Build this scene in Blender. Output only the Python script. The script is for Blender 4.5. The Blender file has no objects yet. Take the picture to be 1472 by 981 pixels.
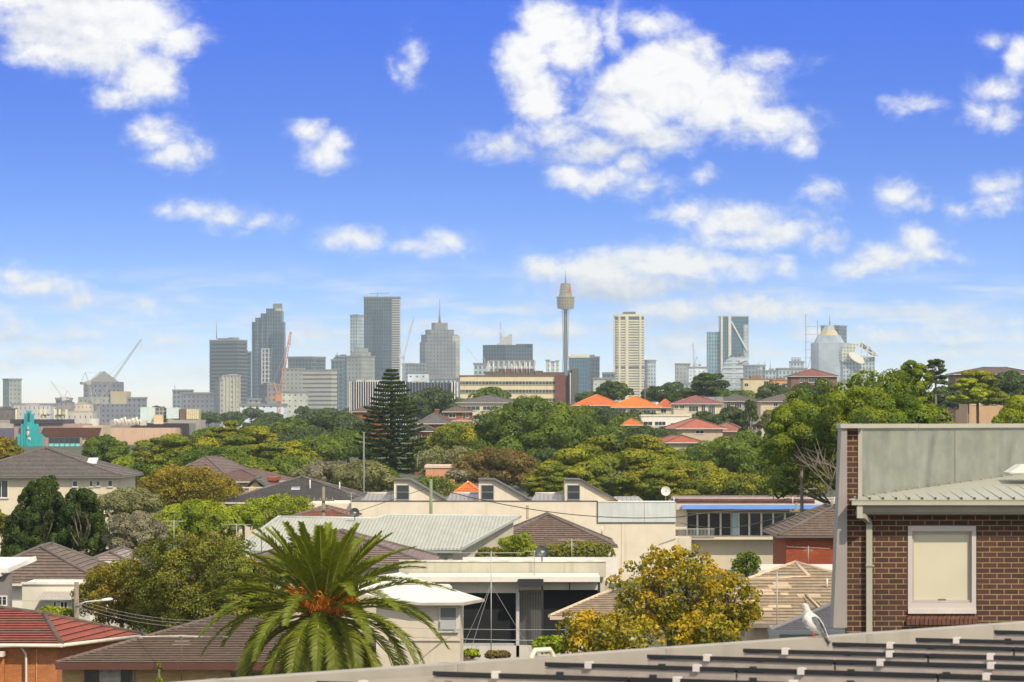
import bpy, math, random
import numpy as np
from mathutils import Vector, Matrix, noise
S = bpy.context.scene
COL = S.collection
F = 5200.0            # focal length in pixels of a 1472 px wide frame (about 127 mm)
HX, HY = 736.0, 600.0 # centre column and horizon row
CAMZ = 60.0           # eye height; the valley floor lies some 15 m lower
def at(px, py, Y): return Vector(((px-HX)*Y/F, Y, CAMZ+(HY-py)*Y/F))
def X(px, Y): return (px-HX)*Y/F
def Z(py, Y): return CAMZ+(HY-py)*Y/F
R = math.radians
SUN_EL, SUN_AZ = 44.0, 146.0   # azimuth clockwise from +Y: the sun stands to the right and a little behind the camera

# ---------------------------------------------------------------- camera
cam = bpy.data.cameras.new('camera'); co = bpy.data.objects.new('camera', cam); COL.objects.link(co)
co.location = (0, 0, CAMZ); co.rotation_euler = (R(90), 0, 0)
cam.sensor_width = 36; cam.lens = 36*F/1472
cam.shift_y = (HY-490.5)/1472
cam.clip_start = 0.5; cam.clip_end = 60000
cam.dof.use_dof = True; cam.dof.focus_distance = 220; cam.dof.aperture_fstop = 9.5
S.camera = co
S.render.engine = 'CYCLES'
S.cycles.use_denoising = True
S.cycles.max_bounces = 6; S.cycles.diffuse_bounces = 3; S.cycles.glossy_bounces = 3
S.cycles.transmission_bounces = 4; S.cycles.volume_bounces = 1; S.cycles.transparent_max_bounces = 8
S.cycles.sample_clamp_indirect = 6
S.view_settings.view_transform = 'Standard'; S.view_settings.look = 'None'
S.view_settings.exposure = 0.55; S.view_settings.gamma = 1.0
S.view_settings.use_curve_mapping = False

# ---------------------------------------------------------------- node helpers
class NT:
    def __init__(s, tree): s.t = tree; s.n = tree.nodes; s.l = tree.links
    def new(s, typ, **kw):
        n = s.n.new(typ)
        for k, v in kw.items(): setattr(n, k, v)
        return n
    def put(s, sock, v):
        if v is None: return
        if isinstance(v, bpy.types.NodeSocket): s.l.new(v, sock)
        elif isinstance(v, (tuple, list)) and len(v) == 3 and sock.type == 'RGBA': sock.default_value = (*v, 1)
        else: sock.default_value = v
    def m(s, op, a, b=None, c=None, clamp=False):
        n = s.new('ShaderNodeMath', operation=op, use_clamp=clamp)
        for i, v in enumerate((a, b, c)): s.put(n.inputs[i], v)
        return n.outputs[0]
    def v(s, op, a, b=None, c=None, out=0):
        n = s.new('ShaderNodeVectorMath', operation=op)
        for i, x in enumerate((a, b, c)):
            if x is not None: s.put(n.inputs[i], x)
        return n.outputs[out]
    def noise(s, vec, scale, detail=4, rough=.5, dist=0.0, out='Fac', lac=2.0):
        n = s.new('ShaderNodeTexNoise'); s.put(n.inputs['Vector'], vec)
        n.inputs['Scale'].default_value = scale; n.inputs['Detail'].default_value = detail
        n.inputs['Roughness'].default_value = rough; n.inputs['Distortion'].default_value = dist
        n.inputs['Lacunarity'].default_value = lac
        return n.outputs[out]
    def mix(s, f, a, b, blend='MIX'):
        n = s.new('ShaderNodeMix', data_type='RGBA', blend_type=blend)
        s.put(n.inputs['Factor'], f); s.put(n.inputs['A'], a); s.put(n.inputs['B'], b)
        return [o for o in n.outputs if o.type == 'RGBA'][0]
    def maprange(s, v, a, b, c=0.0, d=1.0, smooth=False):
        n = s.new('ShaderNodeMapRange', interpolation_type='SMOOTHSTEP' if smooth else 'LINEAR')
        s.put(n.inputs[0], v)
        for i, x in enumerate((a, b, c, d)): s.put(n.inputs[1+i], x)
        return n.outputs[0]
    def sep(s, vec):
        n = s.new('ShaderNodeSeparateXYZ'); s.put(n.inputs[0], vec); return n.outputs
    def comb(s, x, y, z):
        n = s.new('ShaderNodeCombineXYZ')
        for i, q in enumerate((x, y, z)): s.put(n.inputs[i], q)
        return n.outputs[0]

# ---------------------------------------------------------------- sky
def build_world():
    w = bpy.data.worlds.new('World'); S.world = w; w.use_nodes = True
    t = NT(w.node_tree); t.n.clear()
    d = t.new('ShaderNodeTexCoord').outputs['Generated']
    x, y, z = t.sep(d)
    # physical sky, its vertical falloff compressed so that it deepens quickly above the horizon
    zz = t.m('MAXIMUM', z, 0.0)
    ze = t.m('ADD', t.m('POWER', t.m('MULTIPLY', zz, 7.5), 1.35), 0.015)
    sky = t.new('ShaderNodeTexSky', sky_type='NISHITA', sun_disc=False)
    sky.sun_elevation = R(SUN_EL); sky.sun_rotation = R(SUN_AZ)
    sky.air_density = 1.0; sky.dust_density = 0.6; sky.ozone_density = 5.0; sky.altitude = 60
    t.put(sky.inputs[0], t.v('NORMALIZE', t.comb(x, y, ze)))
    hs = t.new('ShaderNodeHueSaturation'); t.put(hs.inputs['Color'], sky.outputs[0])
    hs.inputs['Saturation'].default_value = SKY_SAT
    tint = t.mix(t.m('POWER', t.maprange(z, 0.0, .125), 1.6), SKY_LOW, SKY_TINT)
    skyc = t.mix(1.0, hs.outputs[0], tint, 'MULTIPLY')
    # cloud field, in directions (tangent units scaled so that 1 unit is 1/5200 rad)
    yy = t.m('MAXIMUM', t.m('ABSOLUTE', y), 0.02)
    u = t.m('MULTIPLY', t.m('DIVIDE', x, yy), 5200.0); vv = t.m('MULTIPLY', t.m('DIVIDE', z, yy), 5200.0)
    p = t.comb(u, vv, t.m('MULTIPLY', t.m('SIGN', y), 3.0))
    front = t.m('GREATER_THAN', y, 0.02)
    w1 = t.v('SUBTRACT', t.noise(p, 0.012, 3, .55, out='Color'), (.5, .5, .5))
    w2 = t.v('SUBTRACT', t.noise(p, 0.045, 5, .62, out='Color'), (.5, .5, .5))
    pw = t.v('ADD', p, t.v('ADD', t.v('MULTIPLY', w1, (40, 24, 0)), t.v('MULTIPLY', w2, (24, 18, 0))))
    pw = t.v('MULTIPLY', pw, (1, 1, 0))
    sd = None
    for (cx, cy, rx, ry) in CLOUDS:
        X0, Y0 = cx-736.0, 600.0-cy
        q = t.v('MULTIPLY_ADD', pw, (1/rx, 1/ry, 0), (-X0/rx, -Y0/ry, 0))
        L = t.v('LENGTH', q, out='Value')
        e = t.m('MULTIPLY_ADD', L, min(rx, ry)*1.0, -min(rx, ry)*1.0)
        if sd is None: sd = e
        else:
            n = t.new('ShaderNodeMath', operation='SMOOTH_MIN'); t.put(n.inputs[0], sd); t.put(n.inputs[1], e); n.inputs[2].default_value = 5.0
            sd = n.outputs[0]
    # stretch of the noise flattens towards the horizon, as cloud decks do
    fb = t.noise(t.v('MULTIPLY', p, (1, 1.3, 1)), 0.020, 6, .62, .25)
    fine = t.noise(t.v('MULTIPLY', p, (1, 1.2, 1)), 0.07, 6, .6, .3)
    dens = t.m('ADD', t.m('MULTIPLY', sd, -1.0), t.m('ADD', t.m('MULTIPLY_ADD', fb, 46.0, -17.5), t.m('MULTIPLY_ADD', fine, 8.0, -4.0)))
    alpha = t.maprange(dens, -9.0, 24.0, 0, 1, True)
    # thin wisps round the clouds
    wis = t.noise(t.v('MULTIPLY', p, (1, 2.0, 1)), 0.016, 6, .68, .5)
    wa = t.m('MULTIPLY', t.maprange(t.m('ADD', dens, t.m('MULTIPLY_ADD', wis, 60.0, -34.0)), -16, 26, 0, 1, True), 0.42)
    # faint broken bands low above the horizon
    low = t.noise(t.v('MULTIPLY', p, (.35, 1.9, 1)), 0.016, 6, .6, .2)
    lowm = t.m('MULTIPLY', t.maprange(vv, 20, 90, 0, 1, True), t.maprange(vv, 140, 240, 1, 0, True))
    la = t.m('MULTIPLY', t.m('MULTIPLY', t.maprange(low, .42, .66, 0, 1, True), lowm), 0.8)
    alpha = t.m('MAXIMUM', alpha, t.m('MAXIMUM', wa, la))
    alpha = t.m('MULTIPLY', alpha, front)
    # relief: compare the field with itself a little towards the sun
    po = t.v('ADD', p, (7, 11, 0))
    fb2 = t.noise(t.v('MULTIPLY', po, (1, 1.3, 1)), 0.020, 6, .62, .25)
    rel = t.m('SUBTRACT', fb, fb2)
    shade = None
    for (cx, cy, rx, ry, k) in CLOUD_BASES:
        X0, Y0 = cx-736.0, 600.0-cy
        q = t.v('MULTIPLY_ADD', pw, (1/rx, 1/ry, 0), (-X0/rx, -Y0/ry, 0))
        e = t.m('MULTIPLY', t.maprange(t.v('LENGTH', q, out='Value'), 0.0, 1.25, 1, 0, True), k)
        shade = e if shade is None else t.m('MAXIMUM', shade, e)
    lit = t.m('ADD', t.m('MULTIPLY_ADD', rel, 1.3, .96), t.m('MULTIPLY', shade, -.62))
    lit = t.m('ADD', lit, t.maprange(dens, 0, 30, -.16, .05))
    lit = t.m('MINIMUM', t.m('MAXIMUM', lit, 0.0), 1.0)
    ccol = t.mix(lit, CLOUD_DARK, CLOUD_LIT)
    c2 = t.mix(alpha, skyc, ccol)
    # everywhere else on the dome: soft clouds, unseen, added to make the ambient light whiter
    ow = t.noise(d, 3.2, 4, .6, .2)
    oa = t.m('MULTIPLY', t.maprange(ow, .40, .56, 0, .95, True), t.maprange(z, 0.0, 0.1))
    c1 = t.mix(oa, t.mix(1.0, sky.outputs[0], (1.0, .98, .92), 'MULTIPLY'), (6.2, 5.9, 5.4))
    inside = t.m('MULTIPLY', t.m('MULTIPLY', t.m('LESS_THAN', t.m('ABSOLUTE', u), 1500.0), t.m('LESS_THAN', t.m('ABSOLUTE', vv), 900.0)), front)
    b1 = t.new('ShaderNodeBackground'); t.put(b1.inputs[0], c1); b1.inputs[1].default_value = .15
    b2 = t.new('ShaderNodeBackground'); t.put(b2.inputs[0], c2); b2.inputs[1].default_value = SKY_STRENGTH
    ms = t.new('ShaderNodeMixShader'); t.l.new(inside, ms.inputs[0]); t.l.new(b1.outputs[0], ms.inputs[1]); t.l.new(b2.outputs[0], ms.inputs[2])
    o = t.new('ShaderNodeOutputWorld'); t.l.new(ms.outputs[0], o.inputs[0])
    w.cycles.sampling_method = 'MANUAL'; w.cycles.sample_map_resolution = 512
SKY_STRENGTH = 0.11
SKY_SAT = 1.2
SKY_TINT = (.40, 1.0, 2.4)
SKY_LOW = (1.42, 1.13, 1.10)
CLOUD_LIT = (6.45, 6.4, 6.4); CLOUD_DARK = (3.2, 3.6, 4.6)
CLOUDS = [(815,72,36,34),(110,25,100,46),(60,40,60,30),(850,215,60,20),(900,120,50,30),(60,-12,120,36),(180,35,90,42),(255,60,38,22),(210,112,52,36),(140,75,80,34),(170,140,30,14),(60,70,55,20),
 (225,196,34,20),(262,222,32,18),(236,228,16,9),(447,195,20,18),(470,222,28,20),(487,208,16,16),(597,84,9,20),(585,106,10,12),
 (238,302,12,6),(285,302,26,9),(322,312,26,11),(374,318,22,9),(512,342,32,14),(486,347,14,7),(646,346,24,14),(620,355,16,7),(583,348,14,7),
 (795,40,52,40),(755,85,38,44),(775,140,42,40),(725,212,36,14),(800,190,44,18),(845,70,14,40),
 (960,115,80,62),(900,165,60,34),(1030,145,88,44),(1100,178,62,24),(1152,205,20,20),(1098,92,30,10),(925,34,42,18),(880,40,12,26),(980,75,46,24),(945,200,60,18),
 (822,252,34,18),(868,260,50,15),(925,264,28,12),(908,232,22,18),
 (985,306,36,16),(1060,320,62,24),(1130,335,50,20),(1180,348,28,14),(1060,345,60,10),
 (785,388,40,18),(865,388,82,30),(960,378,84,28),(1050,382,62,18),(1132,385,16,11),(900,412,110,20),
 (1085,442,100,20),(980,448,90,18),(880,470,60,8),(800,474,70,11),(700,478,60,8),
 (1178,276,18,11),(1292,285,28,18),(1318,292,14,9),(1428,270,28,14),(1436,290,26,12),(1374,305,10,6),(1316,345,26,16),(1275,372,52,18),(1340,368,28,11),(1235,386,26,11),
 (1432,132,28,12),(1412,158,22,12),(1442,166,16,16),(1310,148,22,7),(1422,58,11,8),(1465,80,20,26),(1015,250,12,8),
 (55,410,52,18),(18,398,26,15),(112,430,22,9),(214,440,24,9),(20,474,28,14),(152,466,18,9),(118,484,40,7),(240,490,28,9),(68,512,70,9),
 (1280,485,70,10),(1390,482,80,9),(1440,462,40,7),(1350,506,110,8),(1190,480,60,8)]
CLOUD_BASES = [(40,40,150,34,.7),(150,90,90,22,.6),(95,55,80,20,.5),(190,150,50,16,.5),(100,5,100,14,.3),(780,215,90,30,.7),(900,215,110,36,.75),(1010,190,90,22,.5),(880,150,60,40,.35),(730,120,22,60,.3),
 (870,422,160,30,1.0),(1010,416,120,20,.8),(1000,470,200,20,1.0),(1100,338,90,12,.4),(1280,392,80,10,.4),(800,488,150,10,.7),(60,432,80,12,.7),(20,490,50,10,.6),
 (120,495,90,8,.6),(1350,496,130,7,.7),(880,272,70,8,.4),(250,238,40,8,.3),(470,240,30,8,.3),(1380,520,160,8,.6),(70,524,90,7,.6)]
build_world()
sl = bpy.data.lights.new('sun', 'SUN'); so = bpy.data.objects.new('sun', sl); COL.objects.link(so)
sl.energy = 3.0; sl.angle = R(0.6); sl.color = (1.0, .87, .66)
sd_ = Vector((math.sin(R(SUN_AZ))*math.cos(R(SUN_EL)), math.cos(R(SUN_AZ))*math.cos(R(SUN_EL)), math.sin(R(SUN_EL))))
so.rotation_euler = sd_.to_track_quat('Z', 'Y').to_euler(); so.location = (200, -100, 400)
# ---------------------------------------------------------------- mesh builder
class MB:
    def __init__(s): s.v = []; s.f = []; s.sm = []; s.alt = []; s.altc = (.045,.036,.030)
    def face(s, pts, smooth=False):
        b = len(s.v); s.v += [tuple(p) for p in pts]; s.f.append(tuple(range(b, b+len(pts)))); s.sm.append(smooth); return s
    def box(s, x0, x1, y0, y1, z0, z1):
        if x0 > x1: x0, x1 = x1, x0
        if y0 > y1: y0, y1 = y1, y0
        if z0 > z1: z0, z1 = z1, z0
        return s.prism([(x0, y0), (x1, y0), (x1, y1), (x0, y1)], z0, z1)
    def prism(s, poly, z0, z1, top=None):
        """vertical prism; top: other polygon at z1 (taper)"""
        top = top or poly; n = len(poly); b = len(s.v)
        s.v += [(p[0], p[1], z0) for p in poly] + [(p[0], p[1], z1) for p in top]
        s.f.append(tuple(b+i for i in reversed(range(n)))); s.f.append(tuple(b+n+i for i in range(n)))
        for i in range(n): j = (i+1) % n; s.f.append((b+i, b+j, b+n+j, b+n+i))
        s.sm += [False]*(n+2); return s
    def xprism(s, prof, y0, y1):
        """profile in x,z swept along y"""
        n = len(prof); b = len(s.v)
        s.v += [(p[0], y0, p[1]) for p in prof] + [(p[0], y1, p[1]) for p in prof]
        s.f.append(tuple(b+i for i in range(n))); s.f.append(tuple(b+n+i for i in reversed(range(n))))
        for i in range(n): j = (i+1) % n; s.f.append((b+j, b+i, b+n+i, b+n+j))
        s.sm += [False]*(n+2); return s
    def slab(s, pts, th=.12):
        """a roof or floor plane given as a polygon, with real thickness below it"""
        n = len(pts); b = len(s.v)
        s.v += [tuple(p) for p in pts] + [(p[0], p[1], p[2]-th) for p in pts]
        s.f.append(tuple(b+i for i in range(n))); s.f.append(tuple(b+n+i for i in reversed(range(n))))
        for i in range(n): j = (i+1) % n; s.f.append((b+j, b+i, b+n+i, b+n+j))
        s.sm += [False]*(n+2); return s
    def tiled(s, pts, th=.12, pitch=.34, step=.038):
        """roof plane laid in real overlapping courses"""
        s.slab(pts, th)
        P = [Vector(p) for p in pts]; n = Vector((0, 0, 0))
        for i in range(len(P)): a, b = P[i], P[(i+1) % len(P)]; n += Vector(((a.y-b.y)*(a.z+b.z), (a.z-b.z)*(a.x+b.x), (a.x-b.x)*(a.y+b.y)))
        n.normalize(); n = -n if n.z < 0 else n
        h = Vector((-n.y, n.x, 0)); h = h.normalized() if h.length > 1e-3 else Vector((1, 0, 0)); w = n.cross(h); w = -w if w.z < 0 else w
        v0 = min(p.dot(w) for p in P); v1 = max(p.dot(w) for p in P); k = 0
        def clip(poly, c, sg):
            out = []
            for i in range(len(poly)):
                a, b = poly[i], poly[(i+1) % len(poly)]; da, db = (a.dot(w)-c)*sg, (b.dot(w)-c)*sg
                if da >= 0: out.append(a)
                if da*db < 0: out.append(a.lerp(b, da/(da-db)))
            return out
        while v0+k*pitch < v1-.02:
            lo = v0+k*pitch; q = clip(clip(P, lo, 1), min(lo+pitch, v1), -1); k += 1
            if len(q) < 3: continue
            s.face([p+n*(.004+step*(1-(p.dot(w)-lo)/pitch)) for p in q])
            e = [p for p in q if abs(p.dot(w)-lo) < 1e-4]
            if len(e) >= 2:
                e.sort(key=lambda p: p.dot(h)); a, b = e[0], e[-1]
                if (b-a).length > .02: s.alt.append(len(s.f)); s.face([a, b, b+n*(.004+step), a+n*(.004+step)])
        return s
    def tube(s, pts, r, n=6, r1=None, cap=True):
        """tapered tube through pts; r a number or a list"""
        pts = [Vector(p) for p in pts]; m = len(pts)
        rs = list(r) if isinstance(r, (list, tuple)) else [r+(r1-r)*i/(m-1) if r1 is not None else r for i in range(m)]
        b = len(s.v); prev = None
        for i, p in enumerate(pts):
            d = (pts[min(i+1, m-1)]-pts[max(i-1, 0)])
            d = d.normalized() if d.length > 1e-9 else Vector((0, 0, 1))
            if prev is None:
                a = d.orthogonal().normalized()
                if abs(d.z) < .9: a = Vector((0, 0, 1)).cross(d).normalized()
            else:
                a = (prev-d*prev.dot(d)); a = a.normalized() if a.length > 1e-6 else d.orthogonal().normalized()
            prev = a; c = d.cross(a)
            for k in range(n):
                t = 2*math.pi*(k+.5)/n; s.v.append(tuple(p+(a*math.cos(t)+c*math.sin(t))*rs[i]))
        for i in range(m-1):
            for k in range(n):
                k2 = (k+1) % n; s.f.append((b+i*n+k, b+i*n+k2, b+(i+1)*n+k2, b+(i+1)*n+k)); s.sm.append(n > 4)
        if cap:
            s.f.append(tuple(b+k for k in reversed(range(n)))); s.f.append(tuple(b+(m-1)*n+k for k in range(n))); s.sm += [False, False]
        return s
    def lathe(s, cx, cy, prof, n=24, smooth=True):
        """profile (r, z) turned round a vertical axis"""
        b = len(s.v); m = len(prof)
        for r, z in prof:
            for k in range(n):
                t = 2*math.pi*k/n; s.v.append((cx+r*math.cos(t), cy+r*math.sin(t), z))
        for i in range(m-1):
            for k in range(n):
                k2 = (k+1) % n; s.f.append((b+i*n+k, b+i*n+k2, b+(i+1)*n+k2, b+(i+1)*n+k)); s.sm.append(smooth)
        s.f.append(tuple(b+k for k in reversed(range(n)))); s.f.append(tuple(b+(m-1)*n+k for k in range(n))); s.sm += [False, False]
        return s
    def build(s, name, mat, parent=None):
        me = bpy.data.meshes.new(name)
        me.from_pydata(s.v, [], s.f); me.update()
        me.polygons.foreach_set('use_smooth', s.sm)
        uv = me.uv_layers.new(name='UVMap')
        # metric UVs: u runs level along the face, v runs up it
        out = np.zeros((len(me.loops), 2), dtype=np.float32); li = 0
        for p in me.polygons:
            nn = p.normal
            h = Vector((-nn.y, nn.x, 0))
            h = h.normalized() if h.length > .02 else Vector((1, 0, 0))
            w = nn.cross(h)
            for k in p.loop_indices:
                c = me.vertices[me.loops[k].vertex_index].co
                out[k] = (c.dot(h), c.dot(w))
        uv.data.foreach_set('uv', out.ravel())
        me.materials.append(mat)
        if s.alt:                                  # butt edges of roof tiles, coloured dark for lap shadow and grime
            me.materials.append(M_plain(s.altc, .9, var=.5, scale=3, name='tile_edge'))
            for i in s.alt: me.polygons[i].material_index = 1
        o = bpy.data.objects.new(name, me); COL.objects.link(o)
        if parent is not None: o.parent = parent
        return o

def tag(o, label=None, cat=None, group=None, kind=None):
    if label: o['label'] = label
    if cat: o['category'] = cat
    if group: o['group'] = group
    if kind: o['kind'] = kind
    return o
def thing(name, label, cat, loc=(0, 0, 0), rz=0.0, group=None):
    o = bpy.data.objects.new(name, None); COL.objects.link(o); o.empty_display_size = .5
    o.location = loc; o.rotation_euler = (0, 0, rz)
    return tag(o, label, cat, group)
def copy_tree(o, parent=None):
    c = o.copy(); COL.objects.link(c); c.parent = parent
    for ch in list(o.children): copy_tree(ch, c)
    return c

# ---------------------------------------------------------------- materials
MATS = {}; TILE_ARGS = {}
def new_mat(name):
    m = bpy.data.materials.new(name); m.use_nodes = True
    t = NT(m.node_tree); b = t.n['Principled BSDF']; return m, t, b
def sc(c, k): return tuple(max(0, min(1, x*k)) for x in c)
def setb(t, b, **kw):
    names = dict(color='Base Color', rough='Roughness', metal='Metallic', normal='Normal', spec='Specular IOR Level', trans='Transmission Weight', alpha='Alpha')
    for k, v in kw.items(): t.put(b.inputs[names[k]], v)
def bump(t, h, strength=.4, dist=.02):
    n = t.new('ShaderNodeBump'); n.inputs['Strength'].default_value = strength; n.inputs['Distance'].default_value = dist
    t.put(n.inputs['Height'], h); return n.outputs[0]
def memo(f):
    def g(*a, **k):
        key = (f.__name__, a, tuple(sorted(k.items())))
        if key not in MATS: MATS[key] = f(*a, **k)
        return MATS[key]
    return g
@memo
def M_plain(c, rough=.7, metal=0.0, var=.12, scale=1.5, name='paint'):
    """paint, metal or plastic with slight uneven tone and grime"""
    m, t, b = new_mat(name)
    p = t.new('ShaderNodeTexCoord').outputs['Object']
    n = t.noise(p, scale, 5, .6)
    col = t.mix(t.maprange(n, .3, .7), sc(c, 1-var), sc(c, 1+var))
    setb(t, b, color=col, rough=rough, metal=metal); return m
@memo
def M_render(c, stain=.5, name='render', scale=.6):
    """rendered or painted wall: blotches, and streaks that run down from the top"""
    m, t, b = new_mat(name)
    p = t.new('ShaderNodeTexCoord').outputs['Object']
    n1 = t.noise(p, scale, 6, .6)
    st = t.noise(t.v('MULTIPLY', p, (2.2, 2.2, .12)), 1.0, 5, .65)
    c1 = t.mix(t.maprange(n1, .3, .7), sc(c, .90), sc(c, 1.06))
    c2 = t.mix(t.m('MULTIPLY', t.maprange(st, .52, .75, 0, 1, True), stain), c1, sc(c, .55))
    f = t.noise(p, 30, 3, .6)
    setb(t, b, color=c2, rough=.85, normal=bump(t, f, .25, .01)); return m
@memo
def M_brick(c1, c2, mortar, bw=.24, bh=.086, ms=.012, name='brick'):
    m, t, b = new_mat(name)
    uv = t.new('ShaderNodeTexCoord').outputs['UV']
    br = t.new('ShaderNodeTexBrick'); t.put(br.inputs['Vector'], uv)
    br.inputs['Color1'].default_value = (*c1, 1); br.inputs['Color2'].default_value = (*c2, 1); br.inputs['Mortar'].default_value = (*mortar, 1)
    br.inputs['Scale'].default_value = 1; br.inputs['Mortar Size'].default_value = ms; br.inputs['Mortar Smooth'].default_value = .2
    br.inputs['Brick Width'].default_value = bw; br.inputs['Row Height'].default_value = bh; br.inputs['Bias'].default_value = -.1
    n = t.noise(uv, 9, 5, .6); n2 = t.noise(uv, .7, 4, .6)
    col = t.mix(.55, br.outputs['Color'], t.mix(n, (.35, .35, .35), (1.25, 1.2, 1.15)), 'MULTIPLY')
    col = t.mix(t.m('MULTIPLY', t.maprange(n2, .42, .72), .55), col, sc(c2, .55))
    setb(t, b, color=col, rough=.85, normal=bump(t, t.m('SUBTRACT', t.m('MULTIPLY', n, .3), br.outputs['Fac']), .6, .012)); return m
@memo
def M_tile(c, c2=None, pitch=.33, wid=.30, lichen=.25, name='roof_tile', lapk=.8):
    """concrete or terracotta tiles in courses, each a shallow roll, each its own tone"""
    args = (c, c2, pitch, wid, lichen)
    c2 = c2 or sc(c, .6)
    m, t, b = new_mat(name)
    TILE_ARGS[m.name] = args
    uv = t.new('ShaderNodeTexCoord').outputs['UV']
    u, v, _ = t.sep(uv)
    rv = t.m('DIVIDE', v, pitch); row = t.m('FLOOR', rv); fv = t.m('FRACT', rv)
    ru = t.m('DIVIDE', u, wid); colm = t.m('FLOOR', ru); fu = t.m('FRACT', ru)
    wn = t.new('ShaderNodeTexWhiteNoise', noise_dimensions='2D'); t.put(wn.inputs['Vector'], t.comb(colm, row, 0.0))
    roll = t.m('SINE', t.m('MULTIPLY', fu, 2*math.pi))
    h = t.m('ADD', t.m('MULTIPLY', t.m('SUBTRACT', 1.0, fv), .06 if lapk > .5 else 0.0), t.m('MULTIPLY', roll, .007 if lapk > .5 else .006))
    lap = t.maprange(fv, .10, .38, 1, 0, True)           # dark band at each lap: edge shadow and dirt put into the colour
    n = t.noise(uv, .5, 6, .65); n2 = t.noise(uv, 3.0, 5, .6)
    base = t.mix(wn.outputs['Value'], sc(c, .78), sc(c, 1.18))
    base = t.mix(t.maprange(n2, .35, .7), base, c2)
    base = t.mix(t.m('MULTIPLY', t.maprange(n, .5, .72, 0, 1, True), lichen), base, (.30, .28, .20))
    base = t.mix(t.m('MULTIPLY', lap, lapk), base, sc(c, .16))
    setb(t, b, color=base, rough=.8, normal=bump(t, h, 1.0, 1.0)); return m
def near_tile(m):
    a = TILE_ARGS.get(m.name)
    return M_tile(*a, lapk=.2) if a else m
@memo
def M_sheet(c, rib=.2, depth=.03, rough=.4, metal=.0, name='metal_sheet', sharp=3.0):
    """ribbed steel sheet, ribs run up the slope"""
    m, t, b = new_mat(name)
    uv = t.new('ShaderNodeTexCoord').outputs['UV']
    u, v, _ = t.sep(uv)
    w = t.m('ABSOLUTE', t.m('SINE', t.m('MULTIPLY', u, math.pi/rib)))
    w = t.m('POWER', w, sharp)
    n = t.noise(t.v('MULTIPLY', uv, (1, .3, 1)), 1.2, 5, .6)
    col = t.mix(t.maprange(n, .3, .7), sc(c, .88), sc(c, 1.08))
    lap = t.m('LESS_THAN', t.m('FRACT', t.m('DIVIDE', u, .76)), .03)
    col = t.mix(t.m('MULTIPLY', lap, .3), col, sc(c, .5))
    setb(t, b, color=col, rough=rough, metal=metal, normal=bump(t, w, 1.0, depth)); return m
@memo
def M_glass(c=(.03, .04, .05), rough=.08, name='window_glass'):
    m, t, b = new_mat(name)
    p = t.new('ShaderNodeTexCoord').outputs['Object']
    n = t.noise(p, .6, 2, .5)
    setb(t, b, color=t.mix(n, sc(c, .7), sc(c, 1.4)), rough=rough, spec=.6, normal=bump(t, n, .05, .02)); return m
@memo
def M_curtain(cg, cf, du=3.0, dv=3.8, line=.35, rough=.25, name='curtain_wall', vary=.5, offset=0.0, cg2=None):
    """office facade: glass cells between mullions and floor edges, blinds and lights differ from cell to cell"""
    m, t, b = new_mat(name)
    uv = t.new('ShaderNodeTexCoord').outputs['UV']
    br = t.new('ShaderNodeTexBrick'); t.put(br.inputs['Vector'], uv); br.offset = offset; br.squash = 1
    cg2 = cg2 or sc(cg, 1+vary)
    br.inputs['Color1'].default_value = (*sc(cg, 1-vary*.5), 1); br.inputs['Color2'].default_value = (*cg2, 1)
    br.inputs['Mortar'].default_value = (*cf, 1); br.inputs['Scale'].default_value = 1
    br.inputs['Mortar Size'].default_value = line; br.inputs['Mortar Smooth'].default_value = 0
    br.inputs['Brick Width'].default_value = du; br.inputs['Row Height'].default_value = dv
    n = t.noise(uv, .03, 5, .65)
    col = t.mix(.8, br.outputs['Color'], t.mix(t.maprange(n, .3, .7), (.55, .58, .62), (1.5, 1.45, 1.35)), 'MULTIPLY')
    setb(t, b, color=col, rough=t.maprange(br.outputs['Fac'], 0, 1, rough, .8)); return m
@memo
def M_leaf(c1, c2, c3=None, f3=.0, trans=.20, name='leaf'):
    """leaves: tone differs from leaf to leaf and clump to clump (attribute tone), tip colour c3 is mixed in by attribute tip"""
    m, t, b = new_mat(name); t.n.remove(b)
    at_ = t.new('ShaderNodeAttribute', attribute_name='tone').outputs['Fac']
    tp = t.new('ShaderNodeAttribute', attribute_name='tip').outputs['Fac']
    col = t.mix(at_, c1, c2)
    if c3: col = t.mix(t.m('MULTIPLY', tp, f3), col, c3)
    d = t.new('ShaderNodeBsdfDiffuse'); t.put(d.inputs[0], col)
    tr = t.new('ShaderNodeBsdfTranslucent'); t.put(tr.inputs[0], t.mix(1.0, col, (1.15, 1.15, .6), 'MULTIPLY'))
    gl = t.new('ShaderNodeBsdfGlossy'); gl.inputs['Roughness'].default_value = .5; t.put(gl.inputs[0], (.5, .5, .5))
    m1 = t.new('ShaderNodeMixShader'); m1.inputs[0].default_value = trans; t.l.new(d.outputs[0], m1.inputs[1]); t.l.new(tr.outputs[0], m1.inputs[2])
    m2 = t.new('ShaderNodeMixShader'); m2.inputs[0].default_value = .04; t.l.new(m1.outputs[0], m2.inputs[1]); t.l.new(gl.outputs[0], m2.inputs[2])
    t.l.new(m2.outputs[0], t.n['Material Output'].inputs[0]); return m
@memo
def M_bark(c=(.16, .13, .10), name='bark'):
    m, t, b = new_mat(name)
    p = t.new('ShaderNodeTexCoord').outputs['Object']
    n = t.noise(t.v('MULTIPLY', p, (4, 4, .8)), 1.5, 5, .65)
    setb(t, b, color=t.mix(n, sc(c, .5), sc(c, 1.5)), rough=.9, normal=bump(t, n, .6, .05)); return m

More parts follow.
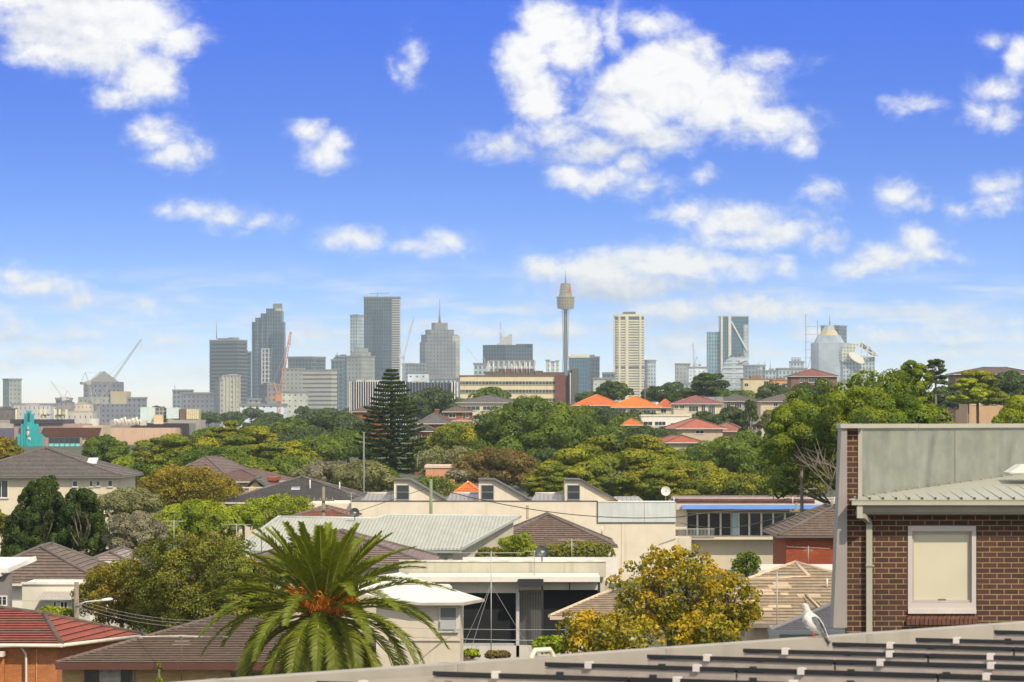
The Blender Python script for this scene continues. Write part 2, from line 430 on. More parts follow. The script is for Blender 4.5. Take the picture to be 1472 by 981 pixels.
# ---------------------------------------------------------------- ground
def smooth(a, b, x):
    t = max(0.0, min(1.0, (x-a)/(b-a))); return t*t*(3-2*t)
def ground_z(x, y):
    z = 44.0
    z += 2.5*smooth(150, 420, y)+2.0*smooth(400, 650, y)
    side = smooth(-110, 40, x-0.0*y)                     # the ridge is higher on the right
    z += (3.5+5.0*side)*smooth(620, 930, y)
    z += 6.5*smooth(60, 125, x)*smooth(450, 720, y)*(1-smooth(1000, 1400, y))
    z -= (6+6*side)*smooth(1050, 1700, y)
    z -= 12*smooth(1700, 3500, y)
    z += 34*smooth(6800, 9000, y)
    z += 1.0*math.sin(x*.013+y*.004)*smooth(60, 200, y)
    return z
def build_ground():
    ys = [-160, -80, 0, 30, 60, 90, 120, 150]+list(range(180, 1200, 30))+list(range(1200, 2000, 80))+list(range(2000, 9400, 250))
    ys = [y for y in ys if y <= 9100]
    NX = 90; xs = []
    for i in range(NX+1):
        s = i/NX*2-1; xs.append(3000*(abs(s)**1.9)*(1 if s > 0 else -1))
    mb = MB()
    for y in ys:
        for x in xs: mb.v.append((x, y, ground_z(x, y)))
    n = len(xs)
    for j in range(len(ys)-1):
        for i in range(n-1):
            a = j*n+i; mb.f.append((a, a+1, a+n+1, a+n)); mb.sm.append(True)
    m, t, b = new_mat('ground')
    p = t.new('ShaderNodeTexCoord').outputs['Object']
    n1 = t.noise(p, .02, 6, .6); n2 = t.noise(p, .5, 5, .6)
    c = t.mix(t.maprange(n1, .4, .6), (.045, .07, .022), (.11, .105, .08))
    c = t.mix(t.maprange(n2, .3, .7), sc((.05, .06, .03), 1), c)
    setb(t, b, color=c, rough=.95)
    tag(mb.build('ground', m), kind='structure')
build_ground()
# ---------------------------------------------------------------- vegetation
def lnoise(P, k, seed):
    """cheap smooth vector noise as a sum of sines, P (n,3)"""
    rs = np.random.RandomState(seed); o = np.zeros(len(P))
    for i in range(4):
        d = rs.normal(size=3); d /= np.linalg.norm(d)
        o += np.sin((P@d)*k*(1+.6*i)+rs.uniform(0, 6.28))/(1+.5*i)
    return o/2.2
def leaf_mesh(name, P, N, size, tone, tip, mat, parent, aspect=1.0, rs=None, fold=True):
    """every leaf spray a small bent quad at P facing N"""
    n = len(P); rs = rs or np.random.RandomState(1)
    N = N/np.maximum(np.linalg.norm(N, axis=1, keepdims=True), 1e-6)
    T = rs.normal(size=(n, 3)); T -= N*np.sum(T*N, 1, keepdims=True); T /= np.linalg.norm(T, axis=1, keepdims=True)
    B = np.cross(N, T); s = size.reshape(-1, 1)
    a = T*s*.5*aspect; b = B*s*.5
    V = np.empty((n, 4, 3), dtype=np.float32)
    V[:, 0] = P-a*1.15; V[:, 1] = P-b*.7+a*.15+N*s*.10; V[:, 2] = P+a*1.15; V[:, 3] = P+b*.75-a*.1-N*s*.12
    me = bpy.data.meshes.new(name)
    me.vertices.add(4*n); me.vertices.foreach_set('co', V.ravel())
    me.loops.add(4*n); me.loops.foreach_set('vertex_index', np.arange(4*n, dtype=np.int32))
    me.polygons.add(n); me.polygons.foreach_set('loop_start', np.arange(0, 4*n, 4, dtype=np.int32))
    me.polygons.foreach_set('loop_total', np.full(n, 4, dtype=np.int32))
    me.update(calc_edges=True)
    for nm, arr in (('tone', tone), ('tip', tip)):
        A = me.attributes.new(nm, 'FLOAT', 'POINT'); A.data.foreach_set('value', np.repeat(arr.astype(np.float32), 4))
    me.materials.append(mat)
    o = bpy.data.objects.new(name, me); COL.objects.link(o)
    if parent is not None: o.parent = parent
    return o
def puff_leaves(puffs, n, size, rs, up=.35, shell=.72, rough=.18, jitter=.55, core=.55):
    """leaves over a set of puffs (cx,cy,cz,rx,ry,rz,tone): points mostly on the outer shell, more on top"""
    Q = np.array(puffs, dtype=float)
    w = Q[:, 3]*Q[:, 4]+Q[:, 3]*Q[:, 5]; w = w/w.sum()
    idx = rs.choice(len(Q), n, p=w)
    D = rs.normal(size=(n, 3)); D /= np.linalg.norm(D, axis=1, keepdims=True)
    flip = (D[:, 2] < 0) & (rs.rand(n) < up); D[flip, 2] *= -1
    q = Q[idx]
    r = shell+(1.04-shell)*rs.rand(n)**.5
    base = q[:, :3]+D*q[:, 3:6]
    r = r*(1+rough*lnoise(base, 2.2/max(.2, float(Q[:, 3].mean())), 7))
    P = q[:, :3]+D*q[:, 3:6]*r[:, None]
    N = D/np.maximum(q[:, 3:6], .05); N /= np.linalg.norm(N, axis=1, keepdims=True)
    N = N+rs.normal(size=(n, 3))*jitter+np.array([0, 0, .12])
    tone = np.clip(q[:, 6]+rs.normal(size=n)*.16, 0, 1)
    tip = np.clip(.05+.75*D[:, 2]+.8*lnoise(base, 1.1/max(.3, float(Q[:, 3].mean())), 11), 0, 1)*rs.uniform(.4, 1, n)  # tip colour grows stronger on the upward side of each puff
    sz = size*rs.uniform(.55, 1.45, n)
    # an inner shell of coarser sprays closes each bough
    m = 44; D2 = rs.normal(size=(len(Q)*m, 3)); D2 /= np.linalg.norm(D2, axis=1, keepdims=True); q2 = np.repeat(Q, m, axis=0)
    P2 = q2[:, :3]+D2*q2[:, 3:6]*.80; N2 = D2/np.maximum(q2[:, 3:6], .05); N2 /= np.linalg.norm(N2, axis=1, keepdims=True); N2 = N2+rs.normal(size=N2.shape)*.15
    P = np.concatenate([P, P2]); N = np.concatenate([N, N2]); sz = np.concatenate([sz, q2[:, 3]*core*rs.uniform(.7, 1.1, len(q2))])
    tone = np.concatenate([tone, np.clip(q2[:, 6]*.9+rs.normal(size=len(q2))*.1, 0, 1)]); tip = np.concatenate([tip, np.zeros(len(q2))])
    # sprays buried deep inside a neighbouring bough are never seen
    bury = np.zeros(len(P), bool)
    for c in Q: bury |= (((P-c[:3])/c[3:6])**2).sum(1) < .50
    k_ = ~bury
    return P[k_], N[k_], sz[k_], tone[k_], tip[k_]
LEAF = {
 'figr':  dict(c1=(.040,.080,.005), c2=(.170,.250,.010), c3=(.42,.44,.015), f3=.65),
 'fig':   dict(c1=(.045,.085,.008), c2=(.170,.245,.018), c3=(.26,.32,.02), f3=.4),
 'fig2':  dict(c1=(.070,.100,.006), c2=(.235,.280,.016), c3=(.52,.43,.02), f3=.65),
 'bright':dict(c1=(.090,.140,.008), c2=(.300,.380,.018), c3=(.48,.47,.02), f3=.6),
 'gum':   dict(c1=(.065,.085,.010), c2=(.205,.225,.022), c3=(.42,.34,.04), f3=.5),
 'olive': dict(c1=(.120,.130,.045), c2=(.300,.300,.120), c3=(.42,.40,.20), f3=.4),
 'rust':  dict(c1=(.110,.105,.012), c2=(.310,.265,.020), c3=(.52,.32,.02), f3=.55),
 'gold':  dict(c1=(.085,.095,.005), c2=(.360,.325,.013), c3=(.78,.44,.02), f3=.65),
 'dark':  dict(c1=(.028,.055,.010), c2=(.095,.140,.018)),
 'teal':  dict(c1=(.040,.070,.022), c2=(.115,.160,.040)),
 'brown': dict(c1=(.095,.072,.018), c2=(.200,.155,.035), c3=(.28,.18,.04), f3=.6),
 'grey':  dict(c1=(.150,.135,.080), c2=(.350,.325,.210)),
 'vivid': dict(c1=(.140,.200,.008), c2=(.400,.470,.016)),
}
def leafmat(k):
    d = LEAF[k]; return M_leaf(d['c1'], d['c2'], d.get('c3'), d.get('f3', 0), name=k+'_leaf')
TREES = 0
def tree(label, px, top, w, h, Y, leaf='fig', form='dome', name='tree', cat='tree', seed=None, puff=None, dens=1.0, bark=(.16,.13,.10), group=None, leafpx=2.3, lean=0.0, gaps=.0, cut=None, limbs=9):
    """a tree whose crown spans w px about column px and h px down from row top at distance Y"""
    global TREES; TREES += 1
    rs = np.random.RandomState(seed if seed is not None else 100+TREES)
    k = Y/F
    if Y > 350 and Y < 1400: w *= 1.18; h *= 1.14; top -= h*.03
    cx, W, H = X(px, Y), w*k, h*k; ztop = Z(top, Y)
    gz = ground_z(cx, Y)
    root = thing(name, label, cat, (cx, Y, gz), 0, group)
    top_l = ztop-gz; czb = top_l-H
    if czb < .3: czb = .3
    H = top_l-czb
    size = max(.10, leafpx*k)
    rx = W/2; ry = rx*.9
    puffs = []
    pr = (puff or {'dome': .17, 'umbrella': .17, 'layer': .15, 'loose': .13, 'column': .2, 'bush': .2}[form])
    if form in ('dome', 'bush', 'loose'):
        npf = int({'dome': 58, 'bush': 46, 'loose': 95}[form]*(.17/pr)**1.4)
        for i in range(npf):
            z = rs.uniform(-.55, 1) if form != 'loose' else rs.uniform(-.9, 1)
            ph = rs.uniform(0, 6.283); rr = math.sqrt(max(0, 1-z*z))
            s = rs.uniform(.55, .96) if form == 'loose' else rs.uniform(.74, .95)
            b = 1+.16*math.sin(3*ph+seed_phase(TREES))+.1*math.sin(5*ph)
            p = rs.uniform(.6, 1.5)*pr*W*.5*1.25
            x = rr*math.cos(ph)*(rx-p*.6)*s*b; y = rr*math.sin(ph)*(ry-p*.6)*s*b
            zc = czb+H*.42+z*(H*.58-p*.7)*s if z > 0 else czb+H*.42+z*H*.42*s
            puffs.append((x, y, zc, p, p, p*.78, rs.uniform(.1, .75)))
    if form in ('dome', 'bush'):                 # inner boughs that close the crown
        for i in range(int(len(puffs)*.35)):
            ph = rs.uniform(0, 6.283); rad = rs.uniform(0, .62); p = rs.uniform(.9, 1.4)*pr*W*.62
            puffs.append((math.cos(ph)*rad*(rx-p), math.sin(ph)*rad*(ry-p), czb+H*rs.uniform(.3, .72), p, p, p*.8, rs.uniform(.0, .5)))
    if form == 'layer':
        npf = int(105*(.15/pr)**1.2)
        for i in range(npf):
            z = rs.uniform(-.75, 1); ph = rs.uniform(0, 6.283); rr = math.sqrt(max(0, 1-z*z)); s = rs.uniform(.62, .97)
            p = rs.uniform(.6, 1.5)*pr*W*.5*1.25
            x = rr*math.cos(ph)*(rx-p*.6)*s; y = rr*math.sin(ph)*(ry-p*.6)*s
            zc = czb+H*.38+z*(H*.62-p*.4)*s if z > 0 else czb+H*.38+z*H*.38*s
            puffs.append((x, y, zc, p*1.15, p*1.15, p*.42, rs.uniform(.1, .8)))
    elif form == 'umbrella':
        lay = 5
        for l in range(lay):
            f = l/(lay-1)
            zl = czb+H*(.25+.75*f)-pr*W*.25
            n = int(13-5*f); rl = (1.0-.58*f**1.6)
            for i in range(n):
                ph = rs.uniform(0, 6.283); rad = rl*rs.uniform(.25, .97)**.7
                p = rs.uniform(.75, 1.3)*pr*W*.5
                puffs.append((math.cos(ph)*rad*(rx-p), math.sin(ph)*rad*(ry-p), zl+rs.uniform(-.09, .05)*H-rad*.15*H, p*1.15, p*1.15, p*.5, rs.uniform(.15, .8)))
    elif form == 'column':
        for i in range(int(34*(.2/pr)**1.4)):
            f = rs.rand(); rl = (1-f)**.6*.8+.12
            ph = rs.uniform(0, 6.283); p = rs.uniform(.7, 1.3)*pr*W*.5
            puffs.append((math.cos(ph)*rl*(rx-p*.5)*.9, math.sin(ph)*rl*(ry-p*.5)*.9, czb+H*f*.95, p, p, p*1.3, rs.uniform(.1, .7)))
    area = (w*h)*.8
    n = int(min(80000, max(1200, area/(size/k)**2*24*dens)))
    up = .75 if form in ('umbrella', 'layer') else .5
    P, N, sz, tone, tip = puff_leaves(puffs, n, size, rs, up=up, rough=.34 if form in ('loose', 'column') else .12, jitter=.6 if form in ('loose', 'column') else .32, shell=.55 if form in ('loose', 'column') else .84, core=.52 if form not in ('loose', 'column') else (.0 if leaf == 'gold' else .22))
    P[:, 0] += lean*(P[:, 2]-czb)
    keep = P[:, 2] > .1
    tone = np.clip(tone+.22*lnoise(P, 1.6/max(W*.2, .3), TREES), 0, 1)
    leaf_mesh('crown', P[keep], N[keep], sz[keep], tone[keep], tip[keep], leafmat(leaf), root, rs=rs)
    tr = MB(); tw = max(.12, W*.022)
    j = Vector((lean*2, 0, czb+H*.12))
    tr.tube([(0, 0, -.3), (tw*.5, 0, j.z*.5), j], [tw*1.35, tw*1.05, tw*.85], 8)
    for q in sorted(puffs, key=lambda q: -q[3])[:limbs]:
        e = Vector(q[:3]); mid = j.lerp(e, .5)+Vector((rs.uniform(-.05, .05)*W, rs.uniform(-.05, .05)*W, -.04*H))
        tr.tube([j, mid, e], [tw*.6, tw*.38, tw*.12], 6)
        for _ in range(2):
            e2 = e+Vector((rs.uniform(-1, 1)*q[3]*1.6, rs.uniform(-1, 1)*q[3]*1.6, rs.uniform(-.2, .8)*q[3]))
            tr.tube([mid, mid.lerp(e2, .55)+Vector((0, 0, .03*H)), e2], [tw*.26, tw*.16, tw*.05], 5)
    tr.build('trunk', M_bark(bark), root)
    return root
def seed_phase(i): return (i*1.7) % 6.283

def norfolk_pine():
    Y = 560.0; k = Y/F; cx = X(563, Y); gz = ground_z(cx, Y)
    root = thing('norfolk_pine', 'tall dark Norfolk pine with level tiers of branches rising above the valley', 'tree', (cx, Y, gz))
    ztop = Z(526, Y)-gz; rs = np.random.RandomState(5)
    tr = MB(); tr.tube([(0, 0, -.4), (0, 0, ztop*.5), (0, 0, ztop-.3)], [.55, .3, .04], 8); tr.build('trunk', M_bark((.10, .08, .06)), root)
    P, N, Sz, T = [], [], [], []
    br = MB(); z = 3.0; i = 0
    while z < ztop-.35:
        f = (ztop-z)/ztop                       # 0 at the tip
        Rm = min(6.2, .35+8.0*f**.82)*(1+.10*math.sin(z*2.1)+rs.uniform(-.06, .06))
        nb = 9 if f > .3 else 7
        for b in range(nb):
            ph = b*2*math.pi/nb+i*1.1+rs.uniform(-.15, .15); r = Rm*rs.uniform(.82, 1.08)
            dx, dy = math.cos(ph), math.sin(ph); droop = -.10*r*(f**.5)
            tipup = .10*r
            pts = [Vector((dx*r*s, dy*r*s, z+droop*math.sin(s*math.pi*.8)+tipup*s*s)) for s in (0, .35, .7, 1)]
            br.tube(pts, [.06, .045, .03, .01], 4, cap=False)
            m = int(60+110*r)
            s = rs.rand(m)**.65; zz = z+droop*np.sin(s*math.pi*.8)+tipup*s*s
            half = .62*np.minimum(1, (1.04-s)*2.0)*(.5+.17*r)
            off = rs.uniform(-1, 1, m)*half
            x = dx*r*s-dy*off; y = dy*r*s+dx*off
            P.append(np.stack([x, y, zz+rs.uniform(-.10, .24, m)+.16*np.abs(off)], 1))
            N.append(np.stack([rs.normal(size=m)*.45, rs.normal(size=m)*.45, np.ones(m)], 1))
            Sz.append(rs.uniform(.18, .40, m)); T.append(np.clip(.35+rs.normal(size=m)*.2+.25*s, 0, 1))
        z += .60+.22*f+rs.uniform(-.05, .05); i += 1
    P = np.concatenate(P); N = np.concatenate(N); Sz = np.concatenate(Sz); T = np.concatenate(T)
    leaf_mesh('crown', P, N, Sz, T, T*0, M_leaf((.035, .070, .018), (.135, .195, .042), trans=.3, name='pine_leaf'), root, rs=rs)
    br.build('branches', M_bark((.08, .065, .05)), root)

def canary_palm():
    """canary date palm: a fountain of fronds round a shaggy head, orange fruit stalks among them"""
    Y = 118.0; k = Y/F; cx = X(463, Y); gz = ground_z(cx, Y)
    root = thing('palm_tree', 'big date palm with arching fronds and orange fruit stalks, nearest tree on the left', 'palm tree', (cx, Y, gz))
    hz = Z(896, Y)-gz; rs = random.Random(8)
    tr = MB(); pr = []
    for i in range(40):
        f = i/39; pr.append((.42+.03*(i % 2)+(.24*max(0, f-.8)/.2), f*(hz)))
    pr += [(.55, hz+.25), (.28, hz+.6)]
    tr.lathe(0, 0, pr, 20); tr.build('trunk', M_bark((.13, .095, .06), name='palm_bark'), root)
    lm = M_leaf((.058, .090, .005), (.205, .245, .011), (.38, .34, .03), .5, trans=.28, name='palm_leaf')
    rm = M_plain((.30, .30, .07), .6, name='frond_rib')
    for i in range(100):
        f = i/99.0                                 # 0: lowest, oldest; 1: the spear in the middle
        az = i*2.39996+rs.uniform(-.15, .15)
        el = R(-44+126*f**.95+rs.uniform(-6, 6))
        Ln = (3.75+.45*math.sin(f*3.0)+rs.uniform(-.2, .25))*(1.0-.36*max(0, (f-.45)/.55))
        bend = (1.55 if f < .35 else 1.45-1.15*((f-.35)/.65)**.8)*rs.uniform(.85, 1.15)
        p = Vector((math.cos(az)*.35, math.sin(az)*.35, hz+.05+.75*f)); n = 22; pts = [p.copy()]; dirs = []
        for s in range(n):
            t_ = s/(n-1); e = el-bend*t_**1.35
            if e < R(-88): e = R(-88)
            d = Vector((math.cos(az)*math.cos(e), math.sin(az)*math.cos(e), math.sin(e))); dirs.append(d)
            p = p+d*(Ln/n); pts.append(p.copy())
        dirs.append(dirs[-1])
        fr = MB(); fr.tube([pts[q] for q in (0, 3, 7, 12, 17, n)], [.045, .035, .026, .018, .012, .004], 5)
        rib = fr.build('frond', rm, root)
        lf = MB(); m = 62; side0 = Vector((-math.sin(az), math.cos(az), 0)); tones = []
        for q in range(m):
            t_ = .13+.87*q/(m-1); a = t_*n; ia = min(int(a), n-1); fa = a-ia
            base = pts[ia].lerp(pts[ia+1], fa); d = dirs[ia].lerp(dirs[ia+1], fa).normalized()
            upv = side0.cross(d).normalized()
            if upv.z < 0 and abs(el) < 1.3: upv = -upv
            ll = .50*(math.sin(min(1, t_*1.5+.06)*math.pi*.5)**.7)*(1-.62*max(0, t_-.55)/.45)*rs.uniform(.85, 1.1)
            for sgn in (-1, 1):
                ld = (side0*sgn*.72+d*.62+upv*rs.uniform(.12, .42)).normalized()
                wv = d*.026; sag = Vector((0, 0, -.10*ll*(1.2 if f < .5 else .6)))
                mid = base+ld*ll*.5; tip = base+ld*ll+sag
                b = len(lf.v); lf.v += [tuple(base-wv), tuple(base+wv), tuple(mid+wv*1.2), tuple(tip), tuple(mid-wv*1.2)]
                lf.f.append((b, b+1, b+2, b+3, b+4)); lf.sm.append(False); tones += [min(1, max(0, .2+.55*f+rs.uniform(-.2, .25)))]*5
        o = lf.build('leaflets', lm, rib)
        A = o.data.attributes.new('tone', 'FLOAT', 'POINT'); A.data.foreach_set('value', tones)
        A = o.data.attributes.new('tip', 'FLOAT', 'POINT'); A.data.foreach_set('value', [max(0, (.35-f))*1.2+rs.random()*.2 for _ in tones])
    fm = M_plain((.85, .26, .012), .6, var=.3, scale=8, name='fruit_stalk')
    for i in range(11):
        az = (-.4, .1, .5, -.9, 2.6, 3.1, 3.6, -1.4, -1.9, 1.2, 4.2)[i]
        st = MB(); b0 = Vector((math.cos(az)*.3, math.sin(az)*.3, hz+.35)); e0 = b0+Vector((math.cos(az)*.55, math.sin(az)*.55, rs.uniform(.5, .75)))
        st.tube([b0, e0], .03, 5)
        for q in range(70):
            a2 = az+rs.uniform(-.9, .9); t_ = rs.uniform(.3, 1); s0 = b0.lerp(e0, t_)
            e1 = s0+Vector((math.cos(a2)*rs.uniform(.2, .5), math.sin(a2)*rs.uniform(.2, .5), rs.uniform(-.35, .35)))
            st.tube([s0, s0.lerp(e1, .6)+Vector((0, 0, .06)), e1], [.010, .008, .012], 3, cap=False)
        st.build('fruit_stalk', fm, root)
    dm = M_plain((.16, .11, .06), .9, var=.4, scale=6, name='dead_fibre')
    db = MB()
    for q in range(240):
        a2 = rs.uniform(0, 6.283); z0 = hz+rs.uniform(-.7, .5); r0 = .5
        s0 = Vector((math.cos(a2)*r0, math.sin(a2)*r0, z0)); e1 = s0+Vector((math.cos(a2)*rs.uniform(.2, .6), math.sin(a2)*rs.uniform(.2, .6), rs.uniform(-.7, .15)))
        db.tube([s0, e1], [.03, .01], 3, cap=False)
    db.build('dead_fibre', dm, root)
# ---------------------------------------------------------------- city far away
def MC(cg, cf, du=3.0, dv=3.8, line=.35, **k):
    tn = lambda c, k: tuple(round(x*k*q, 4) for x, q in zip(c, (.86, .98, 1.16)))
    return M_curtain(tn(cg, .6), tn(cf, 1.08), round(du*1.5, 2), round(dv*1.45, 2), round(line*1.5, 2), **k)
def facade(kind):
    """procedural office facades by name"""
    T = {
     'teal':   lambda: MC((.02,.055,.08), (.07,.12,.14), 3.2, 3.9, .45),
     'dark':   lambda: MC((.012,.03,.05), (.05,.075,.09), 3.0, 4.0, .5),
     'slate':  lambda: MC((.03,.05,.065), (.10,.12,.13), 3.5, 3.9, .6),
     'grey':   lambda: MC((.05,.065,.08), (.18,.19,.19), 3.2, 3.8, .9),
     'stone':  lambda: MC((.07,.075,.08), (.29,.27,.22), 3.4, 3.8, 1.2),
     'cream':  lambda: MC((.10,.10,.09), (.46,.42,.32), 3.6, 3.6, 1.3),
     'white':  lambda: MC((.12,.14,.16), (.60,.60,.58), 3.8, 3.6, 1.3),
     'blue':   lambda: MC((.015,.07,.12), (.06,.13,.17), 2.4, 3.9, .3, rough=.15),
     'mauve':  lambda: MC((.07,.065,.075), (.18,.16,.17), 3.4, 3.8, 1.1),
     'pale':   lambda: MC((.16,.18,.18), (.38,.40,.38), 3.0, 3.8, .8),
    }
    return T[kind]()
def tower(label, x0, x1, top, Y, style='grey', split=None, base=640, bands=0, band_c=(.35,.33,.28), glass_c=(.04,.06,.07), plant=None, steps=(), mast=None, piers=0, pier_c=(.5,.47,.38), band_t=.45, name='office_tower', cat='tower', depth=None, roofc=(.2,.2,.2), proud=.5, group=None):
    """one building of the skyline. split: column of the corner that points at us (two faces seen)"""
    k = Y/F; zt = Z(top, Y); zb = ground_z(X(x0, Y), Y)-2
    if split is None or split <= x0 or split >= x1:
        W = (x1-x0)*k; D = depth or W*.8; th = 0.0; ox, oy = X(x0, Y), Y
    else:
        th = R(24); a = (split-x0)*k; b = (x1-split)*k
        # corner at split; wall going left and away, wall going right and away
        if a >= b: W, D = a/math.cos(th), b/math.sin(th)
        else: D, W = a/math.sin(th), b/math.cos(th)
        ox, oy = X(split, Y), Y
    root = thing(name, label, cat, (ox, oy, zb), 0, group)
    if th == 0.0: sx = 1
    elif (split-x0) >= (x1-split): sx = -1; root.rotation_euler = (0, 0, -th)        # long wall to the left of the corner
    else: sx = -2; root.rotation_euler = (0, 0, th-math.pi/2)                         # long wall to the right
    def rect(i):                                   # footprint, inset by i metres (negative: proud)
        if sx == 1: return (i, W-i, i, D-i)
        if sx == -1: return (-W+i, -i, i, D-i)
        return (-D+i, -i, i, W-i)
    H = zt-zb
    x0_, x1_, y0_, y1_ = rect(0)
    if bands: wall = M_glass(glass_c, .25)
    else: wall = facade(style)
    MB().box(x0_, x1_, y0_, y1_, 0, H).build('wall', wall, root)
    def floor_of(n):
        for i in range(n):
            z = H-(i+.5)*(min(H, (base-top)*k)/n)
            h = (min(H, (base-top)*k)/n)*band_t
            a, b, c, d = rect(-proud)
            MB().box(a, b, c, d, z-h/2, z+h/2).build('floor_band', M_plain(band_c, .8, scale=.05, name='spandrel'), root)
    if bands: floor_of(bands)
    if piers:
        a, b, c, d = rect(-proud-.3)
        for i in range(piers+1):
            x = a+(b-a)*i/piers
            w = (b-a)/piers*.16
            MB().box(x-w, x+w, c-.3, c+1.0, 0, H+.5).build('pier', M_plain(pier_c, .8, scale=.05, name='pier'), root)
    # parapet and plant
    a, b, c, d = rect(.8)
    cop = MB(); a2, b2, c2, d2 = rect(-.7)
    cop.box(a2, b2, c2, c2+1.2, H-.5, H+1.5); cop.box(a2, b2, d2-1.2, d2, H-.5, H+1.5); cop.box(a2, a2+1.2, c2+1.2, d2-1.2, H-.5, H+1.5); cop.box(b2-1.2, b2, c2+1.2, d2-1.2, H-.5, H+1.5)
    cop.build('parapet', M_plain(roofc, .8, scale=.05, name='parapet'), root)
    for (f0, f1, h) in (plant or ()):               # fractions of the width, height in px rows
        MB().box(a+(b-a)*f0, a+(b-a)*f1, c+(d-c)*.2, c+(d-c)*.8, H, H+h*k).build('plant_room', M_plain(sc(roofc, 1.1), .8, scale=.05, name='plant_room'), root)
    z = H
    for (f0, f1, h) in steps:                       # set-back upper storeys with the same facade
        MB().box(a+(b-a)*f0, a+(b-a)*f1, c+(d-c)*.12, c+(d-c)*.88, z, z+h*k).build('upper_storeys', facade(style) if not bands else M_plain(band_c, .8, scale=.05), root)
        z += h*k
    if mast:
        f, h, r = mast; xm = a+(b-a)*f; ym = c+(d-c)*.5
        zt2 = max(z, H+max([p[2] for p in (plant or ())]+[0])*k) if (steps or plant) else H
        MB().tube([(xm, ym, zt2-2), (xm, ym, zt2+h*k*.5), (xm, ym, zt2+h*k)], [r, r*.7, r*.35], 6).build('mast', M_plain((.3,.3,.32), .5, name='mast'), root)
    return root

# ---- left edge
tower('pale slab tower with two light strips, far left of the skyline', 0, 30, 546, 4600, 'stone', split=13, plant=[(.1,.5,1.5)])
tower('long low white and lilac apartment block behind the teal cinema sign', 18, 92, 583, 2600, 'white', depth=30)
tower('low mauve office block with a dark roof beside the stepped pyramid tower', 183, 209, 573, 3900, 'mauve', plant=[(.1,.4,1)])
tower('small grey plain block peeking over the roofs left of the dark towers', 80, 102, 574, 3800, 'slate', plant=[(.2,.8,3)])
tower('dark low block under the far left end of the skyline', -10, 20, 588, 2300, 'dark', depth=30)
# pyramid-topped stepped building
def pyramid_building():
    Y = 4000.0; k = Y/F; zb = ground_z(X(147, Y), Y)-2
    r = thing('office_tower', 'stepped brown office tower with a pointed pyramid roof behind a white crane', 'tower', (X(147, Y), Y, zb))
    f = facade('stone'); f2 = facade('mauve')
    def bx(nm, a, b, t, bt, m, y0=0, y1=50): MB().box((a-147)*k, (b-147)*k, y0, y1, max(0, Z(bt, Y)-zb), Z(t, Y)-zb).build(nm, m, r)
    bx('podium', 102, 184, 581, 640, f2, -12, 70); bx('wall', 113, 179, 571, 581, f, -6, 60); bx('upper_storeys', 120, 171, 549, 571, f2)
    bx('side_wing', 160, 183, 563, 581, M_plain((.42,.36,.22), .8, scale=.05), -9, 40)
    h0 = Z(549, Y)-zb; h1 = Z(533, Y)-zb
    a, b, c = (127-147)*k, (165-147)*k, (146-147)*k
    m = MB(); ap = (c, 25, h1)
    P = [(a, 5, h0), (b, 5, h0), (b, 45, h0), (a, 45, h0)]
    for i in range(4): m.face([P[i], P[(i+1) % 4], ap])
    m.face(P[::-1]); m.build('pyramid_roof', M_plain((.17,.17,.16), .6, scale=.05), r)
    MB().box(a-4, b+4, 1, 49, h0-1, h0).build('cornice', M_plain((.3,.28,.24), .8), r)
pyramid_building()

# ---- towers, left group
tower('low grey block with antennas left of the dark banded tower', 248, 276, 562, 4300, 'grey', plant=[(.1,.5,1.5)], mast=(.05, 8, .5))
tower('long mauve low block at the foot of the dark banded tower', 262, 304, 566, 4100, 'mauve', depth=40)
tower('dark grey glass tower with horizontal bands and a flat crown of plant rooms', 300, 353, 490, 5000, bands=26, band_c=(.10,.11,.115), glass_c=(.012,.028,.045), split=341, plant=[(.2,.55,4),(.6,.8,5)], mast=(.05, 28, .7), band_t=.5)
tower('narrow grey green glass slab joined to the right of the dark banded tower', 350, 361, 507, 5080, 'teal', plant=[(.1,.6,3)])
tower('concrete step-topped block in front of the dark banded tower', 307, 330, 546, 3900, 'stone', steps=[(.4,1,5)], split=316)
tower('pale ribbed concrete block with a stepped top, second in front of the dark banded tower', 322, 344, 541, 3700, 'cream', piers=5, pier_c=(.42,.38,.30), steps=[(.2,.9,3)])
def stepped_tower():
    Y = 5600.0; k = Y/F; cx = X(385, Y); zb = ground_z(cx, Y)-2
    r = thing('office_tower', 'tallest blue green glass tower of the left group, stepping up to a cream block', 'tower', (cx, Y, zb))
    g = MC((.03,.06,.075), (.09,.12,.13), 2.6, 3.9, .4); g2 = MC((.010,.028,.05), (.045,.07,.09), 2.6, 3.9, .35)
    def bx(nm, a, b, t, m, y0, y1): MB().box((a-385)*k, (b-385)*k, y0, y1, 0, Z(t, Y)-zb).build(nm, m, r)
    bx('wall', 362, 370, 463, g2, 0, 45); bx('wall', 367, 378, 457, g, -3, 44); bx('wall', 375, 386, 451, g, -6, 48); bx('wall', 383, 396, 444, g, -9, 46)
    bx('wall', 391, 405, 447, g, -5, 50); bx('dark_wing', 391, 409, 479, g2, -16, 30); bx('wall', 400, 408, 463, g, -1, 44)
    bx('crown', 392, 404, 436.5, M_plain((.14,.17,.15), .6, scale=.05), 4, 30)
    MB().box((390-385)*k, (404.5-385)*k, 1, 33, Z(457, Y)-zb, Z(444, Y)-zb).build('cream_block', M_plain((.50,.44,.26), .8, scale=.05), r)
    fr = MB()                                     # white open bracing on the lower front
    for px in (377, 381.5, 387, 391): fr.tube([((px-385)*k, -11, 40), ((px-385)*k, -11, Z(502, Y)-zb)], .9, 4)
    for py in range(502, 556, 6): fr.tube([((377-385)*k, -11, Z(py, Y)-zb), ((391-385)*k, -11, Z(py, Y)-zb)], .7, 4)
    fr.build('brace_frame', M_plain((.6,.6,.58), .6), r)
stepped_tower()
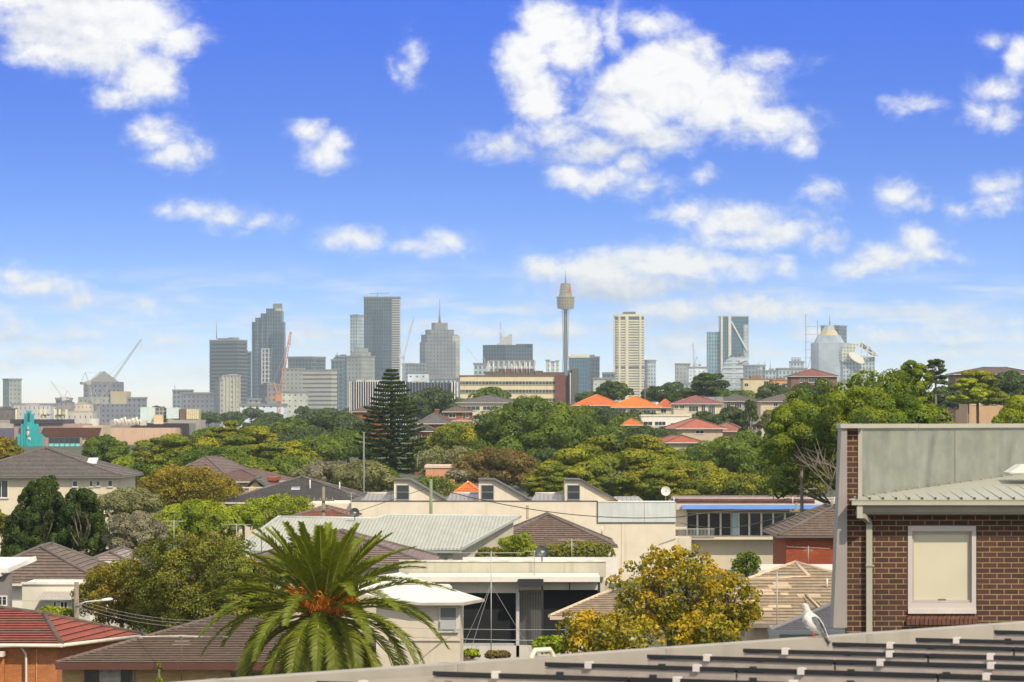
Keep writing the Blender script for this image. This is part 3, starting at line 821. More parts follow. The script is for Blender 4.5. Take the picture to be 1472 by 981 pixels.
tower('grey office block with columns right of the orange crane mast', 405, 437, 531, 4500, 'stone', plant=[(.1,.9,2)])
tower('dark framed slab rising behind the curved banded office block', 413, 466, 514, 5200, 'slate', plant=[(.3,.5,1)], split=448)
tower('wide pale office block of many cream floor bands', 434, 483, 533, 4400, bands=16, band_c=(.40,.38,.32), glass_c=(.11,.12,.12), split=476, plant=[(0,.6,2)], band_t=.6)
tower('low cream building with arched window rows below the orange crane', 404, 441, 564, 3400, 'cream', steps=[(.1,.7,2)])
tower('low long white block among the trees left of the orange crane', 345, 408, 583, 3000, 'white', depth=40)
tower('brown angular old building just left of the orange crane', 372, 402, 554, 3800, 'mauve', steps=[(.3,.8,4)], split=384)
tower('square peach apartment block low in front of the stepped glass tower', 356, 374, 575, 3200, 'stone')
tower('spiky grey blue tower left of the domed stone towers', 476, 494, 518, 5000, 'slate', steps=[(.15,.85,4),(.3,.6,3)], mast=(.45, 5, .8))
tower('dark blue glass block squeezed behind the spiky tower', 485, 501, 513, 5300, 'teal', steps=[(.2,.8,3)])
tower('stone apartment tower with stepped shoulders and rounded bays in front of the twin towers', 498, 537, 513, 4700, 'stone', steps=[(.12,.88,7),(.3,.7,6)], split=520, mast=(.5, 3, .5))
tower('slim pale glass tower standing left of the tallest dark slab', 503, 522, 454, 5900, 'pale', split=514, plant=[(.1,.7,2)], mast=(.5,3,.4))
# tall slab with balconies
def balcony_tower():
    Y = 5500.0; k = Y/F; cx = X(523, Y); zb = ground_z(cx, Y)-2
    r = thing('office_tower', 'tallest wide dark glass slab with a strip of white balconies down its right edge', 'tower', (cx, Y, zb))
    H = Z(429, Y)-zb; W1 = (563-523)*k; W2 = (575-563)*k
    g = MC((.018,.04,.055), (.055,.085,.10), 2.5, 3.6, .4, vary=.8); g2 = MC((.01,.025,.04), (.04,.06,.075), 2.5, 3.6, .35)
    MB().box(0, W1, 0, 40, 0, H).build('wall', g, r); MB().box((538-523)*k, (550-523)*k, -2, 0.5, 0, H-16*k).build('recess_strip', g2, r)
    MB().box(W1, W1+W2-1, 2, 38, 0, H).build('wall', M_glass((.05,.06,.07), .3), r)
    for i in range(62):
        z = H-3-i*3.6
        if z < 60: break
        MB().box(W1+.3, W1+W2, .5, 39.5, z, z+1.3).build('balcony', M_plain((.55,.53,.46), .8, scale=.05), r)
    MB().box(-.6, W1+W2, -.6, 40.6, H, H+2.5).build('parapet', M_plain((.13,.14,.14), .7), r)
    cr = MB(); cr.tube([(20, 20, H+2), (20, 20, H+8)], .5, 4); cr.tube([(8, 20, H+8), (38, 20, H+8.6)], .5, 4)
    cr.build('window_cleaning_rig', M_plain((.12,.12,.12), .5), r)
balcony_tower()
tower('mauve slab with arched white top beside the pine tree', 550, 594, 556, 4300, 'mauve', steps=[(.3,.6,4)])
tower('flat dark grey block between the tall slab and the spired tower', 578, 612, 524, 5200, 'grey', plant=[(.1,.5,2)])
tower('small white gridded block behind the dark ribbed office', 586, 616, 536, 3300, 'white', plant=[(.2,.5,1)])
tower('pale wide block with columns at the foot of the spired tower', 610, 662, 545, 3700, 'pale', plant=[(.1,.3,1.5),(.5,.8,2)])
def spire_tower():
    Y = 5400.0; k = Y/F; cx = X(631.5, Y); zb = ground_z(cx, Y)-2
    r = thing('office_tower', 'brown grey tower with stepped shoulders and a thin central spire', 'tower', (cx, Y, zb), R(0))
    q = lambda px: (px-631.5)*k
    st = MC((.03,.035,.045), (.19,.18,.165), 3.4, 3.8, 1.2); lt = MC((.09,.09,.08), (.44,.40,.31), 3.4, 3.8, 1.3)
    def poly(a, b, d, c): return [(a+c, 0), (b-c, 0), (b, c), (b, d-c), (b-c, d), (a+c, d), (a, d-c), (a, c)]
    MB().prism(poly(q(603), q(660), 50, 9), 0, Z(492, Y)-zb).build('wall', st, r)
    MB().prism([(p[0], p[1]+3) for p in poly(q(605), q(658.5), 44, 9)], Z(492, Y)-zb, Z(481, Y)-zb).build('upper_storeys', st, r)
    MB().prism([(p[0], p[1]+6) for p in poly(q(611), q(652), 38, 7)], Z(481, Y)-zb, Z(474, Y)-zb).build('upper_storeys', st, r)
    MB().prism([(p[0], p[1]+9) for p in poly(q(620), q(643), 30, 5)], Z(474, Y)-zb, Z(464, Y)-zb).build('crown', M_plain((.2,.2,.2), .6, scale=.05), r)
    MB().box(q(642), q(660.6), 4, 46, 0, Z(483, Y)-zb).build('lit_side', lt, r)  # right side paler: the sunlight on it is put into the facade colour
    MB().tube([(q(631.5), 22, Z(464, Y)-zb), (q(631.5), 22, Z(452, Y)-zb), (q(631.5), 22, Z(429, Y)-zb)], [2.2, 1.3, .5], 8).build('spire', M_plain((.25,.25,.27), .4), r)
spire_tower()
def wedge_building():
    Y = 5300.0; k = Y/F; cx = X(694, Y); zb = ground_z(cx, Y)-2
    r = thing('office_tower', 'broad dark building with a triangular fin standing on its flat roof', 'tower', (cx, Y, zb))
    q = lambda px: (px-694)*k
    MB().prism([(q(694), 10), (q(727), -4), (q(766), 12), (q(766), 55), (q(694), 55)], 0, Z(496, Y)-zb).build('wall', facade('dark'), r)
    MB().box(q(742), q(766), 6, 50, Z(496, Y)-zb, Z(498.5, Y)-zb+4).build('upper_storeys', facade('slate'), r)
    m = MB(); z0 = Z(496, Y)-zb; z1 = Z(480, Y)-zb
    m.xprism([(q(713), z0), (q(736), z0), (q(736), z1), (q(733), z1)], 16, 30).build('roof_fin', M_plain((.42,.43,.40), .6, scale=.05), r)
    MB().tube([(q(719), 20, z0), (q(719), 20, Z(478, Y)-zb)], .5, 4).build('mast', M_plain((.3,.3,.3)), r)
wedge_building()
tower('row of pale ribbed rooftops behind the banded hospital block', 681, 702, 524, 3800, 'pale', plant=[(.1,.4,2)])
tower('low whitish ribbed block with vertical strips left of the turret tower', 703, 768, 520, 3600, 'pale', piers=9, pier_c=(.5,.5,.47), depth=40)
for i, (a, b, t, lb) in enumerate([(785,790,519,'thin cream apartment slab nearest the turret tower on its left, shortest of three'), (792,797,521,'thin cream apartment slab, middle of three left of the turret tower'), (799,803,520,'thin cream apartment slab close beside the turret shaft')]):
    tower(lb, a, b, t, 4300, 'cream', group='thin cream slabs left of the turret tower')
# observation tower
def turret_tower():
    Y = 5900.0; k = Y/F; cx = X(813, Y); zb = ground_z(cx, Y)-2
    r = thing('observation_tower', 'observation tower with a golden turret on a slender shaft and a needle spire', 'tower', (cx, Y, zb))
    q = lambda py: Z(py, Y)-zb
    gold = MC((.13,.10,.05), (.37,.29,.14), 2.2, 40, .35, name='gold_turret')
    gd = M_plain((.34,.27,.15), .5, scale=.1, name='turret_rim'); dk = M_plain((.13,.12,.10), .5, scale=.1)
    MB().lathe(0, 0, [(3.6*k, 0), (3.4*k, q(620)), (3.0*k, q(560)), (2.9*k, q(445))], 16).build('shaft', M_plain((.045,.055,.07), .7, scale=.1), r)
    MB().lathe(0, 0, [(3*k, q(445.5)), (11.6*k, q(444)), (12.4*k, q(437)), (12.8*k, q(427.5))], 32, False).build('lower_turret', gold, r)
    for py, rr in ((443.5, 12.1), (440, 12.5), (436, 12.8), (432, 13.1), (427.3, 13.5)):
        MB().lathe(0, 0, [(rr*k, q(py+.55)), (rr*k, q(py-.55))], 32, False).build('turret_rim', gd, r)
    MB().lathe(0, 0, [(10.2*k, q(427.2)), (9.0*k, q(423)), (8.3*k, q(418)), (7.4*k, q(411)), (6.7*k, q(409.4)), (6.7*k, q(407.6)), (5*k, q(407.4))], 32, False).build('upper_turret', gold, r)
    for py, rr in ((423, 9.3), (419, 8.8), (415, 8.4), (411.3, 7.8), (408.4, 7.6)):
        MB().lathe(0, 0, [(rr*k, q(py+.45)), (rr*k, q(py-.45))], 32, False).build('turret_rim', gd, r)
    MB().prism([(4*k, -8.6*k), (7.3*k, -5.9*k), (7.3*k, -5.3*k), (4*k, -8.0*k)], q(421), q(414)).build('red_sign', M_plain((.5,.05,.04), .5), r)
    MB().tube([(0, 0, q(408)), (0, 0, q(398)), (0, 0, q(388))], [1.6, .9, .35], 8).build('spire', M_plain((.3,.28,.25), .5), r)
    MB().lathe(0, 0, [(3.8*k, q(446.5)), (3.8*k, q(445.6))], 16).build('collar', dk, r)
    cb = MB()
    for i in range(12):
        a = 2*math.pi*i/12; c_, s_ = math.cos(a), math.sin(a)
        cb.tube([(6.6*k*c_, 6.6*k*s_, q(565)), (3.6*k*c_, 3.6*k*s_, q(508)), (5.2*k*c_, 5.2*k*s_, q(446))], .25, 4, cap=False)
    cb.build('stay_cables', M_plain((.35,.36,.37), .5), r)
turret_tower()
tower('grey pillar with a cream round cap right of the turret shaft', 818, 847, 514, 5000, 'blue', plant=[(.05,.95,4)], roofc=(.55,.52,.40))
tower('concrete office block with a plain light side wall behind the turret shaft', 845, 862, 514, 5050, 'mauve', plant=[(.05,.6,4)], roofc=(.50,.47,.36))
tower('dark round topped office block low between two towers', 866, 884, 537, 4700, 'slate', plant=[(.2,.9,2)])
tower('cream office block with slit windows at the foot of the turret', 853, 884, 545, 3900, 'cream', bands=0)
# white banded tower
def banded_tower():
    Y = 5000.0; k = Y/F; cx = X(904, Y); zb = ground_z(cx, Y)-2
    r = thing('apartment_tower', 'cream apartment tower with dense white floor bands and a dark cap', 'tower', (cx, Y, zb))
    q = lambda px: (px-904)*k; H = Z(455, Y)-zb
    MB().prism([(q(883.5), 4), (q(887), 1), (q(921), 1), (q(926), 8), (q(926), 34), (q(883.5), 34)], 0, H).build('wall', M_glass((.06,.06,.07), .3), r)
    cm = M_plain((.60,.55,.40), .8, scale=.05, name='cream_concrete')
    n = 38; dz = H*.0+ (598-457)*k/n
    for i in range(n):
        z = H-5-i*dz
        MB().prism([(q(882.8), 3.5), (q(886.7), 0), (q(921.4), 0), (q(927), 7.6), (q(927), 35), (q(882.8), 35)], z-dz*(.10 if i == 18 else .62), z).build('floor_band', cm, r)
    for a, b in ((882.6, 884.4), (889, 892), (899, 903.5), (919, 922)):
        MB().box(q(a), q(b), -1.0 if a > 885 else 2.6, 5, 0, H+.2).build('pier', cm, r)
    MB().box(q(883), q(925), 0, 34, H-.2, H+3).build('parapet', cm, r)
    MB().box(q(896), q(914), 8, 28, H+3, H+6.5).build('plant_room', M_plain((.10,.10,.10), .6), r)
banded_tower()
tower('lower grey white slab joined right behind the cream banded tower', 924, 943, 519, 5150, 'pale', split=931, depth=30)
tower('pale concrete block pair with blank wall left of the blue glass tower', 971, 992, 524, 5000, 'stone', plant=[(.2,.9,1)])
tower('light gridded office block right of the blank concrete block', 990, 1017, 529, 4900, 'white', plant=[(.3,.6,2)])
tower('wide pale base building under the blank concrete block', 967, 1006, 552, 4000, 'pale', depth=40)
def brace_tower():
    Y = 5700.0; k = Y/F; cx = X(1035, Y); zb = ground_z(cx, Y)-2
    r = thing('office_tower', 'blue glass tower with two cream fins and a white diagonal brace across its face', 'tower', (cx, Y, zb))
    q = lambda px: (px-1035)*k; g = facade('blue')
    MB().box(q(1035), q(1076), 0, 38, 0, Z(456, Y)-zb).build('wall', g, r)
    MB().box(q(1018), q(1035)-.4, 6, 44, 0, Z(477, Y)-zb).build('side_wing', MC((.05,.13,.17), (.18,.27,.29), 3, 4, .8), r)
    cm = M_plain((.62,.58,.45), .7, scale=.05)
    MB().box(q(1036), q(1039), -2.5, 6, 0, Z(455, Y)-zb).build('fin', cm, r); MB().box(q(1047), q(1051), -2.5, 6, 0, Z(454.5, Y)-zb).build('fin', cm, r)
    MB().tube([(q(1051), -2, Z(462, Y)-zb), (q(1074), -2, Z(504, Y)-zb)], 1.5, 4).build('diagonal_brace', M_plain((.65,.66,.63), .5), r)
    MB().box(q(1069), q(1076.4), -1, 20, 0, Z(467, Y)-zb).build('corner_bay', MC((.10,.15,.16), (.36,.38,.34), 3, 3.8, 1.2), r)
    MB().box(q(1034.5), q(1076.6), -.6, 38.6, Z(456, Y)-zb, Z(455, Y)-zb+.6).build('parapet', M_plain((.3,.32,.32)), r)
brace_tower()
def dome_building():
    Y = 5000.0; k = Y/F; cx = X(1055, Y); zb = ground_z(cx, Y)-2
    r = thing('office_tower', 'white terraced building with a rounded glass top in front of the braced tower', 'tower', (cx, Y, zb))
    q = lambda px: (px-1055)*k; z = lambda py: Z(py, Y)-zb
    fc = MC((.10,.13,.15), (.42,.43,.41), 40, 3.8, 1.5)
    MB().xprism([(q(1031), 0), (q(1074), 0), (q(1073), z(516)), (q(1070), z(512)), (q(1050), z(514)), (q(1044), z(519)), (q(1038), z(535)), (q(1033), z(558))], 0, 34).build('wall', fc, r)
    MB().xprism([(q(1048), z(514)+.3), (q(1072), z(512.5)+.3), (q(1068), z(509.5)), (q(1061), z(508)), (q(1054), z(509))], 2, 30).build('glass_crown', facade('slate'), r)
    MB().xprism([(q(1062), z(520)), (q(1076), z(516)), (q(1077), z(517)), (q(1063), z(521.5))], -3, -.2).build('canopy', M_plain((.6,.6,.58)), r)
    for py in (522, 529, 536, 543, 550): MB().box(q(1040-(py-522)*.22), q(1073.5), -.8, -.05, z(py)-.6, z(py)+.6).build('floor_band', M_plain((.55,.55,.52)), r)
dome_building()
tower('low flat grey office slab right of the rounded white building', 1070, 1100, 526, 4900, 'grey', plant=[(.3,.7,1)])
tower('square pale block with a narrow plant room left of the mast lattice', 1100, 1119, 534, 4600, 'pale', plant=[(.3,.7,4)], mast=(.4, 14, .5))
tower('light blue grey block partly behind the brown hip roof on the right', 1119, 1160, 531, 4200, 'pale', depth=40)
# right cluster
tower('grey stepped office tower left of the lattice mast frame', 1136, 1156, 521, 5000, 'pale', steps=[(.1,.8,7)])
def lattice():
    Y = 5400.0; k = Y/F; cx = X(1166, Y); zb = ground_z(cx, Y)-2
    r = thing('antenna_frame', 'open steel lattice frame with tall masts on the right end of the skyline', 'antenna frame', (cx, Y, zb))
    q = lambda px: (px-1166)*k; z = lambda py: Z(py, Y)-zb; st = M_plain((.36,.38,.40), .5)
    for px, t in ((1158.5, 452), (1175.5, 461)): MB().tube([(q(px), 0, 0), (q(px), 0, z(t))], .65, 4).build('mast', st, r)
    for py in (470, 481, 492, 503, 514): MB().tube([(q(1156), 0, z(py)), (q(1178), 0, z(py))], .5, 4).build('crossbar', st, r)
    for a, b in (((1172, 490), (1161, 530)), ((1178, 480), (1166, 520))): MB().tube([(q(a[0]), 0, z(a[1])), (q(b[0]), 0, z(b[1]))], .5, 4).build('brace', st, r)
lattice()
def crown_tower():
    Y = 5200.0; k = Y/F; cx = X(1195, Y); zb = ground_z(cx, Y)-2
    r = thing('office_tower', 'white tower with chamfered shoulders, gold roof band and thin spire', 'tower', (cx, Y, zb))
    q = lambda px: (px-1195)*k; z = lambda py: Z(py, Y)-zb
    w = MC((.12,.135,.15), (.36,.37,.37), 3, 3.8, 1.4)
    def oc(a, b, c, d): return [(q(a)+c, d), (q(b)-c, d), (q(b), d+c), (q(b), 50-d-c), (q(b)-c, 50-d), (q(a)+c, 50-d), (q(a), 50-d-c), (q(a), d+c)]
    MB().prism(oc(1169, 1222, 8, 0), 0, z(493)).build('wall', w, r)
    MB().prism(oc(1173, 1215, 8, 3), z(493), z(482), oc(1178, 1209, 8, 5)).build('upper_storeys', w, r)
    MB().prism(oc(1181, 1207, 7, 7), z(482), z(475), oc(1184, 1203, 7, 9)).build('gold_band', M_plain((.55,.42,.20), .5, scale=.05), r)
    MB().prism(oc(1184, 1202, 6, 10), z(475), z(467), oc(1189, 1200, 5, 14)).build('crown', M_plain((.30,.36,.34), .5, scale=.05), r)
    MB().tube([(q(1195), 25, z(467)), (q(1195), 25, z(451))], [1.2, .4], 6).build('spire', M_plain((.3,.33,.32)), r)
crown_tower()
tower('grey blocky tower half hidden behind the white crowned tower', 1181, 1220, 469, 5500, 'slate', split=1206, depth=30)
def shell_building():
    Y = 5000.0; k = Y/F; cx = X(1235, Y); zb = ground_z(cx, Y)-2
    r = thing('office_tower', 'building with a curved cream shell roof and white trusses above the big fig tree', 'tower', (cx, Y, zb))
    q = lambda px: (px-1235)*k; z = lambda py: Z(py, Y)-zb
    MB().box(q(1212), q(1258), 4, 44, 0, z(512)).build('wall', facade('pale'), r)
    prof = [(q(1210), z(520)), (q(1209.5), z(505)), (q(1213), z(498)), (q(1221), z(494)), (q(1232), z(493.5)), (q(1240), z(492)), (q(1250), z(499)), (q(1259), z(507)), (q(1261), z(512)),
            (q(1255), z(509)), (q(1247), z(502)), (q(1239), z(497)), (q(1230), z(500)), (q(1227), z(510)), (q(1226), z(520))]
    MB().xprism(prof, 0, 42).build('shell_roof', MC((.44,.40,.28), (.56,.52,.38), 3, 3, .6), r)
    tr = MB()
    for a, b in (((1239,492),(1259,508)), ((1236,500),(1262,512)), ((1239,492),(1239,512)), ((1247,498),(1247,513)), ((1254,504),(1254,513)), ((1236,514),(1262,512)), ((1238,506),(1250,500))):
        tr.tube([(q(a[0]), -1.5, z(a[1])), (q(b[0]), -1.5, z(b[1]))], .9, 4)
    tr.build('truss', M_plain((.65,.65,.62)), r)
    m = MB(); pts = []
    for i in range(24):
        t_ = 2*math.pi*i/24; x = 13*math.cos(t_); y = 5.2*math.sin(t_); c_, s_ = math.cos(R(-32)), math.sin(R(-32))
        pts.append((q(1231)+(x*c_-y*s_)*k*1.0, -6, z(515)+(x*s_+y*c_)*k*1.0))
    m.v = pts+[(p[0], -2, p[2]) for p in pts]; n = 24
    m.f = [tuple(range(n-1, -1, -1)), tuple(range(n, 2*n))]+[(i, (i+1) % n, n+(i+1) % n, n+i) for i in range(n)]; m.sm = [False]*(n+2)
    m.build('tilted_disc', M_plain((.80,.76,.62), .6), r)
shell_building()

# ---- cranes
def crane(label, base, elbow, tip, Y, c=(.55,.53,.48), w=1.2, tail=None, mastbase=None, group='cranes over the skyline'):
    """luffing crane: lattice mast, cab, lattice jib, back stay; base, elbow, tip in px"""
    k = Y/F; cx = X(base[0], Y); zb = ground_z(cx, Y)
    r = thing('crane', label, 'crane', (cx, Y, zb), 0, group)
    q = lambda p: Vector(((p[0]-base[0])*k, 0, Z(p[1], Y)-zb)); m = M_plain(c, .6, scale=.1, name='crane_paint')
    def lat(nm, a, b, w0):
        mb = MB(); d = (b-a).normalized(); s = Vector((d.z, 0, -d.x))
        t = Vector((0, 1, 0)); L = (b-a).length; n = max(3, int(L/(w0*2.6)))
        cs = [s*w0+t*w0, s*w0-t*w0, -s*w0-t*w0, -s*w0+t*w0]
        for c_ in cs: mb.tube([a+c_, b+c_*.6], w0*.22, 4)
        for i in range(n):
            f0, f1 = i/n, (i+1)/n
            for j in range(4):
                p0 = a.lerp(b, f0)+cs[j]*(1-.4*f0); p1 = a.lerp(b, f1)+cs[(j+1) % 4]*(1-.4*f1); mb.tube([p0, p1], w0*.14, 3, cap=False)
        mb.build(nm, m, r)
    b0 = q(base); b0.z = 0
    lat('mast', b0, q(elbow), w); lat('jib', q(elbow), q(tip), w*.7)
    e = q(elbow); d = (q(tip)-e).normalized(); sg = -1 if d.x > 0 else 1
    MB().box(e.x-w*1.6, e.x+w*1.6, -w*1.6, w*1.6, e.z-w*2, e.z+w*1.5).build('cab', m, r)
    bk = e+Vector((sg*w*6, 0, w*1.2))
    MB().box(min(e.x, bk.x), max(e.x, bk.x), -w, w, e.z-w*.6, e.z+w*.4).build('counter_jib', m, r)
    MB().box(bk.x-w*1.2, bk.x+w*1.2, -w*1.2, w*1.2, bk.z-w*3, bk.z-w*.8).build('counterweight', M_plain((.2,.2,.2)), r)
    af = e+Vector((sg*w*3, 0, w*8))
    mb = MB(); mb.tube([e, af], w*.3, 4); mb.tube([bk, af], w*.2, 4); mb.tube([af, e.lerp(q(tip), .85)], w*.12, 4); mb.tube([q(tip), q(tip)-Vector((0, 0, w*8))], w*.1, 3)
    mb.build('stay', m, r)
crane('white luffing crane with its long jib up to the right over the pyramid tower', (141, 600), (141, 577), (203, 488), 2500, (.36,.36,.34), .95)
crane('white crane with its bent jib reaching left and up, just left of the long one', (139, 600), (128, 550), (146, 534), 2600, (.40,.39,.36), .9)
crane('thin pale crane jib leaning left, far left of the skyline', (95, 590), (92, 574), (73, 548), 3500, (.55,.55,.52), 1.1)
crane('orange crane with a red mast and a raised jib left of the banded block', (400, 600), (401, 572), (418, 477), 2700, (.50,.22,.10), 1.4)
crane('pale crane with a steep thin jib between the tall slab and the spired tower', (580, 560), (580, 514), (595, 456), 4600, (.45,.46,.46), 1.2)
crane('small crane leaning left over the roofs left of the finned building', (690, 560), (690, 524), (671, 500), 4200, (.55,.56,.56), 1.1)
crane('thin upright crane jib above the finned building roof', (722, 520), (721, 485), (719, 463), 5600, (.42,.42,.44), 1.2)
crane('single thin upright crane left of the blue braced tower', (999, 560), (998, 524), (996, 494), 4700, (.40,.42,.46), 1.2)
crane('little crane on the left of the white crowned tower base', (1093, 560), (1094, 530), (1100, 520), 4700, (.40,.42,.44), 1.0)
# ---------------------------------------------------------------- houses and blocks of the suburb
BR_ORANGE = lambda: M_brick((.64,.215,.05), (.48,.14,.035), (.42,.27,.16), name='orange_brick')
BR_RED = lambda: M_brick((.36,.085,.035), (.26,.055,.025), (.30,.15,.10), name='red_brick')
BR_YEL = lambda: M_brick((.52,.33,.13), (.42,.24,.08), (.45,.35,.22), name='yellow_brick')
BR_BRN = lambda: M_brick((.24,.13,.09), (.17,.09,.06), (.3,.24,.19), name='brown_brick')
CREAM = (.60,.52,.38); WHITE = (.74,.71,.64)
def window(root, x0, x1, z0, z1, y, frame_c=(.72,.70,.66), mull=1, glass=(.03,.04,.05), fw=.06, sill=True, trans=0):
    """framed window standing just proud of a wall whose face is at local y"""
    f = MB()
    f.box(x0, x1, y-.05, y+.02, z1-fw, z1); f.box(x0, x1, y-.05, y+.02, z0, z0+fw); f.box(x0, x0+fw, y-.05, y+.02, z0+fw, z1-fw); f.box(x1-fw, x1, y-.05, y+.02, z0+fw, z1-fw)
    for i in range(1, mull+1):
        xm = x0+(x1-x0)*i/(mull+1); f.box(xm-fw*.4, xm+fw*.4, y-.045, y+.015, z0+fw, z1-fw)
    if trans: zt = z0+(z1-z0)*trans; f.box(x0+fw, x1-fw, y-.047, y+.017, zt-fw*.4, zt+fw*.4)
    w = f.build('window', M_plain(frame_c, .5), root)
    MB().box(x0+fw*.8, x1-fw*.8, y-.022, y-.008, z0+fw*.8, z1-fw*.8).build('pane', M_glass(glass), w)
    if sill: MB().box(x0-.06, x1+.06, y-.12, y-.053, z0-.07, z0-.003).build('sill', M_plain(sc(frame_c, .8), .7), w)
    return w
def gutter_ring(mb, x0, x1, y0, y1, z, t=.11, h=.13):
    mb.box(x0-t, x1+t, y0-t, y0, z-h, z); mb.box(x0-t, x1+t, y1, y1+t, z-h, z); mb.box(x0-t, x0, y0, y1, z-h, z); mb.box(x1, x1+t, y0, y1, z-h, z)
def house(label, x0, x1, eave, ridge, Y, depth=9, yaw=0, form='hip', roof=None, wall=None, wins=(), rin=None, caps=True, gut=(.6,.58,.52), chimney=None, vents=(), over=.55, cat='house', name='house', parapet_c=None, ridge_c=None, sky=None, panels=0, band=None, group=None):
    k = Y/F; xl, xr = X(x0, Y), X(x1, Y); cx = (xl+xr)/2; th = R(yaw)
    W = (xr-xl)/math.cos(th) if yaw == 0 else (abs(xr-xl)-depth*abs(math.sin(th)))/math.cos(th)
    if yaw: W = max(W, depth*.7)
    gz = ground_z(cx, Y)-.3
    root = thing(name, label, cat, (cx, Y, gz), th, group)
    ez = Z(eave, Y)-gz; rz = Z(ridge, Y)-gz
    a, b, c, d = -W/2, W/2, 0.0, depth; o = over
    wall = wall or M_render(CREAM)
    MB().box(a+o, b-o, c, d, 0, ez-.10).build('wall', wall, root)
    if form == 'flat':
        pc = parapet_c or (.66,.62,.52)
        MB().box(a+o-.15, b-o+.15, c-.15, d+.15, ez-.097, ez+.25).build('parapet', M_render(pc), root)
        if rz-ez > .6: MB().box(a+W*.3, a+W*.62, c+depth*.3, c+depth*.75, ez+.25, rz).build('roof_room', M_render(sc(pc, .85)), root)
    else:
        roof = roof or M_tile((.12,.10,.09))
        e0, e1, f0, f1 = a, b, c-o, d+o
        mb = MB(); cp = MB(); near = Y < 450 and roof.name.startswith('roof_tile')
        lay = (lambda p, th=.12: mb.tiled(p, th)) if near else (lambda p, th=.12: mb.slab(p, th))
        if near: roof = near_tile(roof)
        if form == 'hip':
            if W >= (f1-f0):
                ri = rin if rin is not None else (f1-f0)/2*.95
                ri = min(ri, W/2-.05); ym = (f0+f1)/2
                A, B = (e0+ri, ym, rz), (e1-ri, ym, rz)
            else:
                ri = W/2*.95; xm = (e0+e1)/2; ym = None
                A, B = (xm, f0+ri, rz), (xm, f1-ri, rz)
            P = [(e0, f0, ez), (e1, f0, ez), (e1, f1, ez), (e0, f1, ez)]
            if W >= (f1-f0):
                lay([P[0], P[1], B, A]); lay([P[1], P[2], B]); lay([P[2], P[3], A, B]); lay([P[3], P[0], A])
                ed = [(P[0], A), (P[3], A), (P[1], B), (P[2], B), (A, B)]
            else:
                lay([P[0], P[1], A]); lay([P[1], P[2], B, A]); lay([P[2], P[3], B]); lay([P[3], P[0], A, B])
                ed = [(P[0], A), (P[1], A), (P[2], B), (P[3], B), (A, B)]
        elif form == 'gable':          # ridge runs left to right
            ym = (f0+f1)/2; A, B = (e0, ym, rz), (e1, ym, rz)
            lay([(e0, f0, ez), (e1, f0, ez), B, A]); lay([(e1, f1, ez), (e0, f1, ez), A, B]); ed = [(A, B)]
            gw = MB()
            for x_ in (a+o, b-o-.2): 
                gw.v += [(x_, c, ez-.11), (x_, d, ez-.11), (x_, (c+d)/2, rz-.18), (x_+.2, c, ez-.11), (x_+.2, d, ez-.11), (x_+.2, (c+d)/2, rz-.18)]
                n0 = len(gw.v)-6; gw.f += [(n0, n0+2, n0+1), (n0+3, n0+4, n0+5), (n0, n0+3, n0+5, n0+2), (n0+1, n0+2, n0+5, n0+4), (n0, n0+1, n0+4, n0+3)]; gw.sm += [False]*5
            gw.build('gable', wall, root)
        elif form == 'front_gable':    # gable end faces us
            xm = (e0+e1)/2; A, B = (xm, f0, rz), (xm, f1, rz)
            lay([(e0, f0, ez), A, B, (e0, f1, ez)][::-1]); lay([(e1, f0, ez), (e1, f1, ez), B, A]); ed = [(A, B)]
            gw = MB(); gw.xprism([(a+o, ez-.11), (b-o, ez-.11), (xm, rz-.2)], c, d); gw.build('gable', wall, root)
        elif form == 'skillion':
            A, B = (e0, f1, rz), (e1, f1, rz); lay([(e0, f0, ez), (e1, f0, ez), B, A]); ed = []
        rf = mb.build('roof', roof, root)
        if caps and ed:
            for p, q in ed: cp.tube([Vector(p)+Vector((0, 0, .03)), Vector(q)+Vector((0, 0, .03))], .11, 6)
            cp.build('ridge_cap', M_plain(ridge_c or (.13,.11,.10), .85, var=.3), rf)
        gm = MB(); gutter_ring(gm, e0, e1, f0, f1, ez-.01); gm.build('gutter', M_plain(gut, .5), root)
        for (vx, vh) in vents:
            xx = a+W*vx; yy = f0+(f1-f0)*.25; zz = ez+(rz-ez)*.5
            MB().tube([(xx, yy, zz-.3), (xx, yy, zz+vh)], .06, 6).build('vent_pipe', M_plain((.7,.68,.64)), root)
        if sky:
            for sx_ in sky:
                xx = a+W*sx_; s0 = (rz-ez)/((f1-f0)/2); y0_ = f0+(f1-f0)*.22
                m2 = MB(); m2.slab([(xx, y0_, ez+s0*(y0_-f0)+.14), (xx+.8, y0_, ez+s0*(y0_-f0)+.14), (xx+.8, y0_+1.3, ez+s0*(y0_+1.3-f0)+.14), (xx, y0_+1.3, ez+s0*(y0_+1.3-f0)+.14)], .12)
                m2.build('skylight', M_plain((.7,.72,.72), .2), root)
        if panels:
            s0 = (rz-ez)/((f1-f0)/2); y0_ = f0+(f1-f0)*.12; y1_ = f0+(f1-f0)*.40
            for i in range(panels):
                xx = a+W*.42+i*1.75
                m2 = MB(); m2.slab([(xx, y0_, ez+s0*(y0_-f0)+.12), (xx+1.65, y0_, ez+s0*(y0_-f0)+.12), (xx+1.65, y1_, ez+s0*(y1_-f0)+.12), (xx, y1_, ez+s0*(y1_-f0)+.12)], .05)
                m2.build('solar_panel', M_plain((.03,.03,.05), .15), root)
    if chimney is not None:
        fx, h = chimney; xx = a+W*fx
        MB().box(xx-.4, xx+.4, depth*.45, depth*.45+.6, ez, rz+h).build('chimney', BR_RED(), root)
        MB().box(xx-.47, xx+.47, depth*.45-.07, depth*.45+.67, rz+h+.003, rz+h+.13).build('chimney_cap', M_plain((.3,.2,.16)), root)
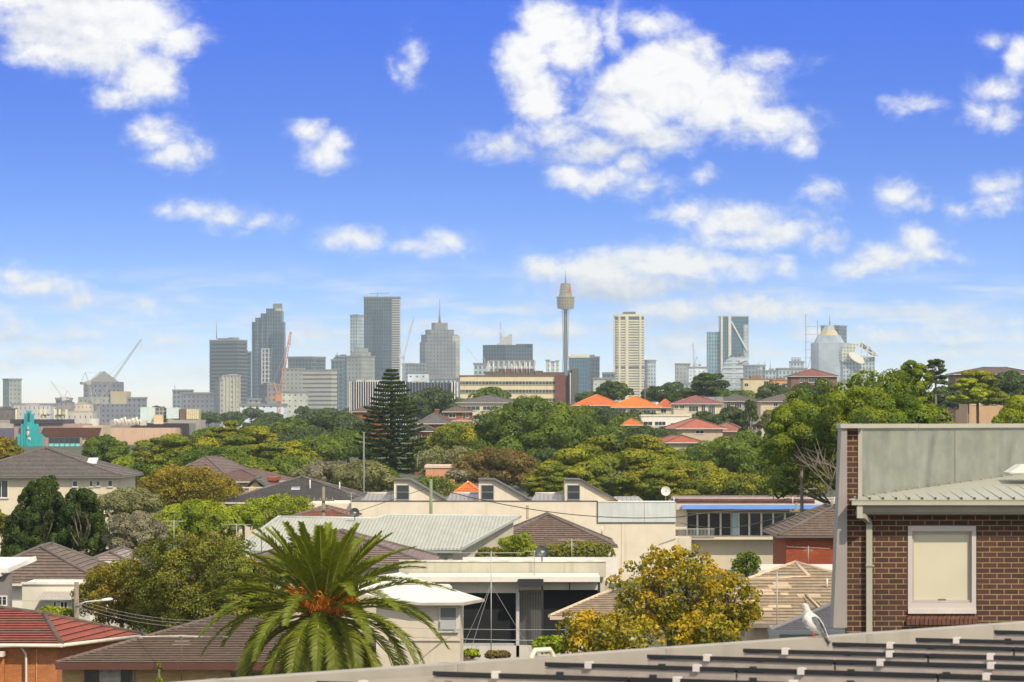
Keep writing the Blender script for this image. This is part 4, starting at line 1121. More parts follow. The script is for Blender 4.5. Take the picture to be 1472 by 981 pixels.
    for wn in wins:
        p0, p1, t_, b_ = wn[:4]; mull = wn[4] if len(wn) > 4 else 1
        x_0 = (X(p0, Y)-cx)/math.cos(th); x_1 = (X(p1, Y)-cx)/math.cos(th)
        x_0 = max(x_0, a+o+.1); x_1 = min(x_1, b-o-.1)
        if x_1-x_0 > .2: window(root, x_0, x_1, Z(b_, Y)-gz, Z(t_, Y)-gz, 0, mull=mull)
    if band:                           # long window bands across the facade
        for (t_, b_) in band:
            bm = window(root, a+o+.3, b-o-.3, Z(b_, Y)-gz, Z(t_, Y)-gz, 0, mull=max(4, int(W/2.2)), sill=False)
    return root
T = M_tile
tile_grey = lambda: T((.15,.135,.13)); tile_brown = lambda: T((.17,.115,.085)); tile_red = lambda: T((.30,.085,.05)); tile_mauve = lambda: T((.20,.14,.13))
tile_org = lambda: T((.72,.17,.035), (.55,.13,.03), lichen=.1); tile_org2 = lambda: T((.80,.22,.03), (.70,.18,.03), lichen=.05); tile_pink = lambda: T((.48,.14,.09), (.40,.12,.08), lichen=.15)
tile_dark = lambda: T((.075,.072,.075), lichen=.15)
DK = lambda: M_render((.20,.17,.15)); CR = lambda c=CREAM: M_render(c)

# ridge row, left to right
house('brown hip roofed house with a cream window band before the striped hospital block', 655, 752, 579, 568, 900, 16, 0, 'hip', tile_grey(), CR((.58,.53,.40)), [(664,690,584,590,3),(694,716,584,590,3),(722,742,583,592,2),(668,715,597,603,3)])
house('house with a purple brown hip roof below the brown roofed band house', 636, 682, 592, 584, 780, 12, 0, 'hip', tile_brown(), BR_RED(), [(645,655,595,601),(665,674,595,601)])
house('old house with a slate grey roof and red chimney behind the pine tree', 598, 651, 609, 593, 700, 12, 0, 'hip', tile_grey(), BR_RED(), [(605,615,613,621),(636,643,613,621)], chimney=(.55,.5))
house('red brick flats with white windows half behind the pine tree', 592, 630, 620, 612, 660, 12, 0, 'hip', tile_dark(), BR_RED(), [(599,606,624,634,1),(614,621,624,634,1),(599,606,640,647,1)])
house('small house with an orange roof and cream gable peeking over the fig tree', 648, 682, 605, 601, 760, 9, 0, 'hip', tile_pink(), CR())
house('house with a dull red brown roof seen left of the pine tree', 503, 556, 592, 583, 1000, 12, 0, 'hip', tile_brown(), BR_RED())
house('broad vivid orange hip roofed house at the left of the orange pair', 822, 896, 583, 567, 900, 14, 0, 'hip', tile_org(), DK(), [(862,870,587,597),(876,884,587,597)], rin=6.5, ridge_c=(.6,.2,.06))
house('brightest orange pyramid roofed house with cream walls in the middle of the ridge', 877, 951, 585.5, 569.5, 850, 12, 0, 'hip', tile_org2(), CR((.66,.56,.38)), [(884,900,588,595,2),(905,914,588,598,1),(925,934,590,598),(936,943,590,598)], ridge_c=(.75,.25,.06))
house('small orange red roof between the bright orange house and the mauve roofed house', 943, 972, 586, 574, 880, 10, 0, 'hip', T((.60,.14,.045)), CR(), [(950,958,588,594)], ridge_c=(.6,.2,.06))
house('two storey house with a mauve red roof, solar panels and white balcony windows', 965, 1041, 580.5, 569, 820, 13, 0, 'hip', T((.34,.11,.10)), CR((.62,.54,.38)), [(969,975,583,588,1),(977,984,583,588,1),(990,1004,584,592,2),(1008,1014,582,598,1),(1018,1028,583,598,3)], panels=4, ridge_c=(.3,.12,.1))
house('low white flat roofed modern house beneath the mauve roofed house', 918, 995, 598, 596, 700, 10, 0, 'flat', None, CR(WHITE), [(925,938,606,612,1),(941,957,606,612,2),(964,970,608,612),(974,979,608,613),(983,990,608,613)])
house('house with a coral red roof right of the low white house', 978, 1036, 616, 602, 640, 13, 8, 'hip', tile_pink(), CR((.5,.4,.3)), [(1000,1012,619,624)], rin=5)
house('second coral red roof, partly behind trees right of the first', 1022, 1062, 620, 608, 650, 12, -10, 'hip', T((.42,.14,.10)), CR((.5,.4,.3)))
house('small isolated coral roof low among trees under the coral red house', 968, 1000, 636, 626, 560, 9, 12, 'hip', T((.50,.13,.07)), CR((.5,.42,.32)), rin=3)
house('small coral roof just left of the low white flat house', 893, 924, 611, 602, 690, 10, 0, 'hip', tile_org(), CR((.5,.42,.3)), ridge_c=(.5,.16,.06))
house('grey brown roofed flats right of the mauve roofed house', 1028, 1096, 577, 567, 860, 13, 0, 'hip', T((.13,.11,.10)), M_render((.33,.31,.32)), [(1044,1050,580,587),(1056,1066,580,587,2),(1080,1086,580,587)])
house('cream flats with a flat grey brown roof right of the grey flats', 1090, 1170, 577, 567, 840, 13, 0, 'hip', T((.15,.12,.11)), CR((.58,.48,.36)), [(1112,1118,579,585),(1138,1148,580,586,2),(1126,1132,580,586)])
house('cream block of flats with an orange flat roofed room on top of the ridge', 1066, 1114, 545.5, 541, 1080, 14, 0, 'flat', None, CR((.58,.52,.34)), [(1070,1076,551,556),(1098,1108,548,554,2)], parapet_c=(.30,.17,.11))
house('orange brick flats with balconies on the ridge left of the brown hip roof', 1108, 1142, 547, 543, 1060, 12, 0, 'flat', None, M_render((.62,.30,.12)), [(1114,1120,551,555),(1124,1132,551,555,2),(1124,1132,560,565,2),(1114,1120,560,565)], parapet_c=(.28,.17,.12))
house('flats with a red brown hip roof high on the ridge beside the fig top', 1134, 1206, 541, 530, 980, 13, 0, 'hip', T((.30,.10,.07)), BR_BRN(), [(1150,1156,544,550),(1162,1174,544,550,2),(1182,1188,544,550)])
house('long dark brown roof on the far right ridge', 1370, 1500, 538, 528, 760, 13, 0, 'hip', T((.15,.10,.08)), BR_BRN(), [(1400,1412,541,545,2),(1424,1434,541,545,2)], rin=7)
house('brick flats with a brown roof between the big fig and the right hand tree', 1386, 1446, 569, 560, 640, 12, 0, 'hip', T((.20,.13,.12)), M_render((.52,.34,.20)), [(1398,1408,573,582,2),(1412,1420,573,582,2),(1426,1434,573,582,1)])
house('pink terracotta house with pale lilac blossom wall beyond the sawtooth building', 606, 667, 672, 668, 480, 11, 0, 'flat', None, M_render((.62,.30,.18)), parapet_c=(.66,.52,.42))
house('house with an orange tiled roof behind the sawtooth building', 652, 692, 708, 695, 400, 9, 0, 'hip', tile_org(), CR(), rin=3, ridge_c=(.6,.2,.06))
house('mauve brown roof showing through the trees on the left slope', 242, 322, 687, 658, 420, 12, -14, 'hip', tile_mauve(), CR((.5,.4,.34)), rin=3)
house('low brown roof left of the dark hip roofed house', 300, 368, 692, 676, 400, 12, -10, 'hip', T((.22,.13,.11)), CR((.5,.4,.34)))
house('brown roof behind the wide dark hip roof, among pale shrubs', 420, 490, 690, 664, 430, 12, 0, 'hip', T((.19,.115,.10)), CR((.5,.4,.34)))
house('little cream gabled house with green trim left of the wide dark hip roof', 350, 384, 700, 688, 372, 8, 0, 'front_gable', T((.12,.13,.11)), CR((.68,.50,.26)))
house('flat red roof just behind the wide dark hip roof', 378, 402, 690, 686, 390, 8, 0, 'flat', None, BR_RED(), parapet_c=(.26,.07,.05))
house('wide dark charcoal hip roof with skylight and vents in the valley centre left', 314, 540, 722, 688, 330, 14, 0, 'hip', tile_dark(), CR((.66,.58,.46)), [(350,360,726,734),(500,512,728,734)], rin=5.8, vents=[(.57,.9),(.76,.7)], sky=[.45])
house('small red brown hip roof in front of the wide dark roof', 412, 512, 745, 731, 280, 9, 0, 'hip', T((.30,.09,.05)), CR(), rin=4)
house('brown hip roofed house in front of the sawtooth building at its middle', 690, 886, 785, 743, 262, 12, 0, 'hip', tile_brown(), CR((.5,.42,.32)), rin=7.2, vents=[(.9,.3)], gut=(.2,.17,.16))
house('grey tiled hip roof house with cream upper storey, far left middle distance', -75, 177, 685, 646, 300, 15, 0, 'hip', T((.17,.145,.14)), CR((.66,.58,.45)), [(-8,12,690,716,1),(62,82,690,696,1),(104,112,691,700,0),(128,134,691,700,0),(138,144,691,699,0),(155,162,690,700,0)], rin=8.0, sky=[.77], gut=(.16,.15,.15))
house('house with brown grey tiles behind the red roof, left edge', -60, 152, 838, 790, 190, 11, 0, 'hip', T((.18,.13,.105)), CR(WHITE), [(-8,8,860,880,1)], rin=1.9, gut=(.62,.6,.55))
house('small pale tiled roof corner beside the brown grey tiled house', 128, 184, 806, 795, 215, 8, 0, 'hip', T((.34,.27,.25)), CR(), rin=3)
house('small cottage with a pale metal roof and blue window frames under the spreading tree', 56, 112, 858, 850, 180, 5, 0, 'skillion', M_sheet((.42,.36,.32)), CR((.6,.62,.56)), [(76,82,864,880,0),(86,98,864,880,1)], over=.25)
house('red brick house with brown tiles left of the tall brick wall', 1118, 1290, 770, 731, 235, 12, 0, 'hip', tile_brown(), M_brick((.42,.075,.02), (.32,.05,.018), (.25,.09,.05), name='deep_red_brick'), [], rin=6.2, gut=(.12,.10,.09))
house('low white and red brick parapet wing below the red brick house', 1080, 1300, 826, 824, 205, 8, 0, 'flat', None, BR_RED(), parapet_c=(.64,.58,.50))
house('cream house with a brown roof glimpsed through trees left of the white flats', 855, 880, 608, 600, 800, 9, 0, 'hip', tile_grey(), CR())
house('dull grey roofed house low between orange house and fig tree', 845, 892, 606, 598, 830, 10, 0, 'hip', tile_grey(), DK(), [(860,868,608,611)])

# buildings of the middle distance built one by one
def striped_block():
    Y = 1300.0; k = Y/F; zb = ground_z(X(740, Y), Y)-1
    r = thing('hospital_block', 'cream and grey striped office block with roof antennas and a brick end', 'building', (X(736, Y), Y, zb))
    q = lambda px: (px-736)*k; z = lambda py: Z(py, Y)-zb
    MB().box(q(661), q(798), 0, 25, 0, z(541)).build('wall', M_render((.66,.57,.38)), r)
    for t_, b_ in ((548.5, 553), (560.5, 565), (573, 577)):
        w = MB(); w.box(q(661.6), q(797.6), -.12, -.02, z(b_), z(t_)); w = w.build('window_band', M_curtain((.05,.07,.09), (.28,.28,.27), 1.2, 30, .12), r)
        MB().box(q(661), q(798), -.25, -.13, z(b_)-.15, z(b_)).build('sill', M_plain((.5,.45,.35)), w)
    MB().box(q(660), q(661)-.02, -.5, 25, 0, z(540)).build('end_wall', M_render((.12,.10,.09)), r)
    MB().box(q(661), q(798), -.3, 25.3, z(541)+.003, z(540)+.1).build('parapet', M_plain((.16,.12,.11)), r)
    MB().box(q(798)+.02, q(817), -1, 24, 0, z(540.5)).build('brick_wing', M_brick((.20,.08,.065), (.16,.06,.05), (.2,.12,.1), 1.2, .5, .05, name='far_brick'), r)
    for a, b, t_ in ((697, 716, 534), (716, 768, 530), (768, 781, 533), (781, 812, 535)): MB().box(q(a), q(b)-.05, 4, 20, z(540), z(t_)).build('plant_room', M_plain((.13,.095,.09), .8), r)
    MB().box(q(817)+.02, q(824), -2, 20, 0, z(532)).build('stair_tower', M_plain((.14,.14,.15)), r)
    MB().box(q(822), q(832), -4, -2.1, 0, z(530)).build('stair_tower', M_plain((.10,.11,.11)), r)
    MB().tube([(q(820.5), -3, 0), (q(820.5), -3, z(536))], .45, 8).build('flue', M_plain((.45,.45,.42), .4), r)
    for px, t_ in ((736,524),(739,526),(743,525.5),(750,526),(704,524),(709,523),(757,521),(761,522),(770,526),(790,528),(726,526)):
        MB().tube([(q(px), 3.5, z(536)), (q(px), 3.5, z(t_))], .13, 5).build('antenna', M_plain((.7,.68,.6)), r)
striped_block()
def ribbed_office():
    Y = 1200.0; k = Y/F; zb = ground_z(X(575, Y), Y)-1
    r = thing('ribbed_office', 'long dark office with white vertical fins behind the pine tree', 'building', (X(575, Y), Y, zb))
    q = lambda px: (px-575)*k; z = lambda py: Z(py, Y)-zb
    MB().box(q(504), q(586), 0, 20, 0, z(549)).build('wall', M_glass((.025,.035,.06), .2), r)
    MB().box(q(586)+.02, q(657), 1.5, 20, 0, z(550)).build('wall', M_glass((.045,.05,.075), .25), r)
    MB().box(q(502), q(504)-.02, -.3, 20, 0, z(548.5)).build('end_wall', M_render((.62,.52,.42)), r)
    for i in range(24):
        x = q(505)+i*(q(586)-q(505))/24; MB().box(x, x+.22, -.35, -.01, 0, z(549)).build('fin', M_plain((.62,.60,.60)), r)
    for i in range(14):
        x = q(588)+i*(q(651)-q(588))/14; MB().box(x, x+.12, 1.25, 1.49, 0, z(550)).build('fin', M_plain((.30,.30,.34)), r)
    for px in (649, 653, 656.4): MB().box(q(px), q(px)+.35, -.3, 1.2, 0, z(549.5)).build('white_column', M_plain((.7,.7,.7)), r)
    for a, b, t_ in ((511,520,546),(525,548,546.5),(592,612,547)): MB().box(q(a), q(b), 5, 14, z(549), z(t_)).build('plant_room', M_plain((.5,.48,.46)), r)
ribbed_office()
def cinema():
    Y = 900.0; k = Y/F; zb = ground_z(X(60, Y), Y)-1
    r = thing('cinema_building', 'mauve building with a tall stepped teal sign tower, far left', 'building', (X(60, Y), Y, zb))
    q = lambda px: (px-60)*k; z = lambda py: Z(py, Y)-zb
    mv = M_render((.36,.27,.26)); tl = M_plain((.02,.36,.38), .5, scale=.3); nv = M_plain((.05,.05,.08))
    MB().box(q(20), q(118), 0, 22, 0, z(609.5)).build('wall', mv, r)
    MB().box(q(15), q(91), -.6, 23, z(609.4), z(603)).build('dark_parapet', nv, r)
    MB().box(q(-20), q(20)-.02, -.5, 20, 0, z(616)).build('side_wing', M_plain((.12,.11,.16)), r)
    s = MB()
    for a, b, t_, y0 in ((26,62,624,-.9),(31,56.5,609.5,-1.2),(35.5,50,595.5,-1.5),(39,46.5,590.5,-1.8)): s.box(q(a), q(b), y0, y0+.29, 0, z(t_))
    sg = s.build('sign_tower', tl, r)
    MB().box(q(41), q(44.3), -1.95, -1.81, z(606), z(594)).build('sign_slot', M_plain((.03,.08,.10)), sg)
    # lettering: two tall script letters and small capitals, far too small to be read in the photo
    lt = MB()
    def stroke(pts, w=.16): lt.tube([(q(p[0]), -1.9, z(p[1])) for p in pts], w, 5)
    stroke([(40.2,618),(41.5,613.5),(43,618)]); stroke([(40.7,616.5),(42.5,616.5)])
    stroke([(42.8,620),(41,621),(40.5,625),(42.2,628)]); stroke([(42.6,621),(42.6,626)])
    stroke([(41.2,630),(42.8,632),(44.8,630.5)]); stroke([(43.4,629),(45,632),(44,634)])
    lt.build('sign_letters', M_plain((.85,.55,.52), .4), sg)
    lt = MB()
    for i, px in enumerate((37.5, 39.6, 41.7, 43.8, 45.9)): lt.box(q(px), q(px)+.22, -1.95, -1.81, z(646+.4*(i % 2)), z(643.5-.3*(i % 3)))
    lt.build('sign_letters', M_plain((.16,.12,.12)), sg)
    # mansard canopy, windows and teal awnings on the right part
    m = MB(); m.v = [(q(63), -1.2, z(615)), (q(146), -1.2, z(615)), (q(142), -.2, z(628)), (q(67), -.2, z(628)), (q(63), .5, z(615)), (q(146), .5, z(615)), (q(142), .5, z(628)), (q(67), .5, z(628))]
    m.f = [(0,3,2,1),(4,5,6,7),(0,1,5,4),(1,2,6,5),(2,3,7,6),(3,0,4,7)]; m.sm = [False]*6; m.build('canopy', M_plain((.20,.09,.075), .8, scale=.3), r)
    MB().box(q(118)+.02, q(148), .52, 18, 0, z(612)).build('wall', M_render((.55,.44,.32)), r)
    window(r, q(70), q(115), z(637.5), z(629), -.06, mull=5, frame_c=(.15,.14,.15), sill=False)
    for i in range(6):
        x = q(71+i*7.6); mb = MB(); mb.v = [(x, -.05, z(638)), (x+1.0, -.05, z(638)), (x+1.0, -.8, z(643)), (x, -.8, z(643)), (x, -.05, z(643)), (x+1.0, -.05, z(643))]
        mb.f = [(0,3,2,1),(0,1,5,4),(3,4,5,2),(0,4,3),(1,2,5)]; mb.sm = [False]*5; mb.build('awning', M_plain((.12,.45,.48)), r)
cinema()
def centre_block():
    Y = 960.0; k = Y/F; zb = ground_z(X(200, Y), Y)-1
    r = thing('shopping_centre', 'long salmon blank walled building with machinery and pale tanks on its roof', 'building', (X(200, Y), Y, zb))
    q = lambda px: (px-200)*k; z = lambda py: Z(py, Y)-zb
    MB().box(q(140), q(252), 0, 40, 0, z(615.5)).build('wall', M_render((.58,.40,.30)), r)
    MB().box(q(150), q(268), 42, 60, 0, z(604)).build('rear_wall', M_render((.36,.33,.31)), r)
    MB().box(q(130), q(262), 20, 41, z(615.4)-2, z(609)).build('roof_deck', M_render((.24,.23,.22)), r)
    pc = M_plain((.50,.62,.62), .5); w = M_plain((.62,.62,.58), .5); bg = M_plain((.58,.45,.30)); dkm = M_plain((.10,.09,.09))
    MB().box(q(195), q(216), 12, 18, z(608), z(585.5)).build('tank', pc, r); MB().box(q(233), q(251), 12, 18, z(602), z(586)).build('tank', pc, r)
    MB().box(q(216)+.05, q(232), 14, 17, z(608), z(586)).build('frame_shed', M_curtain((.10,.10,.10), (.4,.4,.38), 1.0, 1.0, .1), r)
    MB().box(q(216), q(229), 9, 11.8, z(610), z(597)).build('peach_shed', bg, r)
    MB().box(q(252), q(262), 12, 17, z(604), z(588)).build('brown_shed', M_plain((.16,.10,.09)), r)
    for i in range(6): MB().box(q(262.4+i*3), q(265+i*3), 11.6, 12, z(603), z(588.5)).build('shed_door', M_plain((.62,.56,.36)), r)
    MB().box(q(262), q(281), 12.1, 17, z(604), z(588)).build('cream_shed', M_plain((.4,.34,.22)), r)
    rs = random.Random(4)
    for i in range(26):                       # ducts, fans and pipes
        px = rs.uniform(146, 202); y = rs.uniform(8, 34); s = rs.uniform(.4, 1.5)
        if i % 3: MB().box(q(px), q(px)+s*1.6, y, y+s*1.4, z(612), z(612)+s*1.3).build('roof_unit', (w, M_plain((.3,.3,.3)), M_plain((.46,.45,.42)))[i % 3], r)
        else: MB().lathe(q(px), y, [(s*.7, z(611)), (s*.7, z(611)+s*1.4), (s*.3, z(611)+s*1.9)], 12).build('roof_fan', w, r)
    for i in range(7):
        px = 162+i*5.5; pts = [(q(px), 6, z(611)), (q(px), 6, z(606-(i % 3)*2)), (q(px+3), 6, z(604-(i % 3)*2)), (q(px+5), 6, z(609))]
        MB().tube(pts, .32, 8).build('duct', w, r)
    MB().box(q(127), q(137), 3, 8, z(615), z(602)).build('white_box', w, r)
centre_block()
for i, (a, b, t, Y, c, lb) in enumerate([
    (-6, 20, 588, 1300, (.16,.15,.15), 'dark low shed roof at the left edge above the teal sign'),
    (18, 74, 583, 1750, (.52,.50,.54), 'white balconied apartment row behind the left roofs'),
    (79, 104, 579, 1900, (.28,.26,.30), 'mauve curved roofed hall behind the left apartment row'),
    (88, 135, 592, 1500, (.55,.52,.48), 'pale low apartment row beneath the pyramid roofed tower'),
    (100, 132, 581, 2100, (.55,.50,.40), 'cream arched building at the foot of the pyramid roofed tower')]):
    house(lb, a, b, t, t-(3 if i in (0, 2) else 2), Y, 14, 0, 'flat', None, M_curtain((.12,.12,.14), c, 2.2, 3.0, .9, name='flat_facade'), parapet_c=sc(c, .85), name='low_building', cat='building')
house('beige flat roofed shops beside the grey roof machinery', -10, 21, 606, 603, 1000, 12, 0, 'flat', None, M_render((.42,.38,.34)), parapet_c=(.4,.38,.36), name='shop_building', cat='building')
# yellow roof posts by the cinema
for i, px in enumerate((23.5, 59, 65, 80, 86, 95.5)):
    lb = ['yellow roof mast at the far left, beside the teal tower', 'yellow roof mast just right of the teal tower', 'second yellow roof mast right of the teal tower', 'yellow roof mast with dishes, third right of the teal tower', 'yellow roof mast with dishes, fourth right of the teal tower', 'last yellow roof mast, near the dark parapet end'][i]
    Y = 915.0; r = thing('roof_mast', lb, 'mast', (X(px, Y), Y, Z(603, Y)), 0, 'yellow masts on the cinema roof')
    MB().box(-.25, .25, -.2, .2, 0, Z(588.5, Y)-Z(603, Y)).build('mast', M_plain((.66,.64,.34)), r)
    if i in (1, 2, 3, 4): MB().lathe(.8, -.3, [(.1, .9), (.7, 1.1), (.75, 1.2)], 10).build('dish', M_plain((.16,.15,.15)), r)
def sawtooth():
    Y = 300.0; k = Y/F; zb = ground_z(X(720, Y), Y)-.5
    r = thing('sawtooth_building', 'long cream rendered building with three sloping roof lights', 'building', (X(720, Y), Y, zb))
    q = lambda px: (px-720)*k; z = lambda py: Z(py, Y)-zb
    cm = M_render((.72,.64,.52), .35); dk = M_plain((.10,.09,.08), .6)
    MB().box(q(505), q(893), 0, 14, 0, z(721)).build('wall', cm, r)
    MB().box(q(440), q(505)-.02, 3, 14, 0, z(725)).build('wall', cm, r)
    MB().box(q(893)+.02, q(971), 0, 14, 0, z(751)).build('wall', cm, r)
    st = MB(); st.box(q(859), q(971)+.02, -.02, 3.98, z(750.8), z(722.6)); st.build('screen_panel', M_sheet((.58,.62,.62), rib=.6, depth=.01, rough=.5), r)
    MB().box(q(858), q(860)-.02, -.06, 0, z(752), z(721)).build('trim', dk, r); MB().box(q(858), q(971), -.08, -.03, z(752.3), z(751)).build('trim', dk, r); MB().box(q(926), q(927), -.05, -.025, z(750), z(723)).build('trim', M_plain((.4,.42,.42)), r)
    MB().box(q(503), q(859), -.06, 14.1, z(721)+.004, z(720)).build('coping', dk, r)
    MB().box(q(859), q(971), -.06, 4.1, z(722.4), z(721.8)).build('coping', M_plain((.6,.6,.58)), r)
    MB().box(q(805), q(812), -.05, .02, z(756), z(749)).build('vent_grille', M_plain((.14,.13,.13)), r)
    MB().box(q(757), q(760), -.06, -.01, z(745), z(726)).build('stain_pipe', M_plain((.45,.42,.26)), r)
    for i, x0 in enumerate((566, 688, 812)):
        b = MB(); b.xprism([(q(x0), z(721)+.02), (q(x0+(74 if i < 2 else 76)), z(721)+.02), (q(x0+23.5), z(690.5)), (q(x0), z(690))], .6, 6)
        w = b.build('roof_light', cm, r)
        window(w, q(x0+3.5), q(x0+22), z(719), z(697.5), .6, mull=0, trans=.52, glass=(.045,.055,.065), frame_c=(.25,.25,.25), sill=False)
        e = MB(); e.slab([(q(x0+23), .3, z(689.4)), (q(x0+77), .3, z(720)), (q(x0+77), 6.4, z(720)), (q(x0+23), 6.4, z(689.4))], .09); e.slab([(q(x0-1), .35, z(689)), (q(x0+23)-.01, .35, z(689.4)), (q(x0+23)-.01, 6.4, z(689.4)), (q(x0-1), 6.4, z(689))], .10)
        e.build('roof_edge', dk, w)
        s0, s1 = x0-48, x0
        g = MB(); g.slab([(q(s0), 1, z(720)), (q(s1)-.03, 1, z(720)), (q(s1)-.03, 5.8, z(712)), (q(s0+6), 5.8, z(712))], .12); g.build('roof', M_sheet((.28,.26,.24), rib=.35, depth=.05), r)
        g = MB(); g.tube([(q(s0+6), 5.8, z(711.6)), (q(s1), 5.8, z(711.6))], .10, 6); g.build('ridge_cap', M_plain((.6,.55,.48)), r)
    g = MB(); g.slab([(q(880), 4.2, z(724)), (q(930), 4.2, z(724)), (q(922), 7, z(716.5)), (q(886), 7, z(716.5))], .12); g.build('roof', M_sheet((.30,.29,.27), rib=.35, depth=.05), r)
sawtooth()
def blue_fascia_building():
    Y = 315.0; k = Y/F; zb = ground_z(X(1080, Y), Y)-.5
    r = thing('blue_fascia_building', 'white building with a blue roof edge and a long row of dark tall windows', 'building', (X(1080, Y), Y, zb))
    q = lambda px: (px-1080)*k; z = lambda py: Z(py, Y)-zb
    cm = M_render((.60,.53,.42), .25); dg = M_glass((.02,.025,.03), .15)
    MB().box(q(972), q(1300), 2.5, 16, 0, z(733)).build('wall', cm, r)
    MB().box(q(972), q(1300), 0, 16, z(733)+.003, z(730.5)).build('soffit', M_render((.50,.42,.28)), r)
    MB().box(q(980), q(1300), -.35, -.02, z(732), z(726.2)).build('blue_fascia', M_plain((.14,.30,.75), .5, scale=.4), r)
    MB().box(q(972), q(1300), 0, 16, z(730.5)+.003, z(724.5)).build('roof_edge', M_plain((.5,.45,.38)), r)
    MB().box(q(975), q(1172), .6, 15, z(724.5)+.003, z(717.5)).build('brick_parapet', M_brick((.22,.09,.07), (.16,.06,.05), (.2,.12,.1), .3, .16, .03, name='dark_red_brick'), r)
    MB().box(q(972), q(988), 1.0, 2.48, z(762), z(732)).build('cream_pier', cm, r)
    xs = [989, 1004.5, 1021, 1038, 1054]; xs2 = [1064, 1079.5, 1097, 1114, 1131, 1150, 1168, 1186, 1204]
    for L in (xs, xs2):
        for a, b in zip(L[:-1], L[1:]):
            w = MB(); w.box(q(a)-.04, q(a)+.06, 1.9, 2.1, z(772), z(738)); w.box(q(b)-.10, q(b)-.045, 1.9, 2.1, z(772), z(738)); w.box(q(a)+.06, q(b)-.10, 1.9, 2.1, z(738.8), z(738)); w.box(q(a)+.06, q(b)-.10, 1.9, 2.1, z(772), z(771))
            w = w.build('window', M_plain((.55,.55,.54)), r); MB().box(q(a)+.06, q(b)-.10, 2.0, 2.05, z(771), z(738.8)).build('pane', dg, w)
    MB().box(q(1054)+.02, q(1064)-.06, 1.9, 2.2, z(772), z(738)).build('blue_panel', M_plain((.28,.42,.52)), r)
    MB().box(q(972), q(1300), 0, 2.48, z(776), z(772.5)).build('balcony_slab', cm, r); MB().box(q(992), q(1300), 1.2, 2.4, 0, z(776)-.01).build('lower_wall', cm, r)
    rl = MB()
    for i in range(26): x = q(976)+i*(q(1026)-q(976))/25; rl.box(x, x+.03, -.1, -.07, z(772), z(761))
    rl.box(q(976), q(1027), -.12, -.05, z(761), z(760)); rl.box(q(976), q(1027), -.12, -.05, z(772), z(771.4))
    rl.build('balcony_rail', M_plain((.38,.38,.37)), r)
    fr = MB()
    for px in (969, 1140, 1200): fr.tube([(q(px), .3, z(724)), (q(px), .3, z(714.5))], .05, 5)
    fr.tube([(q(965), .3, z(716.5)), (q(1300), .3, z(717.5))], .03, 4); fr.tube([(q(965), .3, z(714.8)), (q(1300), .3, z(716))], .03, 4)
    fr.build('roof_rail', M_plain((.6,.6,.58)), r)
    # glass balustrade and lower boxes
    MB().box(q(1110), q(1135), -1.2, -1.15, z(809), z(787)).build('glass_balustrade', M_glass((.35,.42,.42), .1), r)
    MB().box(q(932), q(992)-.02, -2.5, 2.3, 0, z(771.5)).build('low_wing', M_render((.60,.56,.48)), r)
blue_fascia_building()
def metal_roof_hall():
    """long hall under one ribbed grey green roof plane that falls towards us"""
    Y = 235.0; k = Y/F; zb = ground_z(X(560, Y), Y)-.5; Yb = 248.0
    r = thing('metal_roof_hall', 'wide hall under a pale grey green ribbed metal roof in the middle of the valley', 'building', (X(560, Y), Y, zb))
    o = Vector((X(560, Y), Y, zb)); P = lambda px, py, yy: tuple(at(px, py, yy)-o)
    sm = M_sheet((.40,.41,.355), rib=.24, depth=.045, rough=.65, sharp=2.0)
    e0 = P(336, 792, Y); e1 = P(664, 788.5, Y)
    m = MB(); m.slab([e0, e1, P(748, 742.5, Yb), P(556, 740.5, Yb), P(540, 746, Yb-1), P(402, 743.5, Yb)], .12); m.build('roof', sm, r)
    g = MB(); g.box(e0[0], e1[0], -.16, -.01, e0[2]-.16, e0[2]-.01); g.build('gutter', M_plain((.26,.29,.27), .5), r)
    wl = M_render((.50,.46,.37))
    MB().prism([(e0[0]+1, .5), (e1[0]-.6, .5), (P(738, 745, Yb)[0], 12.4), (P(410, 745, Yb)[0], 12.4)], 0, e0[2]-.25).build('wall', wl, r)
    m = MB(); a = (e1[0]-.6, .5, e0[2]-.25); b = (P(738, 745, Yb)[0], 12.4, e0[2]-.25); c = (b[0], 12.4, P(738, 748, Yb)[2]-.1)
    m.face([a, b, c]); m.face([(a[0]-.2, a[1], a[2]), (c[0]-.2, c[1], c[2]), (b[0]-.2, b[1], b[2])]); m.build('gable', wl, r)
    MB().tube([e1, P(748, 742.5, Yb)], .13, 4).build('barge_board', M_plain((.40,.42,.38), .5), r); MB().tube([e0, P(402, 743.5, Yb)], .16, 4).build('barge_board', M_plain((.40,.42,.38), .5), r)
    m = MB(); m.tube([P(402, 743.2, Yb), P(540, 745.7, Yb-1), P(556, 740.2, Yb), P(748, 742.2, Yb)], .09, 6); m.build('ridge_cap', M_plain((.45,.48,.45), .5), r)
    MB().box(P(640, 0, Y)[0], P(640, 0, Y)[0]+.14, .30, .48, 0, e0[2]-.3).build('downpipe', M_plain((.22,.24,.23)), r)
metal_roof_hall()
house('house with mauve brown tiles in front of the ribbed metal hall, behind the palm', 344, 622, 812, 769, 205, 12, 0, 'hip', T((.25,.17,.165)), CR((.50,.45,.35)), [], rin=2.0, gut=(.2,.18,.17))
